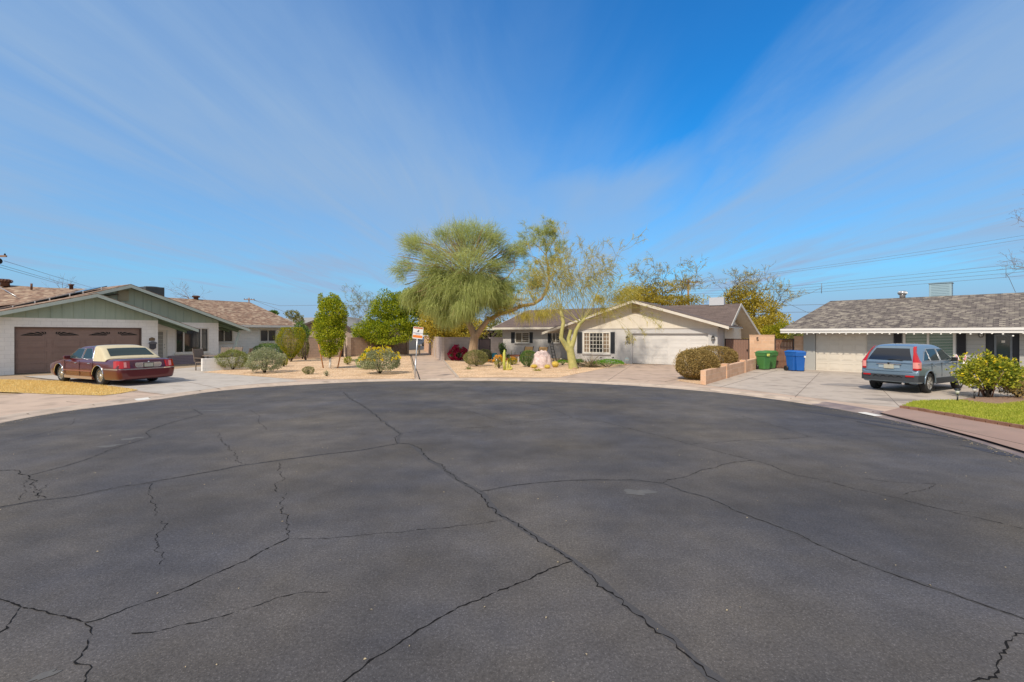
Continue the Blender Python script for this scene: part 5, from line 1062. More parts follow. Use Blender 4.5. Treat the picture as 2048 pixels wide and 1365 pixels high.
class Skel:
    def __init__(s, seed): s.r = random.Random(seed); s.br = []; s.tips = []
    def limb(s, pts, rad): s.br.append(([Vector(p) for p in pts], rad))
    def grow(s, p, d, L, r, lev, kids=3, spread=.6, up=.08, wob=.16, ratio=.68, steps=4, minr=.004):
        rr = s.r; P = [Vector(p)]; d = Vector(d).normalized(); R_ = [r]
        for k in range(steps):
            d = (d + Vector((rr.gauss(0, wob), rr.gauss(0, wob), rr.gauss(0, wob) + up))).normalized(); P.append(P[-1] + d * L / steps); R_.append(max(minr, r * (1 - .55 * (k + 1) / steps)))
        s.br.append((P, R_))
        if lev <= 0: s.tips.append((P, d)); return
        for k in range(kids):
            i = rr.randint(max(1, steps - 3), steps) if k else steps; a = Vector((rr.gauss(0, 1), rr.gauss(0, 1), rr.gauss(0, .7))).normalized(); nd = (d * (1 - spread * .4) + a * spread).normalized()
            s.grow(P[i], nd, L * ratio * rr.uniform(.75, 1.2), R_[i] * .72, lev - 1, kids, spread, up, wob, ratio, steps, minr)
    def mesh(s, name, m, parent, segf=lambda r: 8 if r > .06 else (5 if r > .02 else 3)):
        mb = MB()
        for P, R_ in s.br: mb.tube(P, R_, segf(R_[0] if hasattr(R_, '__len__') else R_), caps=False)
        return mb.build(name, m, parent)
    def tippts(s, per, back=1):
        P, D = [], []
        for pl, d in s.tips:
            for _ in range(per): k = s.r.uniform(0, len(pl) - 1.001); i = int(k); f = k - i; P.append(tuple(pl[i].lerp(pl[i + 1], f))); D.append(tuple(d))
        return np.array(P), np.array(D)
def blobs(n, cs, bump=.15, lo=.55):
    """points over several ellipsoid clumps: cs = [(centre, radii, weight)]"""
    tot = sum(c[2] for c in cs); P, D = [], []
    for i, (c, r, w) in enumerate(cs): p, d = shell(int(n * w / tot), c, r, lo, 1, bump, 3, -1, seed=i + 5); P.append(p); D.append(d)
    return np.concatenate(P), np.concatenate(D)
# ---------------- big weeping tree
def Up(x, y, Y): return tuple(U(x, y, Y))
Y0 = G(946, 727, GZ).y; T = thing('weeping_tree', 'largest tree, weeping needle foliage on a forked tan trunk by the pale block wall', 'tree', tuple(G(946, 727, GZ)))
s = Skel(3); s.limb([Up(946, 729, Y0), Up(945, 712, Y0), Up(947, 690, Y0), Up(950, 668, Y0)], [.36, .32, .27, .27])
LBr = [(Up(950, 674, Y0), .25), (Up(944, 660, Y0), .21), (Up(937, 645, Y0), .19), (Up(936, 630, Y0 + .1), .18), (Up(943, 612, Y0 + .2), .17), (Up(947, 595, Y0 + .3), .15), (Up(941, 572, Y0 + .4), .12), (Up(936, 545, Y0 + .5), .10), (Up(940, 515, Y0 + .5), .06)]
s.limb([a for a, b in LBr], [b for a, b in LBr])
RBr = [(Up(951, 674, Y0), .22), (Up(964, 655, Y0 - .1), .17), (Up(977, 640, Y0 - .2), .14), (Up(1000, 628, Y0 - .3), .125), (Up(1022, 622, Y0 - .5), .11), (Up(1045, 612, Y0 - .6), .10), (Up(1068, 608, Y0 - .7), .095), (Up(1083, 598, Y0 - .8), .10), (Up(1092, 582, Y0 - .8), .09), (Up(1098, 560, Y0 - .8), .075), (Up(1096, 535, Y0 - .8), .06), (Up(1092, 508, Y0 - .7), .045)]
s.limb([a for a, b in RBr], [b for a, b in RBr])
for P_ in ([(941, 575), (915, 545), (880, 525), (845, 515)], [(936, 548), (905, 510), (870, 490), (830, 485)], [(938, 540), (930, 500), (915, 465)], [(940, 520), (955, 490), (975, 460)], [(944, 560), (975, 530), (1005, 500)], [(946, 590), (985, 565), (1015, 555), (1030, 535), (1028, 515)], [(943, 600), (910, 590), (870, 590)], [(938, 555), (890, 555), (840, 560), (810, 570)]):
    k = s.r.uniform(-1.2, 1.0); s.limb([Up(x, y, Y0 + .4 + k * i / 3) for i, (x, y) in enumerate(P_)], [.075, .055, .04, .028, .018][:len(P_)])
# lobes of fine foliage following the crown's real outline: (x, y, dy, rx, rz, weight, lift)
LOBES = [(830, 492, .2, 50, 30, 3.0, .6), (812, 535, .3, 38, 34, 2.0, .3), (868, 515, -.8, 45, 38, 2.6, .5), (935, 470, .2, 62, 36, 5, .9), (890, 478, .8, 38, 28, 1.6, .8), (985, 480, -.4, 42, 36, 2.8, .8), (1015, 515, .4, 32, 42, 2.0, .5), (930, 520, -1.2, 60, 40, 4, .5),
         (905, 570, -.3, 70, 38, 6, .1), (960, 575, -.8, 52, 44, 5, .1), (1000, 572, .3, 30, 34, 1.6, .0), (880, 605, .3, 52, 28, 4, -.1), (930, 612, -1.0, 38, 26, 2.6, -.1), (850, 580, .8, 38, 30, 2.0, .1), (1040, 500, .2, 22, 40, .7, .5), (870, 548, -.4, 46, 26, 3, .26), (925, 552, .6, 50, 26, 3, .26), (985, 535, -.3, 40, 28, 2.4, .26), (1000, 600, -.2, 34, 22, 1.6, -.1), (825, 590, .3, 30, 26, 1.4, .0), (900, 628, .2, 36, 20, 2, -.1), (930, 500, 1.0, 60, 40, 3, .4)]
parts = []; q = Y0 / F
for i, (x, y, dy, rx, rz, wt, lift) in enumerate(LOBES):
    up_ = lift > .25; n = int((440 if up_ else 1300) * wt); P_, D_ = shell(n, Up(x, y, Y0 + dy), (rx * q, rx * q * .75, rz * q), .15, 1.0, .25, 3.5, -1, seed=40 + i); c0 = np.array(Up(935, 575, Y0)); o_ = unit(P_ - c0)
    # strands gather in sprays: snap each to one of a few hundred spray roots
    ns = max(10, n // 24); root_ = P_[RNG.integers(0, len(P_), ns)]; k_ = RNG.integers(0, ns, len(P_)); Pn = root_[k_] * .7 + P_ * .3; Dn = o_[k_ % len(o_)] * 0 + unit(root_ - c0)[k_]
    parts.append(strands(Pn, Dn * (1.0 if up_ else .75) + np.array([0, 0, lift * .8]) + RNG.normal(0, .5, Pn.shape), RNG.uniform(.3, .95, len(Pn)), .010 if up_ else .0125, 4, (1.7 - lift * .7) if up_ else 2.3, .17))
for i, (x, y, dy, rx, rz, wt, lift) in enumerate(LOBES):      # twigs that carry the sprays
    for _ in range(int(8 + wt * 7)):
        e = Vector(Up(x + s.r.uniform(-.8, .8) * rx, y + s.r.uniform(-.8, .8) * rz, Y0 + dy + s.r.uniform(-.8, .8) * rx * q * .7)); m_ = Vector(Up(938, 560, Y0 + .3)).lerp(e, .45) + Vector((0, 0, .15 + .25 * lift)); s.limb([m_, m_.lerp(e, .5) + Vector((s.r.gauss(0, .08), s.r.gauss(0, .08), .1)), e], [.022, .014, .006])
n_main = len(s.tips)
for (x, y), d, L in (((1096, 578), (-.8, .2, .6), 1.0), ((1098, 556), (.8, 0, .5), .9), ((1096, 533), (-.6, 0, .9), 1.1), ((1092, 508), (.1, 0, 1), .9), ((1092, 508), (.55, .2, .9), .9), ((1097, 540), (.5, .3, .8), 1.0), ((1091, 510), (-.6, -.2, .8), 1.0), ((1070, 606), (-.4, 0, .9), 1.0), ((1045, 612), (-.2, 0, .8), .8)):
    s.grow(Up(x, y, Y0 - .8), d, L, .028, 4, 3, .62, .06, .2, .68)
tr = s.mesh('trunk', M_BARK, T); PB_, DB_ = s.tippts(14)
parts.append(strands(PB_, DB_ + RNG.normal(0, .5, DB_.shape), RNG.uniform(.18, .45, len(PB_)), .008, 3, .5, .2))
P_, D_ = blobs(1500, [(Up(1052, 565, Y0 - .6), (.6, .5, .45), 1), (Up(1085, 470, Y0 - .5), (.9, .7, .6), 1.2), (Up(1110, 540, Y0 - .5), (.7, .5, .8), 1)], .3, .2); parts.append(strands(P_, D_ + np.array([0, 0, .2]), RNG.uniform(.2, .5, len(P_)), .008, 3, .7, .2))
V, Fc = join(parts); npmesh('crown', V, Fc, ML['weep'], parent=T)
P_, D_ = blobs(2600, [(Up(985, 632, Y0 - .2), (.7, .5, .35), 1), (Up(1012, 620, Y0 - .4), (.8, .5, .35), 1.3), (Up(1045, 606, Y0 - .6), (.7, .5, .35), 1), (Up(1075, 575, Y0 - .7), (.6, .5, .6), .8)], .4, .2); V, Fc = strands(P_, D_ + np.array([0, 0, .1]), RNG.uniform(.12, .35, len(P_)), .012, 3, .8, .25); npmesh('limb_foliage', V, Fc, ML['mesq'], parent=T)
# yellowing pods on the low right limb
cs = [(Up(1050, 628, Y0 - .6), (.8, .5, .45), 2), (Up(1085, 625, Y0 - .7), (.7, .5, .5), 2), (Up(1075, 560, Y0 - .7), (.6, .5, .5), .7), (Up(1110, 612, Y0 - .6), (.7, .5, .5), 1)]
P2, D2 = blobs(1300, cs, .5, .1); V, Fc = strands(P2, D2 * .3 + np.array([0, 0, -.5]), RNG.uniform(.2, .6, len(P2)), .010, 3, 1.4, .2); npmesh('hanging_pods', V, Fc, ML['palo'], parent=T)
# ---------------- palo verde in the gravel bed
g0 = G(1146, 738, GZ); T = thing('palo_verde', 'yellow green barked palo verde with thin upright branches in the gravel', 'tree', tuple(g0)); Y1 = g0.y; s = Skel(11)
s.limb([Up(1147, 740, Y1), Up(1144, 722, Y1), Up(1141, 704, Y1), Up(1138, 694, Y1)], [.27, .225, .21, .22]); s.limb([Up(1138, 700, Y1), Up(1128, 686, Y1), Up(1122, 676, Y1), Up(1124, 660, Y1), Up(1127, 645, Y1), Up(1123, 628, Y1), Up(1122, 620, Y1)], [.18, .14, .12, .10, .105, .10, .085])
s.limb([Up(1140, 700, Y1), Up(1148, 680, Y1), Up(1152, 662, Y1), Up(1160, 648, Y1), Up(1170, 638, Y1)], [.18, .12, .105, .10, .08]); s.limb([Up(1139, 698, Y1), Up(1137, 678, Y1 + .2), Up(1142, 660, Y1 + .2)], [.15, .11, .1])
for k in range(15):
    a = -1.2 + 2.2 * k / 14; s.grow(Up(1160 + k * .8, 648 - k * .9, Y1), (math.sin(a) * 1.0, s.r.uniform(-.4, .4), math.cos(a) * .95 + .05), s.r.uniform(1.5, 2.2) * (1 - .22 * max(0, a)), .024, 4, 2, .46, .03, .15, .72, 5, .009)
for k in range(7):
    a = -1.1 + 1.7 * k / 6; s.grow(Up(1123, 622, Y1), (math.sin(a), s.r.uniform(-.4, .4), math.cos(a)), s.r.uniform(1.1, 1.8), .022, 4, 2, .46, .03, .15, .72, 5, .009)
for k in range(1):
    s.grow(Up(1170, 640, Y1), (1.0, s.r.uniform(-.5, .2), s.r.uniform(.05, .4)), s.r.uniform(1.4, 2.2), .022, 3, 3, .4, -.06, .1, .7, 5, .006)
s.mesh('trunk', M_PALO, T); P, D = s.tippts(20); V1 = strands(P, RNG.normal(0, 1, P.shape) * .6 + np.array([0, 0, .3]), RNG.uniform(.12, .35, len(P)), .0065, 3, .3, .2)
lowm = P[:, 2] < CAMZ + (667 - 590) / F * Y1; PL_ = P[lowm]; PL_ = PL_[::2]; PL_ = PL_[(PL_[:, 0] < kY(1205) * Y1) | (RNG.random(len(PL_)) < .05)]; PL_ = np.repeat(PL_, 3, 0) + RNG.normal(0, .08, (len(PL_) * 3, 3)); V2 = strands(PL_, np.tile([0, 0, -.6], (len(PL_), 1)) + RNG.normal(0, .4, PL_.shape), RNG.uniform(.15, .5, len(PL_)), .011, 3, 1.0, .25)
P3, D3 = blobs(4200, [(Up(1245, 590, Y1 + 1.5), (1.2, .9, .8), 3), (Up(1225, 632, Y1 + .6), (1.3, .4, .3), .15), (Up(1205, 615, Y1 + .3), (1.2, .8, .5), 1.2), (Up(1100, 620, Y1 + .3), (1.0, .6, .5), .8), (Up(1160, 570, Y1 + .2), (1.9, 1.2, 1.1), 3.2), (Up(1200, 545, Y1 + .3), (1.5, 1.0, 1.0), 1.6), (Up(1120, 560, Y1), (1.2, .9, 1.2), 1.6)], .4, .15); V3 = strands(P3, D3 * .4 + np.array([.2, 0, -.2]), RNG.uniform(.2, .5, len(P3)), .010, 3, .9, .25)
V, Fc = join([V1, V2, V3]); npmesh('crown', V, Fc, ML['palo'], parent=T)
# ---------------- leafy trees
def leafy(name, lab, base, cs, n, L, m, trunk_r, bark=M_DBARK, forks=4, bump=.28, lo=.45, wd=.35, group=None, cat='tree', trunk=None, up=.2):
    T = thing(name, lab, cat, tuple(base), 0, group); s = Skel(len(scene.objects)); rr = s.r
    for i, (c, r, w) in enumerate(cs):
        b = Vector(base); c = Vector(c); m1 = b.lerp(c, .4) + Vector((rr.gauss(0, .12), rr.gauss(0, .12), .1)); pts = [b, b.lerp(m1, .5) + Vector((rr.gauss(0, .05), 0, 0)), m1, c]; s.limb(pts, [trunk_r, trunk_r * .8, trunk_r * .5, trunk_r * .22])
        for _ in range(forks): d = Vector((rr.gauss(0, 1), rr.gauss(0, 1), rr.gauss(.3, .8))).normalized(); s.grow(m1.lerp(c, rr.uniform(.3, 1)), d, min(r) * .75, trunk_r * .2, 1, 3, .6, .05, .15, .7, 3)
    s.mesh('trunk', bark, T); P, D = blobs(n, cs, bump, lo); V, Fc = leafquads(P, D + np.array([0, 0, up]), RNG.uniform(.7, 1.3, len(P)) * L, wd); npmesh('crown', V, Fc, m, parent=T); return T
g = G(768, 712, GZ); Yr = g.y
leafy('round_tree', 'dense dark green round crowned tree in front of the brown block wall', g, [(Up(x, y, Yr + dy), (rx * Yr / F, rx * .8 * Yr / F, rz * Yr / F), w) for x, y, dy, rx, rz, w in ((745, 665, -.3, 35, 24, 3), (790, 660, -.6, 40, 30, 4), (830, 640, .4, 33, 30, 3), (780, 615, 0, 38, 28, 4), (812, 608, .6, 36, 24, 3), (760, 640, .5, 32, 26, 2), (725, 672, 0, 18, 16, 1), (845, 620, .3, 17, 20, 1))], 30000, .13, ML['dark'], .14, bump=.35, lo=.5)
g = G(660, 738, GZ); Yc = g.y; q = Yc / F
cit = leafy('staked_tree', 'young upright yellow green tree with white painted trunk between two stakes', G(660, 722, GZ) * 0 + Vector((g.x, g.y, GZ + .5)), [(Up(x, y, Yc + dy), (rx * q, rx * q, rz * q), w) for x, y, dy, rx, rz, w in ((663, 680, 0, 28, 26, 4), (660, 655, 0, 31, 27, 4), (664, 625, 0, 25, 30, 4), (665, 607, .1, 16, 18, 1.6), (652, 612, 0, 13, 15, .8), (641, 602, 0, 5, 14, .35), (660, 702, 0, 18, 14, 1.2), (678, 640, .2, 16, 24, 1.5), (643, 645, 0, 14, 22, 1.2))], 21000, .075, ML['citrus'], .05, bump=.22, lo=.55)
mb = MB(); mb.tube([(g.x, g.y, GZ - .02), (g.x + .01, g.y, GZ + .35), (g.x, g.y, GZ + .75)], [.07, .06, .05], 10); mb.build('painted_trunk', M_WHITE, cit)
M_STAKE = mat('stake_wood', (.40, .17, .06), .8, c2=(.52, .25, .10), scale=5)
for (x0, y0, x1, y1), lb in (((636.5, 686, 647, 737), 'orange brown stake leaning left of the young tree'), ((687.5, 679, 675, 737), 'orange brown stake leaning right of the young tree')):
    b = G(x1, y1, GZ); t = U(x0, y0, b.y); st = MB(); st.tube([b + Vector((0, 0, -.03)), t], .035, 8); st.build('tree_stake', M_STAKE, label=lb, cat='stake', group='stakes of the young tree')
# topiary like privet
c, w, h = box_px(553, 609, 656, 722, back=.5)
def tapered(p): k = np.clip((p[:, 2] + 1) / 2, 0, 1); f = .30 + .78 * np.minimum(1, k * 1.5); q = p.copy(); q[:, 0] *= f; q[:, 1] *= f; q[:, 2] = np.minimum(q[:, 2], .82) ; return q
shrub('topiary', 'yellow green flat topped shrub tapering down beside the block wall', (552, 612, 650, 725), 13000, .055, ML['topiary'], bump=.1, shape=tapered, depth=.7, lo=.75, gap=.08, back=0)
shrub('globe_shrub', 'globe shrub in front of the low white wall, left of the greyer one', (437, 495, 700, 741), 7000, .05, ML['olive'].copy() if False else leafmat('fresh_olive', (.13, .17, .04), (.36, .38, .12), 3), group='shrubs by the patio')
shrub('globe_shrub', 'grey green ragged globe shrub in front, right of the other globe shrub', (494, 563, 698, 748), 8000, .055, ML['sage'], bump=.22, group='shrubs by the patio')
shrub('globe_shrub', 'darker green low shrub behind the grey green globe shrub', (510, 566, 686, 722), 6000, .06, ML['green'], group='shrubs by the patio', back=1.2)
shrub('small_shrub', 'small yellowing shrub at the foot of the flat topped shrub', (560, 575, 714, 734), 900, .05, ML['topiary'])
shrub('wall_creeper', 'olive climbing shrub against the brown block wall behind the flat topped shrub', (592, 618, 672, 719), 3200, .07, ML['olive'], depth=.4, back=-.2)
shrub('small_shrub', 'small round green shrub in the gravel near the kerb', (606, 628, 734, 750), 1300, .035, ML['olive'])
shrub('small_shrub', 'tiny grey green sprig in the gravel left of the yellow brittlebush', (648, 658, 741, 753), 260, .03, ML['sage'], bump=.4, lo=.3)
shrub('small_shrub', 'small yellow flowered plant right of the staked tree', (687, 704, 713, 730), 700, .05, ML['topiary'], bump=.3, lo=.4)
shrub('ground_cover', 'low dark trailing plant in the gravel by the brown wall', (700, 722, 719, 724), 500, .04, ML['green'], bump=.3, zmin=-.2)
def flowers(n, L, m, top=.35, name='flowers', up=.2):
    def f(root, c, w, h, cz, hz):
        P, d = shell(n * 3, (c[0], c[1], cz), (w * 1.05, w * 1.0, hz * 1.12), .93, 1.08, .2, 4, top, seed=4); P, d = P[:n], d[:n]; keep = (np.sin(P[:, 0] * 9) + np.sin(P[:, 1] * 7 + 2) + np.sin(P[:, 2] * 11)) > -.4; P, d = P[keep], d[keep]
        Ps = np.repeat(P, 5, 0) + RNG.normal(0, .02, (len(P) * 5, 3)); V, Fc = leafquads(Ps, np.repeat(d, 5, 0) + np.array([0, 0, up]), L, .5); npmesh(name, V, Fc, m, parent=root)
    return f
shrub('brittlebush', 'silvery green bush covered with yellow flowers near the warning sign', (722, 798, 700, 750), 9500, .055, ML['sage'], bump=.18, extra=flowers(420, .055, ML['yellow'], .15), gap=.02, zmin=-.7)
shrub('brittlebush', 'bushy green flank plant with yellow flowers left of the silvery bush', (720, 752, 703, 741), 2600, .05, ML['bright'], bump=.3, extra=flowers(200, .055, ML['yellow'], -.3), gap=.02, back=.4)
shrub('twiggy_shrub', 'thin grey twiggy shrub under the dark round tree', (742, 786, 682, 712), 2600, .06, ML['sage'], bump=.3, lo=.3, back=.5)
shrub('bougainvillea', 'magenta flowering bougainvillea against the pale block wall', (899, 932, 694, 722), 1800, .05, ML['green'], bump=.25, extra=flowers(1500, .06, ML['red'], -.8), depth=.7)
shrub('rounded_shrub', 'olive clipped shrub at the foot of the weeping tree, in front', (929, 976, 701, 734), 7500, .04, ML['olive'], lo=.85, bump=.07, gap=.02)
shrub('rounded_shrub', 'second olive clipped shrub behind and right of the first', (955, 984, 699, 726), 4500, .045, ML['olive'], lo=.85, bump=.08, back=.6, gap=.02)
shrub('rounded_shrub', 'dark green round shrub in front of the pink boulder', (1040, 1077, 702, 735), 7000, .04, ML['green'], lo=.85, bump=.07, gap=.02)
shrub('ground_cover', 'low bright green ground cover left of the palo verde trunk', (1112, 1136, 721, 731), 1400, .05, ML['bright'], bump=.25, zmin=-.1, cat='plant')
shrub('ground_cover', 'low bright green ground cover right of the palo verde trunk', (1146, 1168, 719, 731), 1300, .05, ML['bright'], bump=.25, zmin=-.1, cat='plant')
shrub('ground_cover', 'wide bright green ground cover below the big window', (1184, 1246, 720, 736), 3800, .05, ML['bright'], bump=.2, zmin=-.1, cat='plant')
shrub('lantana', 'low bush of orange and yellow flowers left of the tall cactus', (986, 1010, 714, 738), 900, .04, ML['topiary'], bump=.3, lo=.4, extra=flowers(160, .04, ML['orange'], 0))
shrub('lantana', 'low yellow green bush right of the tall cactus', (1014, 1034, 716, 731), 1400, .04, ML['topiary'], bump=.25, extra=flowers(60, .04, ML['orange'], .2))
shrub('flower_bed', 'orange ground flowers beside the patio step', (974, 992, 720, 728), 500, .035, ML['orange'], bump=.2, zmin=-.1, back=.8, cat='plant')
# clipped hedges by the driveway
def boxy(p): q = p.copy(); e = 2.4; nrm = (np.abs(p[:, 0])**e + np.abs(p[:, 1])**e + np.abs(p[:, 2])**e) ** (1 / e) + 1e-9; r0 = np.linalg.norm(p, axis=1); p = p / nrm[:, None] * r0[:, None] * .94; ca, sa = math.cos(R(53)), math.sin(R(53)); return np.stack([p[:, 0] * ca - p[:, 1] * sa, p[:, 0] * sa + p[:, 1] * ca, p[:, 2]], 1)
shrub('hedge', 'large brown green clipped hedge in front, beside the tan wall end', (1352, 1434, 697, 762), 22000, .05, ML['hedge'], lo=.88, bump=.05, shape=boxy, gap=.0, zmin=-.98, depth=1.0, group='clipped hedges by the driveway')
shrub('hedge', 'brown green clipped hedge behind, next to the ribbed metal gate', (1378, 1474, 692, 744), 17000, .055, ML['hedge'], lo=.88, bump=.05, shape=boxy, gap=.0, zmin=-.98, depth=.8, group='clipped hedges by the driveway')
# right hand bushes
def canes(root, c, w, h, cz, hz):
    rr = random.Random(8)
    for k in range(16):
        a = rr.uniform(0, 6.28); q = rr.uniform(.3, .95); mb = MB(); mb.tube([(c[0] + rr.gauss(0, .08), c[1] + rr.gauss(0, .08), c[2]), (c[0] + math.cos(a) * w * q * .5, c[1] + math.sin(a) * w * q * .5, c[2] + h * .35), (c[0] + math.cos(a) * w * q, c[1] + math.sin(a) * w * q, c[2] + h * rr.uniform(.6, 1.0))], [.02, .014, .005], 5); mb.build('cane', M_CANE, root)
    flowers(80, .05, ML['yellow'], -.2)(root, c, w, h, cz, hz)
M_CANE = mat('reddish_cane', (.24, .12, .09), .8, c2=(.38, .26, .18), scale=6)
shrub('rose_bush', 'loose yellow green bush on bare reddish stems in front of the blue car nose', (1925, 2024, 714, 800), 5600, .075, ML['rose'], bump=.3, lo=.45, extra=canes, gap=.30, zmin=-.7, depth=.8)
shrub('rose_bush', 'tall thin shoot of yellow leaves before the dark entry door', (1962, 1986, 700, 798), 700, .07, ML['rose'], bump=.3, lo=.2, gap=.5)
shrub('entry_shrub', 'dark green low shrub right of the dark entry door', (2026, 2110, 741, 792), 4500, .06, ML['dark'], bump=.2)
shrub('entry_shrub', 'thin reddish twiggy shrub at the right edge of the mulch bed', (2000, 2075, 760, 800), 1600, .05, ML['hedge'], bump=.3, lo=.3)
# ---------------- trees beyond
def airy(name, lab, base, limbs, seed, n_per, L, m, bark, lev=3, kids=3, group=None, r0=.05, len0=2.2, droop=.4, w=.012, extra=None, trunk_r=.2):
    T = thing(name, lab, 'tree', tuple(base), 0, group); s = Skel(seed); b = Vector(base); trunk_r *= .75
    for e in limbs:
        e = Vector(e); mid_ = b.lerp(e, .5) + Vector((s.r.gauss(0, .25), s.r.gauss(0, .2), .2)); s.limb([b, mid_, e], [trunk_r, trunk_r * .65, r0])
        for k in range(4): d = (e - b).normalized() * .5 + Vector((s.r.gauss(0, .6), s.r.gauss(0, .5), s.r.gauss(.3, .4))); s.grow(e, d, len0, r0 * .7, lev, kids, .6, .03, .17, .68, 4, .008)
    s.mesh('trunk', bark, T); P, D = s.tippts(n_per); parts = []
    if len(P): parts.append(strands(P, D + RNG.normal(0, .6, D.shape), RNG.uniform(.5, 1.2, len(P)) * L, w, 3, droop, .2))
    if extra: P2, D2 = blobs(extra[0], extra[1], .3, .3); parts.append(leafquads(P2, D2, RNG.uniform(.6, 1.3, len(P2)) * extra[2], .35))
    if parts:
        for k_, (V, Fc) in enumerate(parts): npmesh('crown', V, Fc, m, parent=T)
    return T
Yb = 44
airy('mesquite', 'half bare brown mesquite tree behind the ridge of the grey ranch house', (kY(1330) * Yb, Yb, 0), [Up(1295, 600, Yb), Up(1325, 585, Yb), Up(1362, 598, Yb)], 21, 5, .35, ML['mesq'], M_DBARK, 3, 3, 'trees behind the ranch house', len0=1.9, w=.02, extra=(14000, [(Up(1345, 602, Yb), (3.1, 1.2, .6), 3), (Up(1290, 590, Yb), (1.8, 1, .9), 2), (Up(1262, 596, Yb), (1.6, 1, 1.3), 2.4), (Up(1330, 575, Yb), (2.0, 1, .8), 1)], .13))
airy('mesquite', 'yellow green leafy mesquite tree between the two right hand houses', (kY(1500) * 42, 42, 0), [Up(1480, 600, 42), Up(1515, 600, 42), Up(1545, 625, 42), Up(1455, 600, 42)], 25, 5, .3, ML['mesq'], M_DBARK, 3, 3, 'trees behind the ranch house', len0=1.6, w=.018, extra=(13000, [(Up(1495, 600, 42), (1.9, 1.2, 1.2), 3), (Up(1525, 625, 42), (2.0, 1.3, 1.5), 4), (Up(1545, 655, 41), (1.7, 1.2, 1.5), 3), (Up(1510, 665, 41), (1.4, 1.1, 1.2), 2), (Up(1470, 595, 42), (1.2, .9, .8), 1)], .15))
leafy('far_tree', 'bright yellow green shrub crown above the tan block wall', (kY(1545) * 30, 30, 0), [(Up(1548, 667, 30), (.75, .6, .55), 2), (Up(1565, 660, 30), (.45, .5, .6), 1)], 3500, .08, ML['topiary'], .08)
leafy('far_tree', 'olive leafy tree mass behind the pale block wall, left of the weeping tree', (kY(895) * 38, 38, 0), [(Up(885, 650, 38), (1.8, 1.5, 2.0), 3), (Up(905, 625, 39), (2.2, 1.6, 2.4), 3), (Up(925, 660, 38), (1.8, 1.4, 1.3), 2), (Up(868, 612, 40), (1.3, 1.2, 1.8), 1.5)], 15000, .16, ML['mesq'], .15, bump=.3, lo=.4)
leafy('far_tree', 'olive tree behind the open pavilion, right of the weeping trunk', (kY(990) * 46, 46, 0), [(Up(985, 663, 46), (2.2, 1.5, 1.3), 2), (Up(960, 668, 46), (1.6, 1.2, .9), 1)], 5000, .16, ML['olive'], .12)
airy('far_tree', 'pale wispy bare tree behind the brown block wall', (kY(725) * 55, 55, 0), [Up(712, 645, 55), Up(735, 640, 55)], 33, 4, .6, ML['bg'], mat('pale_twig', (.30, .27, .22), .9), 3, 3, 'far bare trees', len0=1.9, w=.018, r0=.035)
airy('far_tree', 'bare winter tree top above the tan shingle roof', (kY(378) * 60, 60, 0), [Up(378, 598, 60)], 35, 0, .6, ML['bg'], mat('grey_twig', (.22, .18, .16), .9), 3, 3, 'far bare trees', len0=1.6, r0=.05, trunk_r=.12)
airy('far_tree', 'bare twigs just above the left hand roof ridge', (kY(125) * 60, 60, 0), [Up(125, 582, 60)], 36, 0, .6, ML['bg'], mat('grey_twig2', (.22, .18, .16), .9), 2, 3, 'far bare trees', len0=1.3, r0=.04, trunk_r=.1)
airy('far_tree', 'leafless branches reaching in at the far right edge', (kY(2130) * 30, 30, 0), [Up(2085, 470, 30), Up(2100, 420, 30), Up(2085, 540, 30)], 37, 0, .6, ML['bg'], mat('grey_twig3', (.22, .18, .16), .9), 3, 3, 'far bare trees', len0=1.1, r0=.04, trunk_r=.15)
airy('far_tree', 'pale olive shrub tree above the block wall left of the weeping tree', (kY(812) * 50, 50, 0), [Up(805, 640, 50)], 39, 8, .5, ML['bg'], mat('pale_twig2', (.30, .27, .22), .9), 3, 3, 'far bare trees', len0=1.6, w=.025, r0=.05, trunk_r=.12)
leafy('far_tree', 'small leafy tree top right of the tan hip roof', (kY(585) * 48, 48, 0), [(Up(585, 630, 48), (.75, .6, .5), 1), (Up(597, 640, 48), (.6, .5, .5), 1)], 1600, .12, ML['olive'], .06)
leafy('palm_tuft', 'dark tuft of leaves above the tan hip roof', (kY(546) * 50, 50, 0), [(Up(546, 627, 50), (.5, .4, .22), 1)], 500, .2, ML['green'], .04)
leafy('oleander', 'white flowered shrub above the brown wall', (kY(716) * 46, 46, 0), [(Up(716, 672, 46), (.6, .5, .5), 1)], 900, .12, leafmat('pale_flower_leaf', (.25, .28, .14), (.62, .62, .5), 4), .05)
leafy('far_tree', 'green leafy shrub beyond the bedroom corner of the green house', (kY(612) * 33, 33, 0), [(Up(606, 668, 33), (.55, .5, .55), 1), (Up(600, 655, 33), (.4, .4, .4), .5)], 2200, .09, ML['green'], .06)
# ---------------- spiky plants and cacti
def spiky(name, lab, x, y, h, n, L, spread, m, wd=.02, cat='plant', zmin=.15):
    g = G(x, y, GZ); d = RNG.normal(0, 1, (n, 3)); d[:, 2] = np.abs(d[:, 2]) * h + zmin; P = np.tile(np.array(g), (n, 1)) + RNG.normal(0, spread, (n, 3)) * np.array([1, 1, 0]); V, Fc = strands(P, d, RNG.uniform(.7, 1.1, n) * L, wd, 3, .35, .03); return npmesh(name, V, Fc, m, label=lab, cat=cat)
spiky('yucca', 'reddish spiky yucca below the big window', 1181, 735, .9, 150, .95, .06, ML['agave'], .022)
spiky('agave', 'pale grey green agave rosette by the patio table', 1021, 722, 1.2, 22, .8, .04, ML['sage'], .045)
spiky('hedgehog_cactus', 'small low clump of yellow green spiky leaves in front of the boulder', 1075, 742, .4, 60, .28, .04, ML['topiary'], .02)
spiky('hedgehog_cactus', 'small dark green clump in the gravel before the olive shrub', 937, 739, .4, 60, .25, .08, ML['olive'], .025)
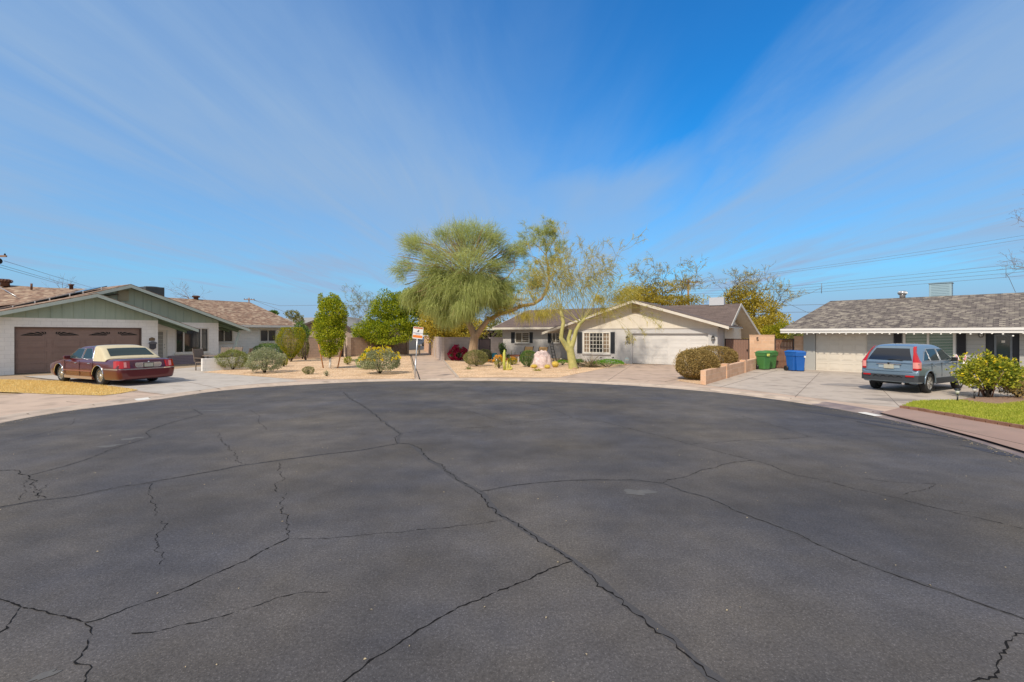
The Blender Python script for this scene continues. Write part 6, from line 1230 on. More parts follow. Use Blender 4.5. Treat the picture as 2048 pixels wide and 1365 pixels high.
def barrel(x0, x1, yt, yb, lab):
    c, w, h = box_px(x0, x1, yt, yb); mb = MB(); nr, ns_ = 13, 44
    mb.grid(lambda i, j: (c[0] + math.sin(math.pi * j / (nr - 1) * .97) * w * (1 + .09 * math.cos(i * math.pi / 2 * 1)) * math.cos(2 * math.pi * i / ns_), c[1] + math.sin(math.pi * j / (nr - 1) * .97) * w * (1 + .09 * math.cos(i * math.pi / 2)) * math.sin(2 * math.pi * i / ns_), c[2] + h * (.5 + .5 * math.cos(math.pi * (j / (nr - 1)) * .97))), ns_, nr, closeu=True)
    o = mb.build('barrel_cactus', mat('barrel_skin', (.50, .40, .04), .7, c2=(.66, .46, .10), scale=9), label=lab, cat='cactus', group='golden barrel cacti')
    P, d = shell(500, (c[0], c[1], c[2] + h / 2), (w, w, h / 2), .99, 1.0, 0, 1, -.4); V, Fc = strands(P, d, .06, .003, 1, 0, .3); npmesh('spines', V, Fc, leafmat('spine', (.6, .45, .1), (.8, .65, .3)), parent=None).parent = o
    o.children[0].matrix_parent_inverse = Matrix.Identity(4); return o
barrel(1062, 1074, 729.5, 737, 'golden barrel cactus left of the boulder'); barrel(1089, 1100, 730, 738, 'golden barrel cactus just before the boulder, middle one'); barrel(1103, 1117, 723, 735.5, 'largest golden barrel cactus right of the boulder')
g = G(1010, 741, GZ); T = thing('column_cactus', 'tall yellow green column cactus with spiny arms in the gravel', 'cactus', tuple(g)); mb = MB(); q = g.y / F
def ribbed(mb, pts, r): mb.tube(pts, r, 10)
ribbed(mb, [g + Vector((-.02, 0, -.02)), g + Vector((-.05, 0, .45)), g + Vector((-.04, 0, .9)), g + Vector((-.02, 0, 1.08))], [.075, .08, .075, .03]); mb.build('stem', mat('cactus_skin', (.34, .42, .05), .6, c2=(.55, .52, .12), scale=7), T)
for dx, h in ((.14, .52), (.26, .34), (.36, .18)):
    mb = MB(); ribbed(mb, [g + Vector((.0, 0, .03)), g + Vector((dx * .8, .02, .06)), g + Vector((dx, .02, h * .6)), g + Vector((dx - .03, .02, h))], [.05, .06, .06, .025]); mb.build('arm', mat('cactus_skin', (.34, .36, .05), .6, c2=(.55, .45, .12), scale=7), T)
# boulder
c, w, h = box_px(1062, 1108, 700, 736); mb = MB(); rs = np.random.default_rng(5); K = rs.normal(0, 2.6, (10, 3)); PH = rs.uniform(0, 6.28, 10)
def rock(i, j):
    th, ph_ = 2 * math.pi * i / 40, math.pi * .5 * j / 15; d = np.array([math.cos(th) * math.sin(ph_ + .02), math.sin(th) * math.sin(ph_ + .02), math.cos(ph_ + .02)]); r = (1 + .09 * float(np.abs(np.sin(K @ d * 1.6 + PH)).sum() - 6) / 2) * (1 - .30 * abs(d[2]) ** 2)
    e = (abs(d[2])) ; xz = 1 - .45 * e; return (c[0] + d[0] * w * r * .95 - .02, c[1] + d[1] * w * .7 * r, c[2] + h * (e ** 1.1) * r * 1.32 - .02)
mb.grid(rock, 40, 16, closeu=True, smooth=False); mb.build('boulder', mat('pink_quartz', (.72, .62, .60), .85, c2=(.46, .32, .30), scale=6, bump=.8, bscale=14, detail=10), label='big pink white quartz boulder in the gravel bed', cat='boulder')
for (x, y, r, lb) in ((1149, 739, .11, 'small brown stone at the palo verde foot'), (1159, 737, .08, 'small pale stone right of the palo verde foot'), (1250, 730, .1, 'brown stone by the corner of the garage door'), (960, 730, .16, 'flat tan stone beside the olive shrub')):
    g = G(x, y, GZ); mb = MB(); rr = random.Random(x); mb.lathe([(r * .7, -.02), (r, r * .3), (r * .8, r * .7), (r * .3, r * .9), (0, r * .92)], g, 9, sx=1.2, sy=.8, smooth=False); mb.build('stone', mat('brown_stone', (.36, .22, .13), .9, c2=(.45, .32, .2), scale=8), label=lb, cat='stone')
# ================================================================== walls, gates and small things
M_BBRN = brickmat('brown_block', (.37, .265, .205), (.33, .235, .18), (.25, .19, .15), .4, .2, .007, .9, bump=.5, noise=.12)
M_BPAL = brickmat('pale_block', (.50, .42, .38), (.46, .385, .35), (.38, .32, .29), .4, .2, .006, .9, bump=.5, noise=.10)
M_BTAN = brickmat('tan_block', (.68, .44, .29), (.58, .36, .23), (.66, .49, .36), .4, .2, .008, .9, bump=.5, noise=.12)
def plpx(x0, y0, x1, y1): a, b = G(x0, y0, GZ), G(x1, y1, GZ); return Pl(a.xy, (b - a).xy)
def blockwall(name, lab, a, b, ztop, m, th=.2, piers=(), group=None, cap=.05, z0=0.0):
    p = plpx(*a, *b); L = (G(*b, GZ) - G(*a, GZ)).length; root = thing(name, lab, 'wall', tuple(p.P(L / 2, 0, -th / 2)), 0, group)
    mb = MB(); p.slab(mb, 0, L, z0, ztop, -th, 0); mb.build('wall', m, root); mb = MB(); p.slab(mb, -.01, L + .01, ztop + .002, ztop + cap, -th - .02, .02); mb.build('cap', m, root)
    for x, w in piers: t = p.t(x); mb = MB(); p.slab(mb, t - w / 2, t + w / 2, z0, ztop + cap + .01, -th - .06, .06); mb.build('pier', M_PIER, root)
    return p, L
M_PIER = brickmat('light_pier', (.50, .40, .32), (.47, .37, .3), (.40, .32, .26), .4, .2, .006, .9, bump=.4, noise=.1)
blockwall('block_wall', 'brown block wall left of the staked tree, running behind the flat topped shrub', (566, 718.5), (682, 715), 1.66, M_BBRN, piers=((611, .16),))
blockwall('block_wall', 'brown block wall between the staked tree and the walkway', (694, 714), (818, 708.5), 1.60, M_BBRN, piers=((697.5, .34), (741.6, .14), (777.6, .14), (815, .16)))
p = plpx(682, 715, 694, 714); L = p.t(694); mb = MB(); gt = thing('gate', 'narrow dark gate in the brown block wall', 'gate', tuple(p.P(L / 2, 0, -.3)))
for k in range(6): p.slab(mb, L * k / 6 + .01, L * (k + 1) / 6 - .01, .1, 1.6, -.32, -.30)
mb.build('boards', mat('dark_brown_metal', (.09, .06, .05), .6), gt); mb = MB(); p.slab(mb, 0, L, .08, .14, -.299, -.27); p.slab(mb, 0, L, 1.5, 1.56, -.299, -.27); mb.build('rail', mat('dark_brown_metal', (.07, .045, .04), .6), gt)
blockwall('block_wall', 'pale lavender block wall behind the bougainvillea', (883.3, 722), (957, 718.8), 1.66, M_BPAL)
blockwall('block_wall', 'pale ribbed block wall along the right side of the walkway', (865, 712.5), (883.3, 722), 1.66, M_BPAL, piers=((867.5, .16), (872, .16)))
blockwall('block_wall', 'tan block wall farther along the right side of the walkway', (848, 700.5), (865, 712.3), 1.66, M_BTAN, piers=())
blockwall('block_wall', 'short pale block wall between the dark gate and the grey house', (980.5, 717.4), (1006, 716.4), 1.64, M_BPAL)
def picket_gate(lab, a, b, yt, m_p, m_f, n, ribs=True, inset=.0):
    p = plpx(*a, *b); L = (G(*b, GZ) - G(*a, GZ)).length; zt_ = p.z((a[0] + b[0]) / 2, yt); T = thing('gate', lab, 'gate', tuple(p.P(L / 2, 0, 0)))
    mb = MB(); w = (L - .1) / n
    for k in range(n):
        t = .05 + k * w; mb.prism([p.P(t + .004, .09, 0), p.P(t + w * .25, .09, .022), p.P(t + w * .72, .09, .022), p.P(t + w - .004, .09, 0), p.P(t + w - .004, .09, -.012), p.P(t + .004, .09, -.012)], (0, 0, zt_ - .13), 0)
    mb.build('panel', m_p, T); mb = MB()
    for t0, t1, z0, z1 in ((0, .05, .03, zt_), (L - .05, L, .03, zt_), (.05, L - .05, zt_ - .045, zt_), (.05, L - .05, .04, .088)): p.slab(mb, t0, t1, z0, z1, -.03, .03)
    mb.build('gate_frame', m_f, T); mb = MB(); p.slab(mb, L - .14, L - .08, .95, 1.05, .03, .07); mb.build('latch', M_BLK, T); return T
M_DKF = mat('dark_gate_frame', (.035, .025, .025), .6)
picket_gate('dark ribbed metal gate behind the weeping tree trunk', (957, 718.8), (980.5, 717.4), 678, mat('purple_brown_metal', (.14, .10, .10), .6), M_DKF, 11)
picket_gate('pinkish brown ribbed metal gate behind the clipped hedge', (1450, 730), (1499, 733), 678, mat('pink_brown_metal', (.26, .16, .125), .6), M_DKF, 14)
picket_gate('rusty dark brown ribbed gate between the green and blue bins', (1549, 737), (1588, 738.5), 678, mat('rusty_metal', (.15, .065, .04), .75, c2=(.26, .12, .07), scale=3), M_DKF, 12)
p, L = blockwall('block_wall', 'tan block wall with a black lizard ornament behind the green bins', (1499, 735), (1549, 737), 1.86, M_BTAN)
blockwall('block_wall', 'short tan block pier between the rusty gate and the grey house', (1588, 738.5), (1609, 739.5), 1.8, M_BTAN)
T = thing('wall_ornament', 'small black curled lizard ornament on the tan block wall', 'ornament', tuple(p.hit(1515, 679, .02))); mb = MB(); pts = [(1512.6, 675.6), (1515, 675), (1517, 675.6), (1513.6, 677), (1514.6, 678.3), (1516.2, 679.4), (1516, 681), (1513.6, 682)]
mb.tube([p.hit(x, y, .02) for x, y in pts], [.008, .014, .008, .014, .018, .016, .012, .014], 6); mb.build('body', M_BLK, T)
for x0, y0, x1, y1 in ((1514.5, 678, 1512.6, 679), (1516, 680, 1517.6, 681.2)): mb = MB(); mb.tube([p.hit(x0, y0, .02), p.hit(x1, y1, .02)], .01, 5); mb.build('leg', M_BLK, T)
p = plpx(1412, 770, 1515, 738.5); L = (G(1515, 738.5, GZ) - G(1412, 770, GZ)).length; T = thing('low_wall', 'low stepped tan block wall beside the clipped hedge', 'wall', tuple(p.P(L / 2, 0, 0)))
zt_ = p.z(1413, 741.5); mb = MB()
for k in range(3): a, b = L * k / 3, L * (k + 1) / 3; p.slab(mb, a, b, 0, zt_ + .02 * k, -.2, 0)
mb.build('wall', M_BTAN, T); mb = MB()
for q in (.333, .70): mb2 = MB(); p.slab(mb2, L * q - .2, L * q + .2, 0, zt_ + .09, -.23, .03); mb2.build('pier', M_BTAN, T)
# light beam left of the right hand house
p = Pl(PC.P(tl, 0, -3).xy, PC.d.xy)
# ---- sign
b = G(829.3, 757, GZ); Ys = b.y; T = thing('warning_sign', 'leaning orange and white warning sign on a thin metal post by the walkway', 'sign', tuple(b)); tp = U(835.2, 663, Ys)
mb = MB(); mb.tube([b + Vector((0, 0, -.05)), tp + Vector((0, .03, 0))], .022, 8); mb.tube([b + Vector((.0, 0, -.05)), b.lerp(tp, .42) + Vector((0, .0, 0))], .03, 8); mb.build('post', M_ALU, T)
c4 = [U(824.6, 677.4, Ys), U(844.8, 679.6, Ys), U(847.2, 655, Ys), U(827, 653, Ys)]; ex = (c4[1] - c4[0]); ey = (c4[3] - c4[0]); W_, H_ = ex.length, ey.length; ex.normalize(); ey.normalize(); ez = ex.cross(ey).normalized()
def sg(u, v, w=0.0): return c4[0] + ex * (u * W_) + ey * (v * H_) + ez * w
def rr_poly(u0, v0, u1, v1, r, w):
    P = []
    for (cu, cv, a0) in ((u1 - r, v0 + r, -90), (u1 - r, v1 - r, 0), (u0 + r, v1 - r, 90), (u0 + r, v0 + r, 180)):
        for k in range(5): a = R(a0 + k * 22.5); P.append(sg(cu + r * math.cos(a), cv + r * math.sin(a) * W_ / H_, w))
    return P
mb = MB(); mb.prism(rr_poly(0, 0, 1, 1, .07, 0), ez * .006); bd = mb.build('sign_board', mat('sign_white', (.78, .77, .74), .45), T)
M_OR = mat('sign_orange', (.80, .22, .03), .45); mb = MB(); mb.prism([sg(.04, .10, .0065), sg(.96, .10, .0065), sg(.96, .31, .0065), sg(.04, .31, .0065)], ez * .001); mb.build('orange_panel', M_OR, bd)
mb = MB(); mb.prism([sg(.04, .83, .0065), sg(.96, .83, .0065), sg(.95, .97, .0065), sg(.05, .97, .0065)], ez * .001); mb.build('orange_panel', mat('sign_orange_pale', (.80, .36, .16), .45), bd)
rotm = Matrix((ex, ey, ez)).transposed().to_euler(); text_obj('WARNING', sg(.5, .90, .009), rotm, .085, .0004, mat('sign_dark_red', (.25, .03, .01), .5), bd, bold=.002)
text_obj('NEIGHBORHOOD', sg(.5, .47, .007), rotm, .052, .0004, mat('sign_blue', (.10, .13, .32), .5), bd, bold=.001); text_obj('WATCH', sg(.5, .385, .007), rotm, .052, .0004, mat('sign_blue2', (.12, .15, .30), .5), bd, bold=.001)
mb = MB(); mb.prism([sg(u, v, .0065) for u, v in ((.38, .62), (.44, .59), (.56, .59), (.62, .62), (.60, .66), (.62, .73), (.57, .76), (.52, .74), (.50, .68), (.45, .66))], ez * .0012); mb.build('figure_mark', M_BLK, bd)
# dark edging along the left of the walkway
mb = MB(); pts = [G(x, y, GZ + .02) for x, y in ((822.5, 710), (824.5, 718), (828, 730), (832, 738), (836, 748), (839, 758))]; mb.tube(pts, .022, 6); mb.build('edging_strip', M_BLK, kind='structure')
# ---- pavilion
Yp = 41.0; T = thing('pavilion', 'dark timber pavilion with pale hipped roof behind the pale wall', 'pavilion', tuple(U(940, 690, Yp)) ); ez0 = U(893, 661, Yp).z; ap = ez0 + .85
x0, x1 = U(892, 661, Yp).x, U(990, 661, Yp).x; M_PAV = mat('pale_roof', (.40, .40, .34), .9, c2=(.34, .35, .29), scale=5); M_TIM = mat('dark_timber', (.06, .045, .04), .8)
mb = MB(); q = [(x0, Yp - 1.9, ez0), (x1, Yp - 1.9, ez0), (x1, Yp + 2.1, ez0), (x0, Yp + 2.1, ez0), (x0 + 2, Yp, ap), (x1 - 2, Yp, ap)]; mb.add(q, [(0, 1, 5, 4), (1, 2, 5), (2, 3, 4, 5), (3, 0, 4), (0, 3, 2, 1)]); mb.build('roof', M_PAV, T)
mb = MB(); mb.box(((x0 + x1) / 2, Yp - 1.75, ez0 - .13), (x1 - x0 - .3, .12, .22)); mb.box(((x0 + x1) / 2, Yp + 1.9, ez0 - .13), (x1 - x0 - .3, .12, .22)); mb.build('beam', M_TIM, T)
for x in (x0 + .5, (x0 + x1) / 2, x1 - .5):
    for y in (Yp - 1.75, Yp + 1.9):
        mb = MB(); mb.box((x, y, (ez0 - .24) / 2), (.16, .16, ez0 - .24)); mb.build('post', M_TIM, T)
        for s_ in (-1, 1): mb = MB(); mb.bar((x + s_ * .08, y, ez0 - .85), (x + s_ * .62, y, ez0 - .26), .09, .09); mb.build('brace', M_TIM, T)
# ---- bins
def bin_(lab, x, y, rz, m, sticker, group, h=1.02, w=.52):
    g = G(x, y, GZ); T = thing('wheeled_bin', lab, 'bin', tuple(g), rz, group); a, b = w / 2, w * .55; mb = MB()
    mb.hexa([(-a * .78, -b * .75, .03), (a * .78, -b * .75, .03), (a * .78, b * .72, .03), (-a * .78, b * .72, .03), (-a, -b, h * .86), (a, -b, h * .86), (a, b, h * .86), (-a, b, h * .86)]); mb.build('tub', m, T, bevel=.04, local=True)
    mb = MB(); mb.hexa([(-a * 1.04, -b * 1.05, h * .70), (a * 1.04, -b * 1.05, h * .70), (a * 1.04, b, h * .70), (-a * 1.04, b, h * .70), (-a * 1.09, -b * 1.12, h * .88), (a * 1.09, -b * 1.12, h * .88), (a * 1.09, b, h * .88), (-a * 1.09, b, h * .88)]); mb.build('rim', m, T, bevel=.02, local=True)
    mb = MB(); mb.grid(lambda i, j: ((i / 8 * 2 - 1) * a * 1.13, (j / 8 * 2 - 1) * b * 1.16, h * .89 + .09 * (1 - (i / 4 - 1) ** 2) ** .5 * (1 if 0 < j < 8 else .0) + .012), 9, 9); mb.box((0, 0, h * .89), (a * 2.26, b * 2.32, .03)); mb.build('lid', m, T, bevel=.008, local=True)
    for s in (-1, 1): mb = MB(); mb.lathe([(.0, -.03), (.13, -.03), (.14, 0), (.13, .03), (0, .03)], (s * a * .95, b * .78, .14), 16, axis='x'); mb.build('wheel', M_BLK, T, local=True)
    mb = MB(); mb.tube([(-a * .8, b * 1.05, h * .86), (-a * .8, b * 1.25, h * .88), (a * .8, b * 1.25, h * .88), (a * .8, b * 1.05, h * .86)], .018, 6); mb.build('handle', m, T, local=True)
    if sticker:
        for (cx_, cz_, ww, hh, mm) in sticker: mb = MB(); f = (cz_ / h); mb.box((cx_, -b * (1.075 if cz_ > .68 else .77 + .25 * f) - .012, cz_), (ww, .006, hh)); mb.build('decal', mm, T, local=True)
    return T
M_GB = mat('green_plastic', (.045, .17, .045), .45, c2=(.07, .22, .06), scale=2); M_BB = mat('blue_plastic', (.008, .09, .36), .4, c2=(.012, .12, .44), scale=2); M_STK = mat('yellow_sticker', (.68, .72, .16), .5)
bin_('green wheeled bin with a yellow sticker, in front of the other green one', 1527, 739.8, R(20), M_GB, [(-.02, .80, .20, .13, M_STK), (.03, .775, .1, .03, mat('sticker_print', (.10, .10, .05), .6))], 'green wheeled bins'); bin_('second green wheeled bin half hidden behind the first', 1539, 738.0, R(20), M_GB, None, 'green wheeled bins')
bin_('blue wheeled bin beside the rusty gate, left of the other blue one', 1586, 742.5, R(15), M_BB, [(.0, .64, .17, .035, M_WPT)], 'blue wheeled bins', 1.1, .48); bin_('blue wheeled bin against the grey wall pier', 1599, 743, R(-20), M_BB, [(.18, .76, .08, .09, M_WPT)], 'blue wheeled bins', 1.08, .44)
# ---- patio furniture
M_WIC = mat('brown_wicker', (.13, .10, .08), .8, c2=(.22, .17, .14), scale=40); M_TANC = mat('tan_canvas', (.62, .38, .17), .85, c2=(.55, .33, .14), scale=8)
def chair(lab, x, y, rz, ms, mf, group, z0=GZ, recl=.18, H=1.0, cat='chair', w=.58):
    g = G(x, y, z0); T = thing('patio_chair', lab, cat, tuple(g), rz, group); a = w / 2
    mb = MB(); mb.box((0, 0, .42), (w, .52, .06)); mb.build('seat', ms, T, bevel=.02, local=True)
    mb = MB(); mb.hexa([(-a, .24, .46), (a, .24, .46), (a, .29, .46), (-a, .29, .46), (-a, .24 + recl, H), (a, .24 + recl, H), (a, .28 + recl, H), (-a, .28 + recl, H)]); mb.build('backrest', ms, T, bevel=.02, local=True)
    for s in (-1, 1):
        for yy_ in (-.22, .24): mb = MB(); mb.bar((s * (a - .03), yy_, 0), (s * (a - .03), yy_, .41), .04, .04); mb.build('leg', mf, T, local=True)
        mb = MB(); mb.bar((s * a, -.24, .64), (s * a, .28, .66), .05, .035); mb.bar((s * a, -.22, .40), (s * a, -.22, .63), .035, .035); mb.build('armrest', mf, T, local=True)
        mb = MB(); mb.bar((s * (a + .01), .27, .45), (s * (a + .01), .27 + recl, H + .03), .035, .035); mb.build('back_frame', mf, T, local=True)
    return T
chair('dark wicker patio chair at the left end of the patio table, side on', 408, 741, R(80), M_WIC, M_WIC, 'patio chairs of the green house', recl=.12, H=1.12); chair('dark wicker patio chair behind the patio table', 446, 733, R(5), M_WIC, M_WIC, 'patio chairs of the green house', H=1.1)
chair('dark wicker patio chair behind the left globe shrub', 464, 734, R(-20), M_WIC, M_WIC, 'patio chairs of the green house', H=1.12); chair('dark wicker patio chair at the right end, before the bedroom wall', 487, 737, R(-75), M_WIC, M_WIC, 'patio chairs of the green house', recl=.12, H=1.1)
g = G(436, 739, GZ); T = thing('patio_table', 'dark round patio table behind the low white wall', 'table', tuple(g)); mb = MB(); mb.lathe([(0, .0), (.72, 0), (.74, .02), (.72, .045), (0, .045)], (0, 0, .72), 28); mb.build('table_top', M_WIC, T, local=True)
for k in range(4): a = .785 + k * math.pi / 2; mb = MB(); mb.bar((math.cos(a) * .5, math.sin(a) * .5, 0), (math.cos(a) * .46, math.sin(a) * .46, .72), .05, .05); mb.build('leg', M_WIC, T, local=True)
chair('tan canvas reclining chair behind the dark round shrub, left one', 1052, 723, R(-25), M_TANC, M_BLK, 'tan chairs of the ranch house', recl=.35, H=1.0, w=.62); chair('tan canvas reclining chair behind the boulder, right one', 1081, 724.5, R(-25), M_TANC, M_BLK, 'tan chairs of the ranch house', recl=.35, H=1.0, w=.62)
g = G(1032, 724, GZ); T = thing('slatted_table', 'small slatted brown side table left of the tan chairs', 'table', tuple(g), R(-30))
for k in range(7): mb = MB(); mb.box((-.3 + k * .1, 0, .47), (.075, .5, .03)); mb.build('slat', mat('red_brown_wood', (.24, .10, .06), .7), T, local=True)
mb = MB(); mb.box((0, -.24, .42), (.72, .04, .09)); mb.box((0, .24, .42), (.72, .04, .09)); mb.build('apron', mat('red_brown_wood', (.24, .10, .06), .7), T, local=True)
for sx in (-.31, .31):
    for sy in (-.22, .22): mb = MB(); mb.box((sx, sy, .21), (.05, .05, .42)); mb.build('leg', M_WPT, T, local=True)
def pot(name, lab, x, y, r, h, m, plant=None, cat='pot'):
    g = G(x, y, GZ); T = thing(name, lab, cat, tuple(g)); mb = MB(); mb.lathe([(r * .62, 0), (r * .95, h * .45), (r, h * .8), (r * .8, h * .95), (r * .92, h), (r * .8, h), (r * .7, h * .9), (0, h * .88)], (0, 0, 0), 20); mb.build('vessel', m, T, local=True)
    if plant: n, L, mm, hh = plant; P, d = shell(n, (g.x, g.y, g.z + h + hh * .5), (r * 1.2, r * 1.2, hh * .66), .1, 1, .3, 3, -1); V, Fc = leafquads(P, d + np.array([0, 0, .4]), L, .3); npmesh('plant', V, Fc, mm, parent=T)
    return T
M_TEAL = mat('teal_glaze', (.005, .20, .30), .25); M_TERR = mat('terracotta', (.40, .14, .07), .8)
pot('glazed_pot', 'tall teal blue glazed pot by the dark gate', 989.5, 725, .2, .62, M_TEAL); pot('glazed_pot', 'smaller blue green pot right of the tall teal pot', 996, 725, .14, .42, mat('blue_glaze', (.02, .12, .20), .3)); pot('potted_plant', 'leafy green potted plant against the corner of the ranch house', 1005, 722, .2, .45, M_TERR, (700, .1, ML['green'], .7), 'plant')
pot('potted_plant', 'small terracotta pot beside the agave', 1016, 724, .13, .28, M_TERR, (140, .07, ML['green'], .2), 'plant'); pot('glazed_pot', 'small white pot between the blue pots', 993.5, 727, .07, .28, M_WPT)
# ladder
p0 = G(1110.5, 723.5, GZ); tpp = PM.hit(1098.5, 672, .06); mb0 = thing('ladder', 'black ladder leaning against the grey ranch house wall', 'ladder', tuple(p0)); off_ = PB.d * .12
for s in (-1, 1): mb = MB(); mb.bar(p0 + off_ * s, Vector(tpp) + off_ * s, .035, .05); mb.build('rail', M_BLK, mb0)
for k in range(1, 9): q = p0.lerp(Vector(tpp), k / 9); mb = MB(); mb.bar(q - off_, q + off_, .03, .03); mb.build('rung', M_BLK, mb0)
# security marker, garden stakes, lights
g = G(1254, 728, GZ); T = thing('yard_sign', 'small pale blue octagonal yard marker by the garage corner', 'sign', tuple(g), PB.d.x * 0 - .55); mb = MB(); mb.box((0, 0, .08), (.02, .02, .3)); mb.build('stake', M_ALU, T, local=True); mb = MB(); mb.prism([(.15 * math.cos(R(22.5 + 45 * k)), 0, .28 + .13 * math.sin(R(22.5 + 45 * k))) for k in range(8)], (0, .012, 0)); mb.build('plate', mat('pale_blue_plate', (.52, .66, .70), .4), T, local=True)
mb = MB(); mb.box((0, -.004, .27), (.2, .006, .07)); mb.build('white_band', M_WPT, T, local=True)
def pathlight(lab, x, y, h=.38):
    g = G(x, y, GZ); T = thing('path_light', lab, 'garden light', tuple(g), 0, 'solar path lights'); mb = MB(); mb.tube([(0, 0, -.03), (0, 0, h * .62)], .018, 6); mb.build('stake', M_BLK, T, local=True); mb = MB(); mb.lathe([(.035, 0), (.055, .11)], (0, 0, h * .62), 10); mb.build('lens', mat('light_lens', (.66, .66, .6), .3), T, local=True)
    mb = MB(); mb.lathe([(.075, 0), (.08, .02), (.03, .045), (0, .05)], (0, 0, h * .62 + .11), 12); mb.build('cap', M_BLK, T, local=True)
pathlight('black solar path light on the tip of the green lawn', 1915, 805); pathlight('black solar path light half hidden at the foot of the rose bush', 1949, 800)
for x, lb in ((1202, 'black garden light in the ground cover, under the big window'), (1226, 'black garden light in the ground cover, near the garage'), (1122, 'black garden light left of the palo verde')): pathlight(lb, x, 728, .45)
# bunny
c = PC.hit(1922, 720, 1.1); T = thing('rabbit_decoration', 'white rabbit figure with pink eared head behind the blue car bonnet', 'decoration', (c.x, c.y, GZ), math.atan2(PC.n.y, PC.n.x) + R(90)); M_RAB = mat('white_rabbit', (.80, .79, .77), .7)
zt_ = PC.z(1921, 723, 1.1); mb = MB(); mb.grid(lambda i, j: (lambda r_, z: (r_ * math.cos(2 * math.pi * i / 18), r_ * .8 * math.sin(2 * math.pi * i / 18), z))([.0, .16, .22, .24, .22, .16, .12, .15, .175, .16, .10, 0][j], [0, .01, .12, .3, .48, .62, .68, .75, .84, .93, .99, 1.0][j] * (zt_ - GZ)), 18, 12, closeu=True); mb.build('body', M_RAB, T, local=True)
for s in (-1, 1):
    for nm, k, mm, oy in (('ear', 1.0, M_RAB, 0), ('inner_ear', .62, mat('ear_pink', (.72, .30, .33), .7), -.022)):
        mb = MB(); mb.grid(lambda i, j: (s * (.085 + .06 * j / 8) + .062 * k * math.sin(math.pi * min(1, (j + .3) / 8.3)) * math.cos(2 * math.pi * i / 10), oy + .02 * math.sin(2 * math.pi * i / 10), zt_ - GZ - .06 + (.02 if k < 1 else 0) + .36 * j / 8 * (k ** .3)), 10, 9, closeu=True); mb.build(nm, mm, T, local=True)
# kerb number on the middle kerb
kerb_mark((1066, 757.3), (1081, 757.3), .16, 'faded white painted address block on the kerb before the boulder', mat('faded_white', (.66, .60, .54), .7, c2=(.5, .42, .36), scale=14))
# ---- poles and wires
M_POLE = mat('pole_wood', (.22, .12, .07), .9, c2=(.30, .18, .11), scale=3); M_WIRE = mat('wire', (.16, .19, .23), .7)
def pole(lab, x, yt, yb, Y, arm, ya, r=.14):
    b = U(x, yb, Y); T = thing('utility_pole', lab, 'utility pole', (b.x, b.y, 0)); mb = MB(); mb.tube([(b.x, b.y, 0), tuple(U(x, yt, Y))], [r * 1.2, r * .8], 10); mb.build('mast', M_POLE, T)
    mb = MB(); mb.bar(U(arm[0], ya, Y) + Vector((0, -.2, 0)), U(arm[1], ya + .6, Y) + Vector((0, -.2, 0)), .12, .14); mb.build('crossarm', M_POLE, T)
    for q in (.04, .3, .7, .96): p = U(arm[0], ya, Y).lerp(U(arm[1], ya + .6, Y), q) + Vector((0, -.2, .07)); mb = MB(); mb.lathe([(.05, 0), (.07, .08), (.04, .16), (0, .18)], p, 8); mb.build('insulator', M_DARK, T)
    return T
pole('brown wooden utility pole with crossarm behind the ranch house', 1376.5, 559, 667, 62, (1361, 1394), 564.5); pole('small distant utility pole above the tan hip roof', 498, 596, 667, 95, (489, 510), 599.5); 
T = pole('utility pole at the far left edge with a dark transformer', -22, 500, 667, 40, (-60, 18), 513); mb = MB(); mb.lathe([(0, -.25), (.25, -.25), (.27, 0), (.25, .3), (0, .33)], U(2, 521, 40) - Vector((.2, .2, .1)), 14, axis='x'); mb.build('transformer', M_DARK, T)
def wire(lab, pts, Y, r=.012, sag=.0, grp='overhead wires'):
    Ys_ = Y if isinstance(Y, (list, tuple)) else [Y] * len(pts); P = [U(x, y, yy_) for (x, y), yy_ in zip(pts, Ys_)]; Q = []
    for a, b in zip(P, P[1:]): Q += [a.lerp(b, k / 10) - Vector((0, 0, sag * 4 * (k / 10) * (1 - k / 10))) for k in range(10)]
    Q.append(P[-1]); mb = MB(); mb.tube(Q, r, 4); mb.build('power_line', M_WIRE, label=lab, cat='power line', group=grp)
for i, (y0, y1, lb) in enumerate(((564.5, 469, 'upper wire of the pair rising right from the brown pole'), (566, 477, 'lower wire of the pair rising right from the brown pole'))): wire(lb, [(1392, y0), (2060, y1), (2500, y1 - 75)], [62, 45, 38], .014, .25)
for i, lb in enumerate(('topmost of the four parallel wires above the right roof', 'second of the four parallel wires above the right roof', 'third of the four parallel wires above the right roof', 'lowest of the four parallel wires above the right roof')): wire(lb, [(1380, 578 + 5 * i), (1575, 573.5 + 5.2 * i), (1643, 567.5 + 5.6 * i), (2012, 531 + 8 * i), (2400, 493 + 9 * i)], [62, 50, 46, 36, 30], .013)
wire('service wire rising right from the mesquite to the spacer', [(1560, 613), (1600, 592), (1622, 586), (1645, 575)], 46, .018); wire('service wire slanting down to the right hand roof', [(1555, 598), (1612, 624), (1640, 634)], 44, .016)
wire('wire running level behind the hip of the right roof', [(1540, 612), (1660, 609), (1700, 608)], 44, .02); wire('lower level wire behind the hip of the right roof', [(1520, 625.5), (1620, 624.5), (1660, 624)], 44, .02)
for i, (a, b, lb) in enumerate((((8, 522), (190, 578), 'upper wire from the left edge pole'), ((-10, 527), (185, 584), 'middle wire from the left edge pole'), ((-10, 532), (180, 585), 'lower wire from the left edge pole'))): wire(lb, [a, b, (260, b[1] + 22)], [40, 75, 95], .018)
wire('far wire running right of the small distant pole', [(505, 600), (560, 612), (630, 611), (760, 612)], 95, .03, grp='far wires'); wire('far wire sloping down from the small distant pole', [(508, 601), (590, 632)], 95, .03, grp='far wires')
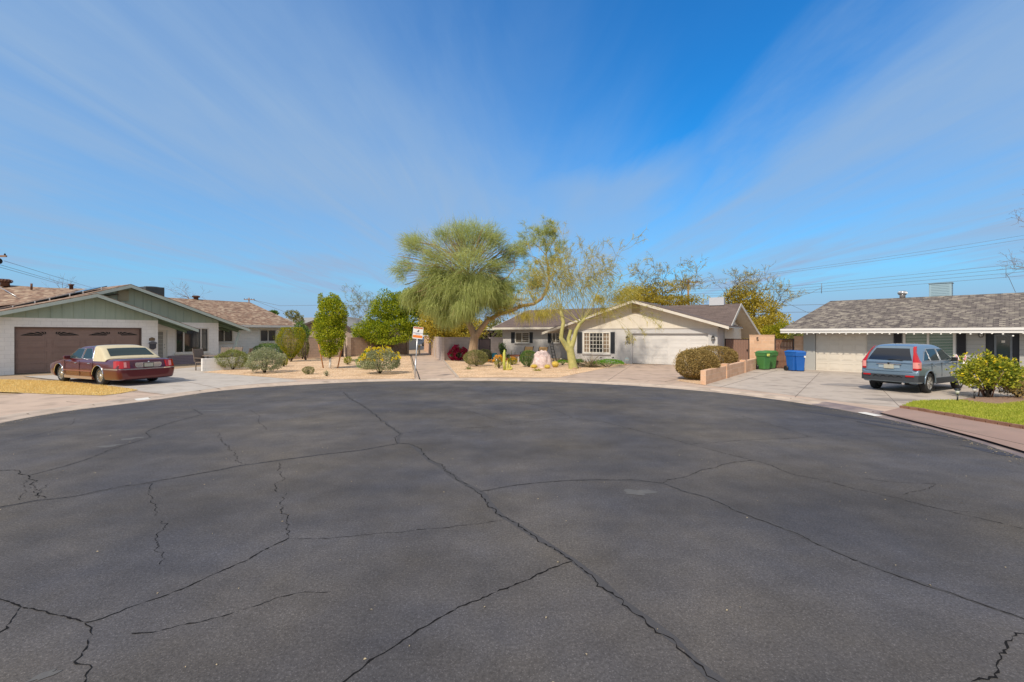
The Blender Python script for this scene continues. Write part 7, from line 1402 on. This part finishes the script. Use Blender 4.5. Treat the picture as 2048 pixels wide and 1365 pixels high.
for x, y0, y1, Yq, lb in ((1643, 567, 587, 46, 'dark vertical spacer on the four wires'), (1575, 573, 591, 50, 'thin vertical spacer on the four wires, left'), (2012, 530, 556, 36, 'thin vertical spacer on the four wires near the right edge')): mb = MB(); mb.tube([U(x, y0, Yq), U(x, y1, Yq)], .03 if x == 1643 else .015, 5); mb.build('wire_spacer', M_WIRE, label=lb, cat='wire spacer')
wire('drop cable down to the ridge of the right roof', [(2012, 548), (2018, 556), (2031, 585)], 34, .02)
# ---- houses and things beyond
def far_house(lab, x0, xa, x1, ye0, ya, ye1, Y, m_w, m_r, depth=9):
    T = thing('house', lab, 'house', (U(xa, 667, Y).x, Y, 0)); A_, L_, R_ = U(xa, ya, Y), U(x0, ye0, Y), U(x1, ye1, Y); v = Vector((0, depth, 0)); mb = MB()
    inL, inR = L_.x + .5, R_.x - .5; zl = L_.z + (A_.z - L_.z) * (.5) / (A_.x - L_.x) - .12; zr_ = R_.z + (A_.z - R_.z) * .5 / (R_.x - A_.x) - .12
    mb.prism([Vector((inL, Y + .6, 0)), Vector((inR, Y + .6, 0)), Vector((inR, Y + .6, zr_)), Vector((A_.x, Y + .6, A_.z - .12)), Vector((inL, Y + .6, zl))], v - Vector((0, 1.2, 0))); mb.build('wall', m_w, T)
    mb = MB()
    for a, b in ((L_, A_), (A_, R_)): d = Vector((0, 0, -.1)); mb.prism([a, b, b + d, a + d], v)
    mb.build('roof', m_r, T); mb = MB()
    for a, b in ((L_, A_), (A_, R_)): mb.prism([a + Vector((0, -.03, .01)), b + Vector((0, -.03, .01)), b + Vector((0, -.03, -.2)), a + Vector((0, -.03, -.2))], (0, .028, 0))
    mb.build('fascia', mat('dark_fascia', (.08, .06, .055), .8), T); return T
M_FW = mat('taupe_wall', (.34, .27, .22), .9, c2=(.30, .24, .20), scale=1); M_FR = mat('grey_far_roof', (.30, .30, .29), .9, c2=(.25, .25, .24), scale=2)
far_house('taupe house with low grey gable behind the staked tree', 588, 655, 722, 656, 630, 667, 48, M_FW, M_FR, 10); 
mb = MB(); q = [U(565, 637, 56), U(640, 635, 56), U(640, 652, 50), U(565, 652, 50)]; T = thing('house', 'grey roofed house behind the corner of the tan hip roof', 'house', (U(600, 667, 55).x, 55, 0)); mb.prism([q[3], q[2], q[1], q[0]], (0, 0, -.1)); mb.build('roof', M_FR, T); mb = MB(); mb.box(((q[0].x + q[1].x) / 2, 54.5, 1.2), (4.5, 6, 2.4)); mb.build('wall', M_FW, T)
far_house('taupe walled house seen between the round tree and the walkway', 735, 800, 818, 668, 655, 665, 52, mat('pale_taupe', (.44, .38, .30), .9, c2=(.40, .34, .27), scale=1), M_FR, 8)
far_house('white house at the far end of the walkway', 806, 835, 866, 680, 671, 679, 82, mat('far_white', (.70, .68, .64), .8), mat('far_white_roof', (.6, .6, .58), .8), 9)
T = thing('far_car', 'dark parked car at the far end of the walkway', 'car', (U(832, 690, 68).x, 68, .04)); mb = MB(); cx_ = U(832, 690, 68).x
mb.prism([(cx_ + x, 67.2, z) for x, z in ((-2.1, .35), (2.1, .35), (2.15, .8), (1.4, .95), (.8, 1.4), (-.9, 1.42), (-1.6, .98), (-2.1, .9))], (0, 1.7, 0)); mb.build('body', mat('grey_blue_paint', (.10, .12, .16), .3), T, bevel=.05)
for x in (-1.35, 1.35): mb = MB(); mb.lathe([(0, -.1), (.33, -.1), (.33, .1), (0, .1)], (cx_ + x, 67.25, .36), 14, axis='y'); mb.build('wheel', M_TYRE, T)
mb = MB(); mb.prism([(cx_ + x, 67.19, z) for x, z in ((-1.3, .98), (1.1, .98), (.7, 1.33), (-.85, 1.35))], (0, -.01, 0)); mb.build('window', M_CGL, T)
g = G(838.5, 710, GZ); T = thing('bollard', 'white bollard at the far end of the walkway', 'bollard', tuple(g)); mb = MB(); mb.lathe([(.09, 0), (.09, .85), (.06, .92), (0, .94)], (0, 0, 0), 12); mb.build('post', M_WPT, T, local=True); mb = MB(); mb.lathe([(.094, .7), (.094, .78)], (0, 0, 0), 12, caps=False); mb.build('reflective_band', mat('band_yellow', (.6, .45, .1), .5), T, local=True)
far_house('low pale house behind the ranch house roof', 1120, 1350, 1560, 660, 640, 662, 70, M_FW, M_FR, 8)
# distant belt of trees closing the horizon
n = 60000; xx = RNG.uniform(-190, 190, n); yv = RNG.uniform(100, 125, n); hh = 3.2 + 1.6 * np.sin(xx * .11) * np.sin(xx * .043 + 1) + 1.0 * np.sin(xx * .31 + 2) + .6 * np.sin(xx * .9); P = np.stack([xx, yv, RNG.uniform(0, 1, n) ** .7 * np.maximum(hh, 1.5)], 1); V, Fc = leafquads(P, np.tile([0, -.3, .6], (n, 1)), RNG.uniform(.5, 1.1, n), .45); npmesh('far_tree_belt', V, Fc, ML['bg'], label='distant belt of suburban trees closing the horizon', cat='trees', kind='stuff')
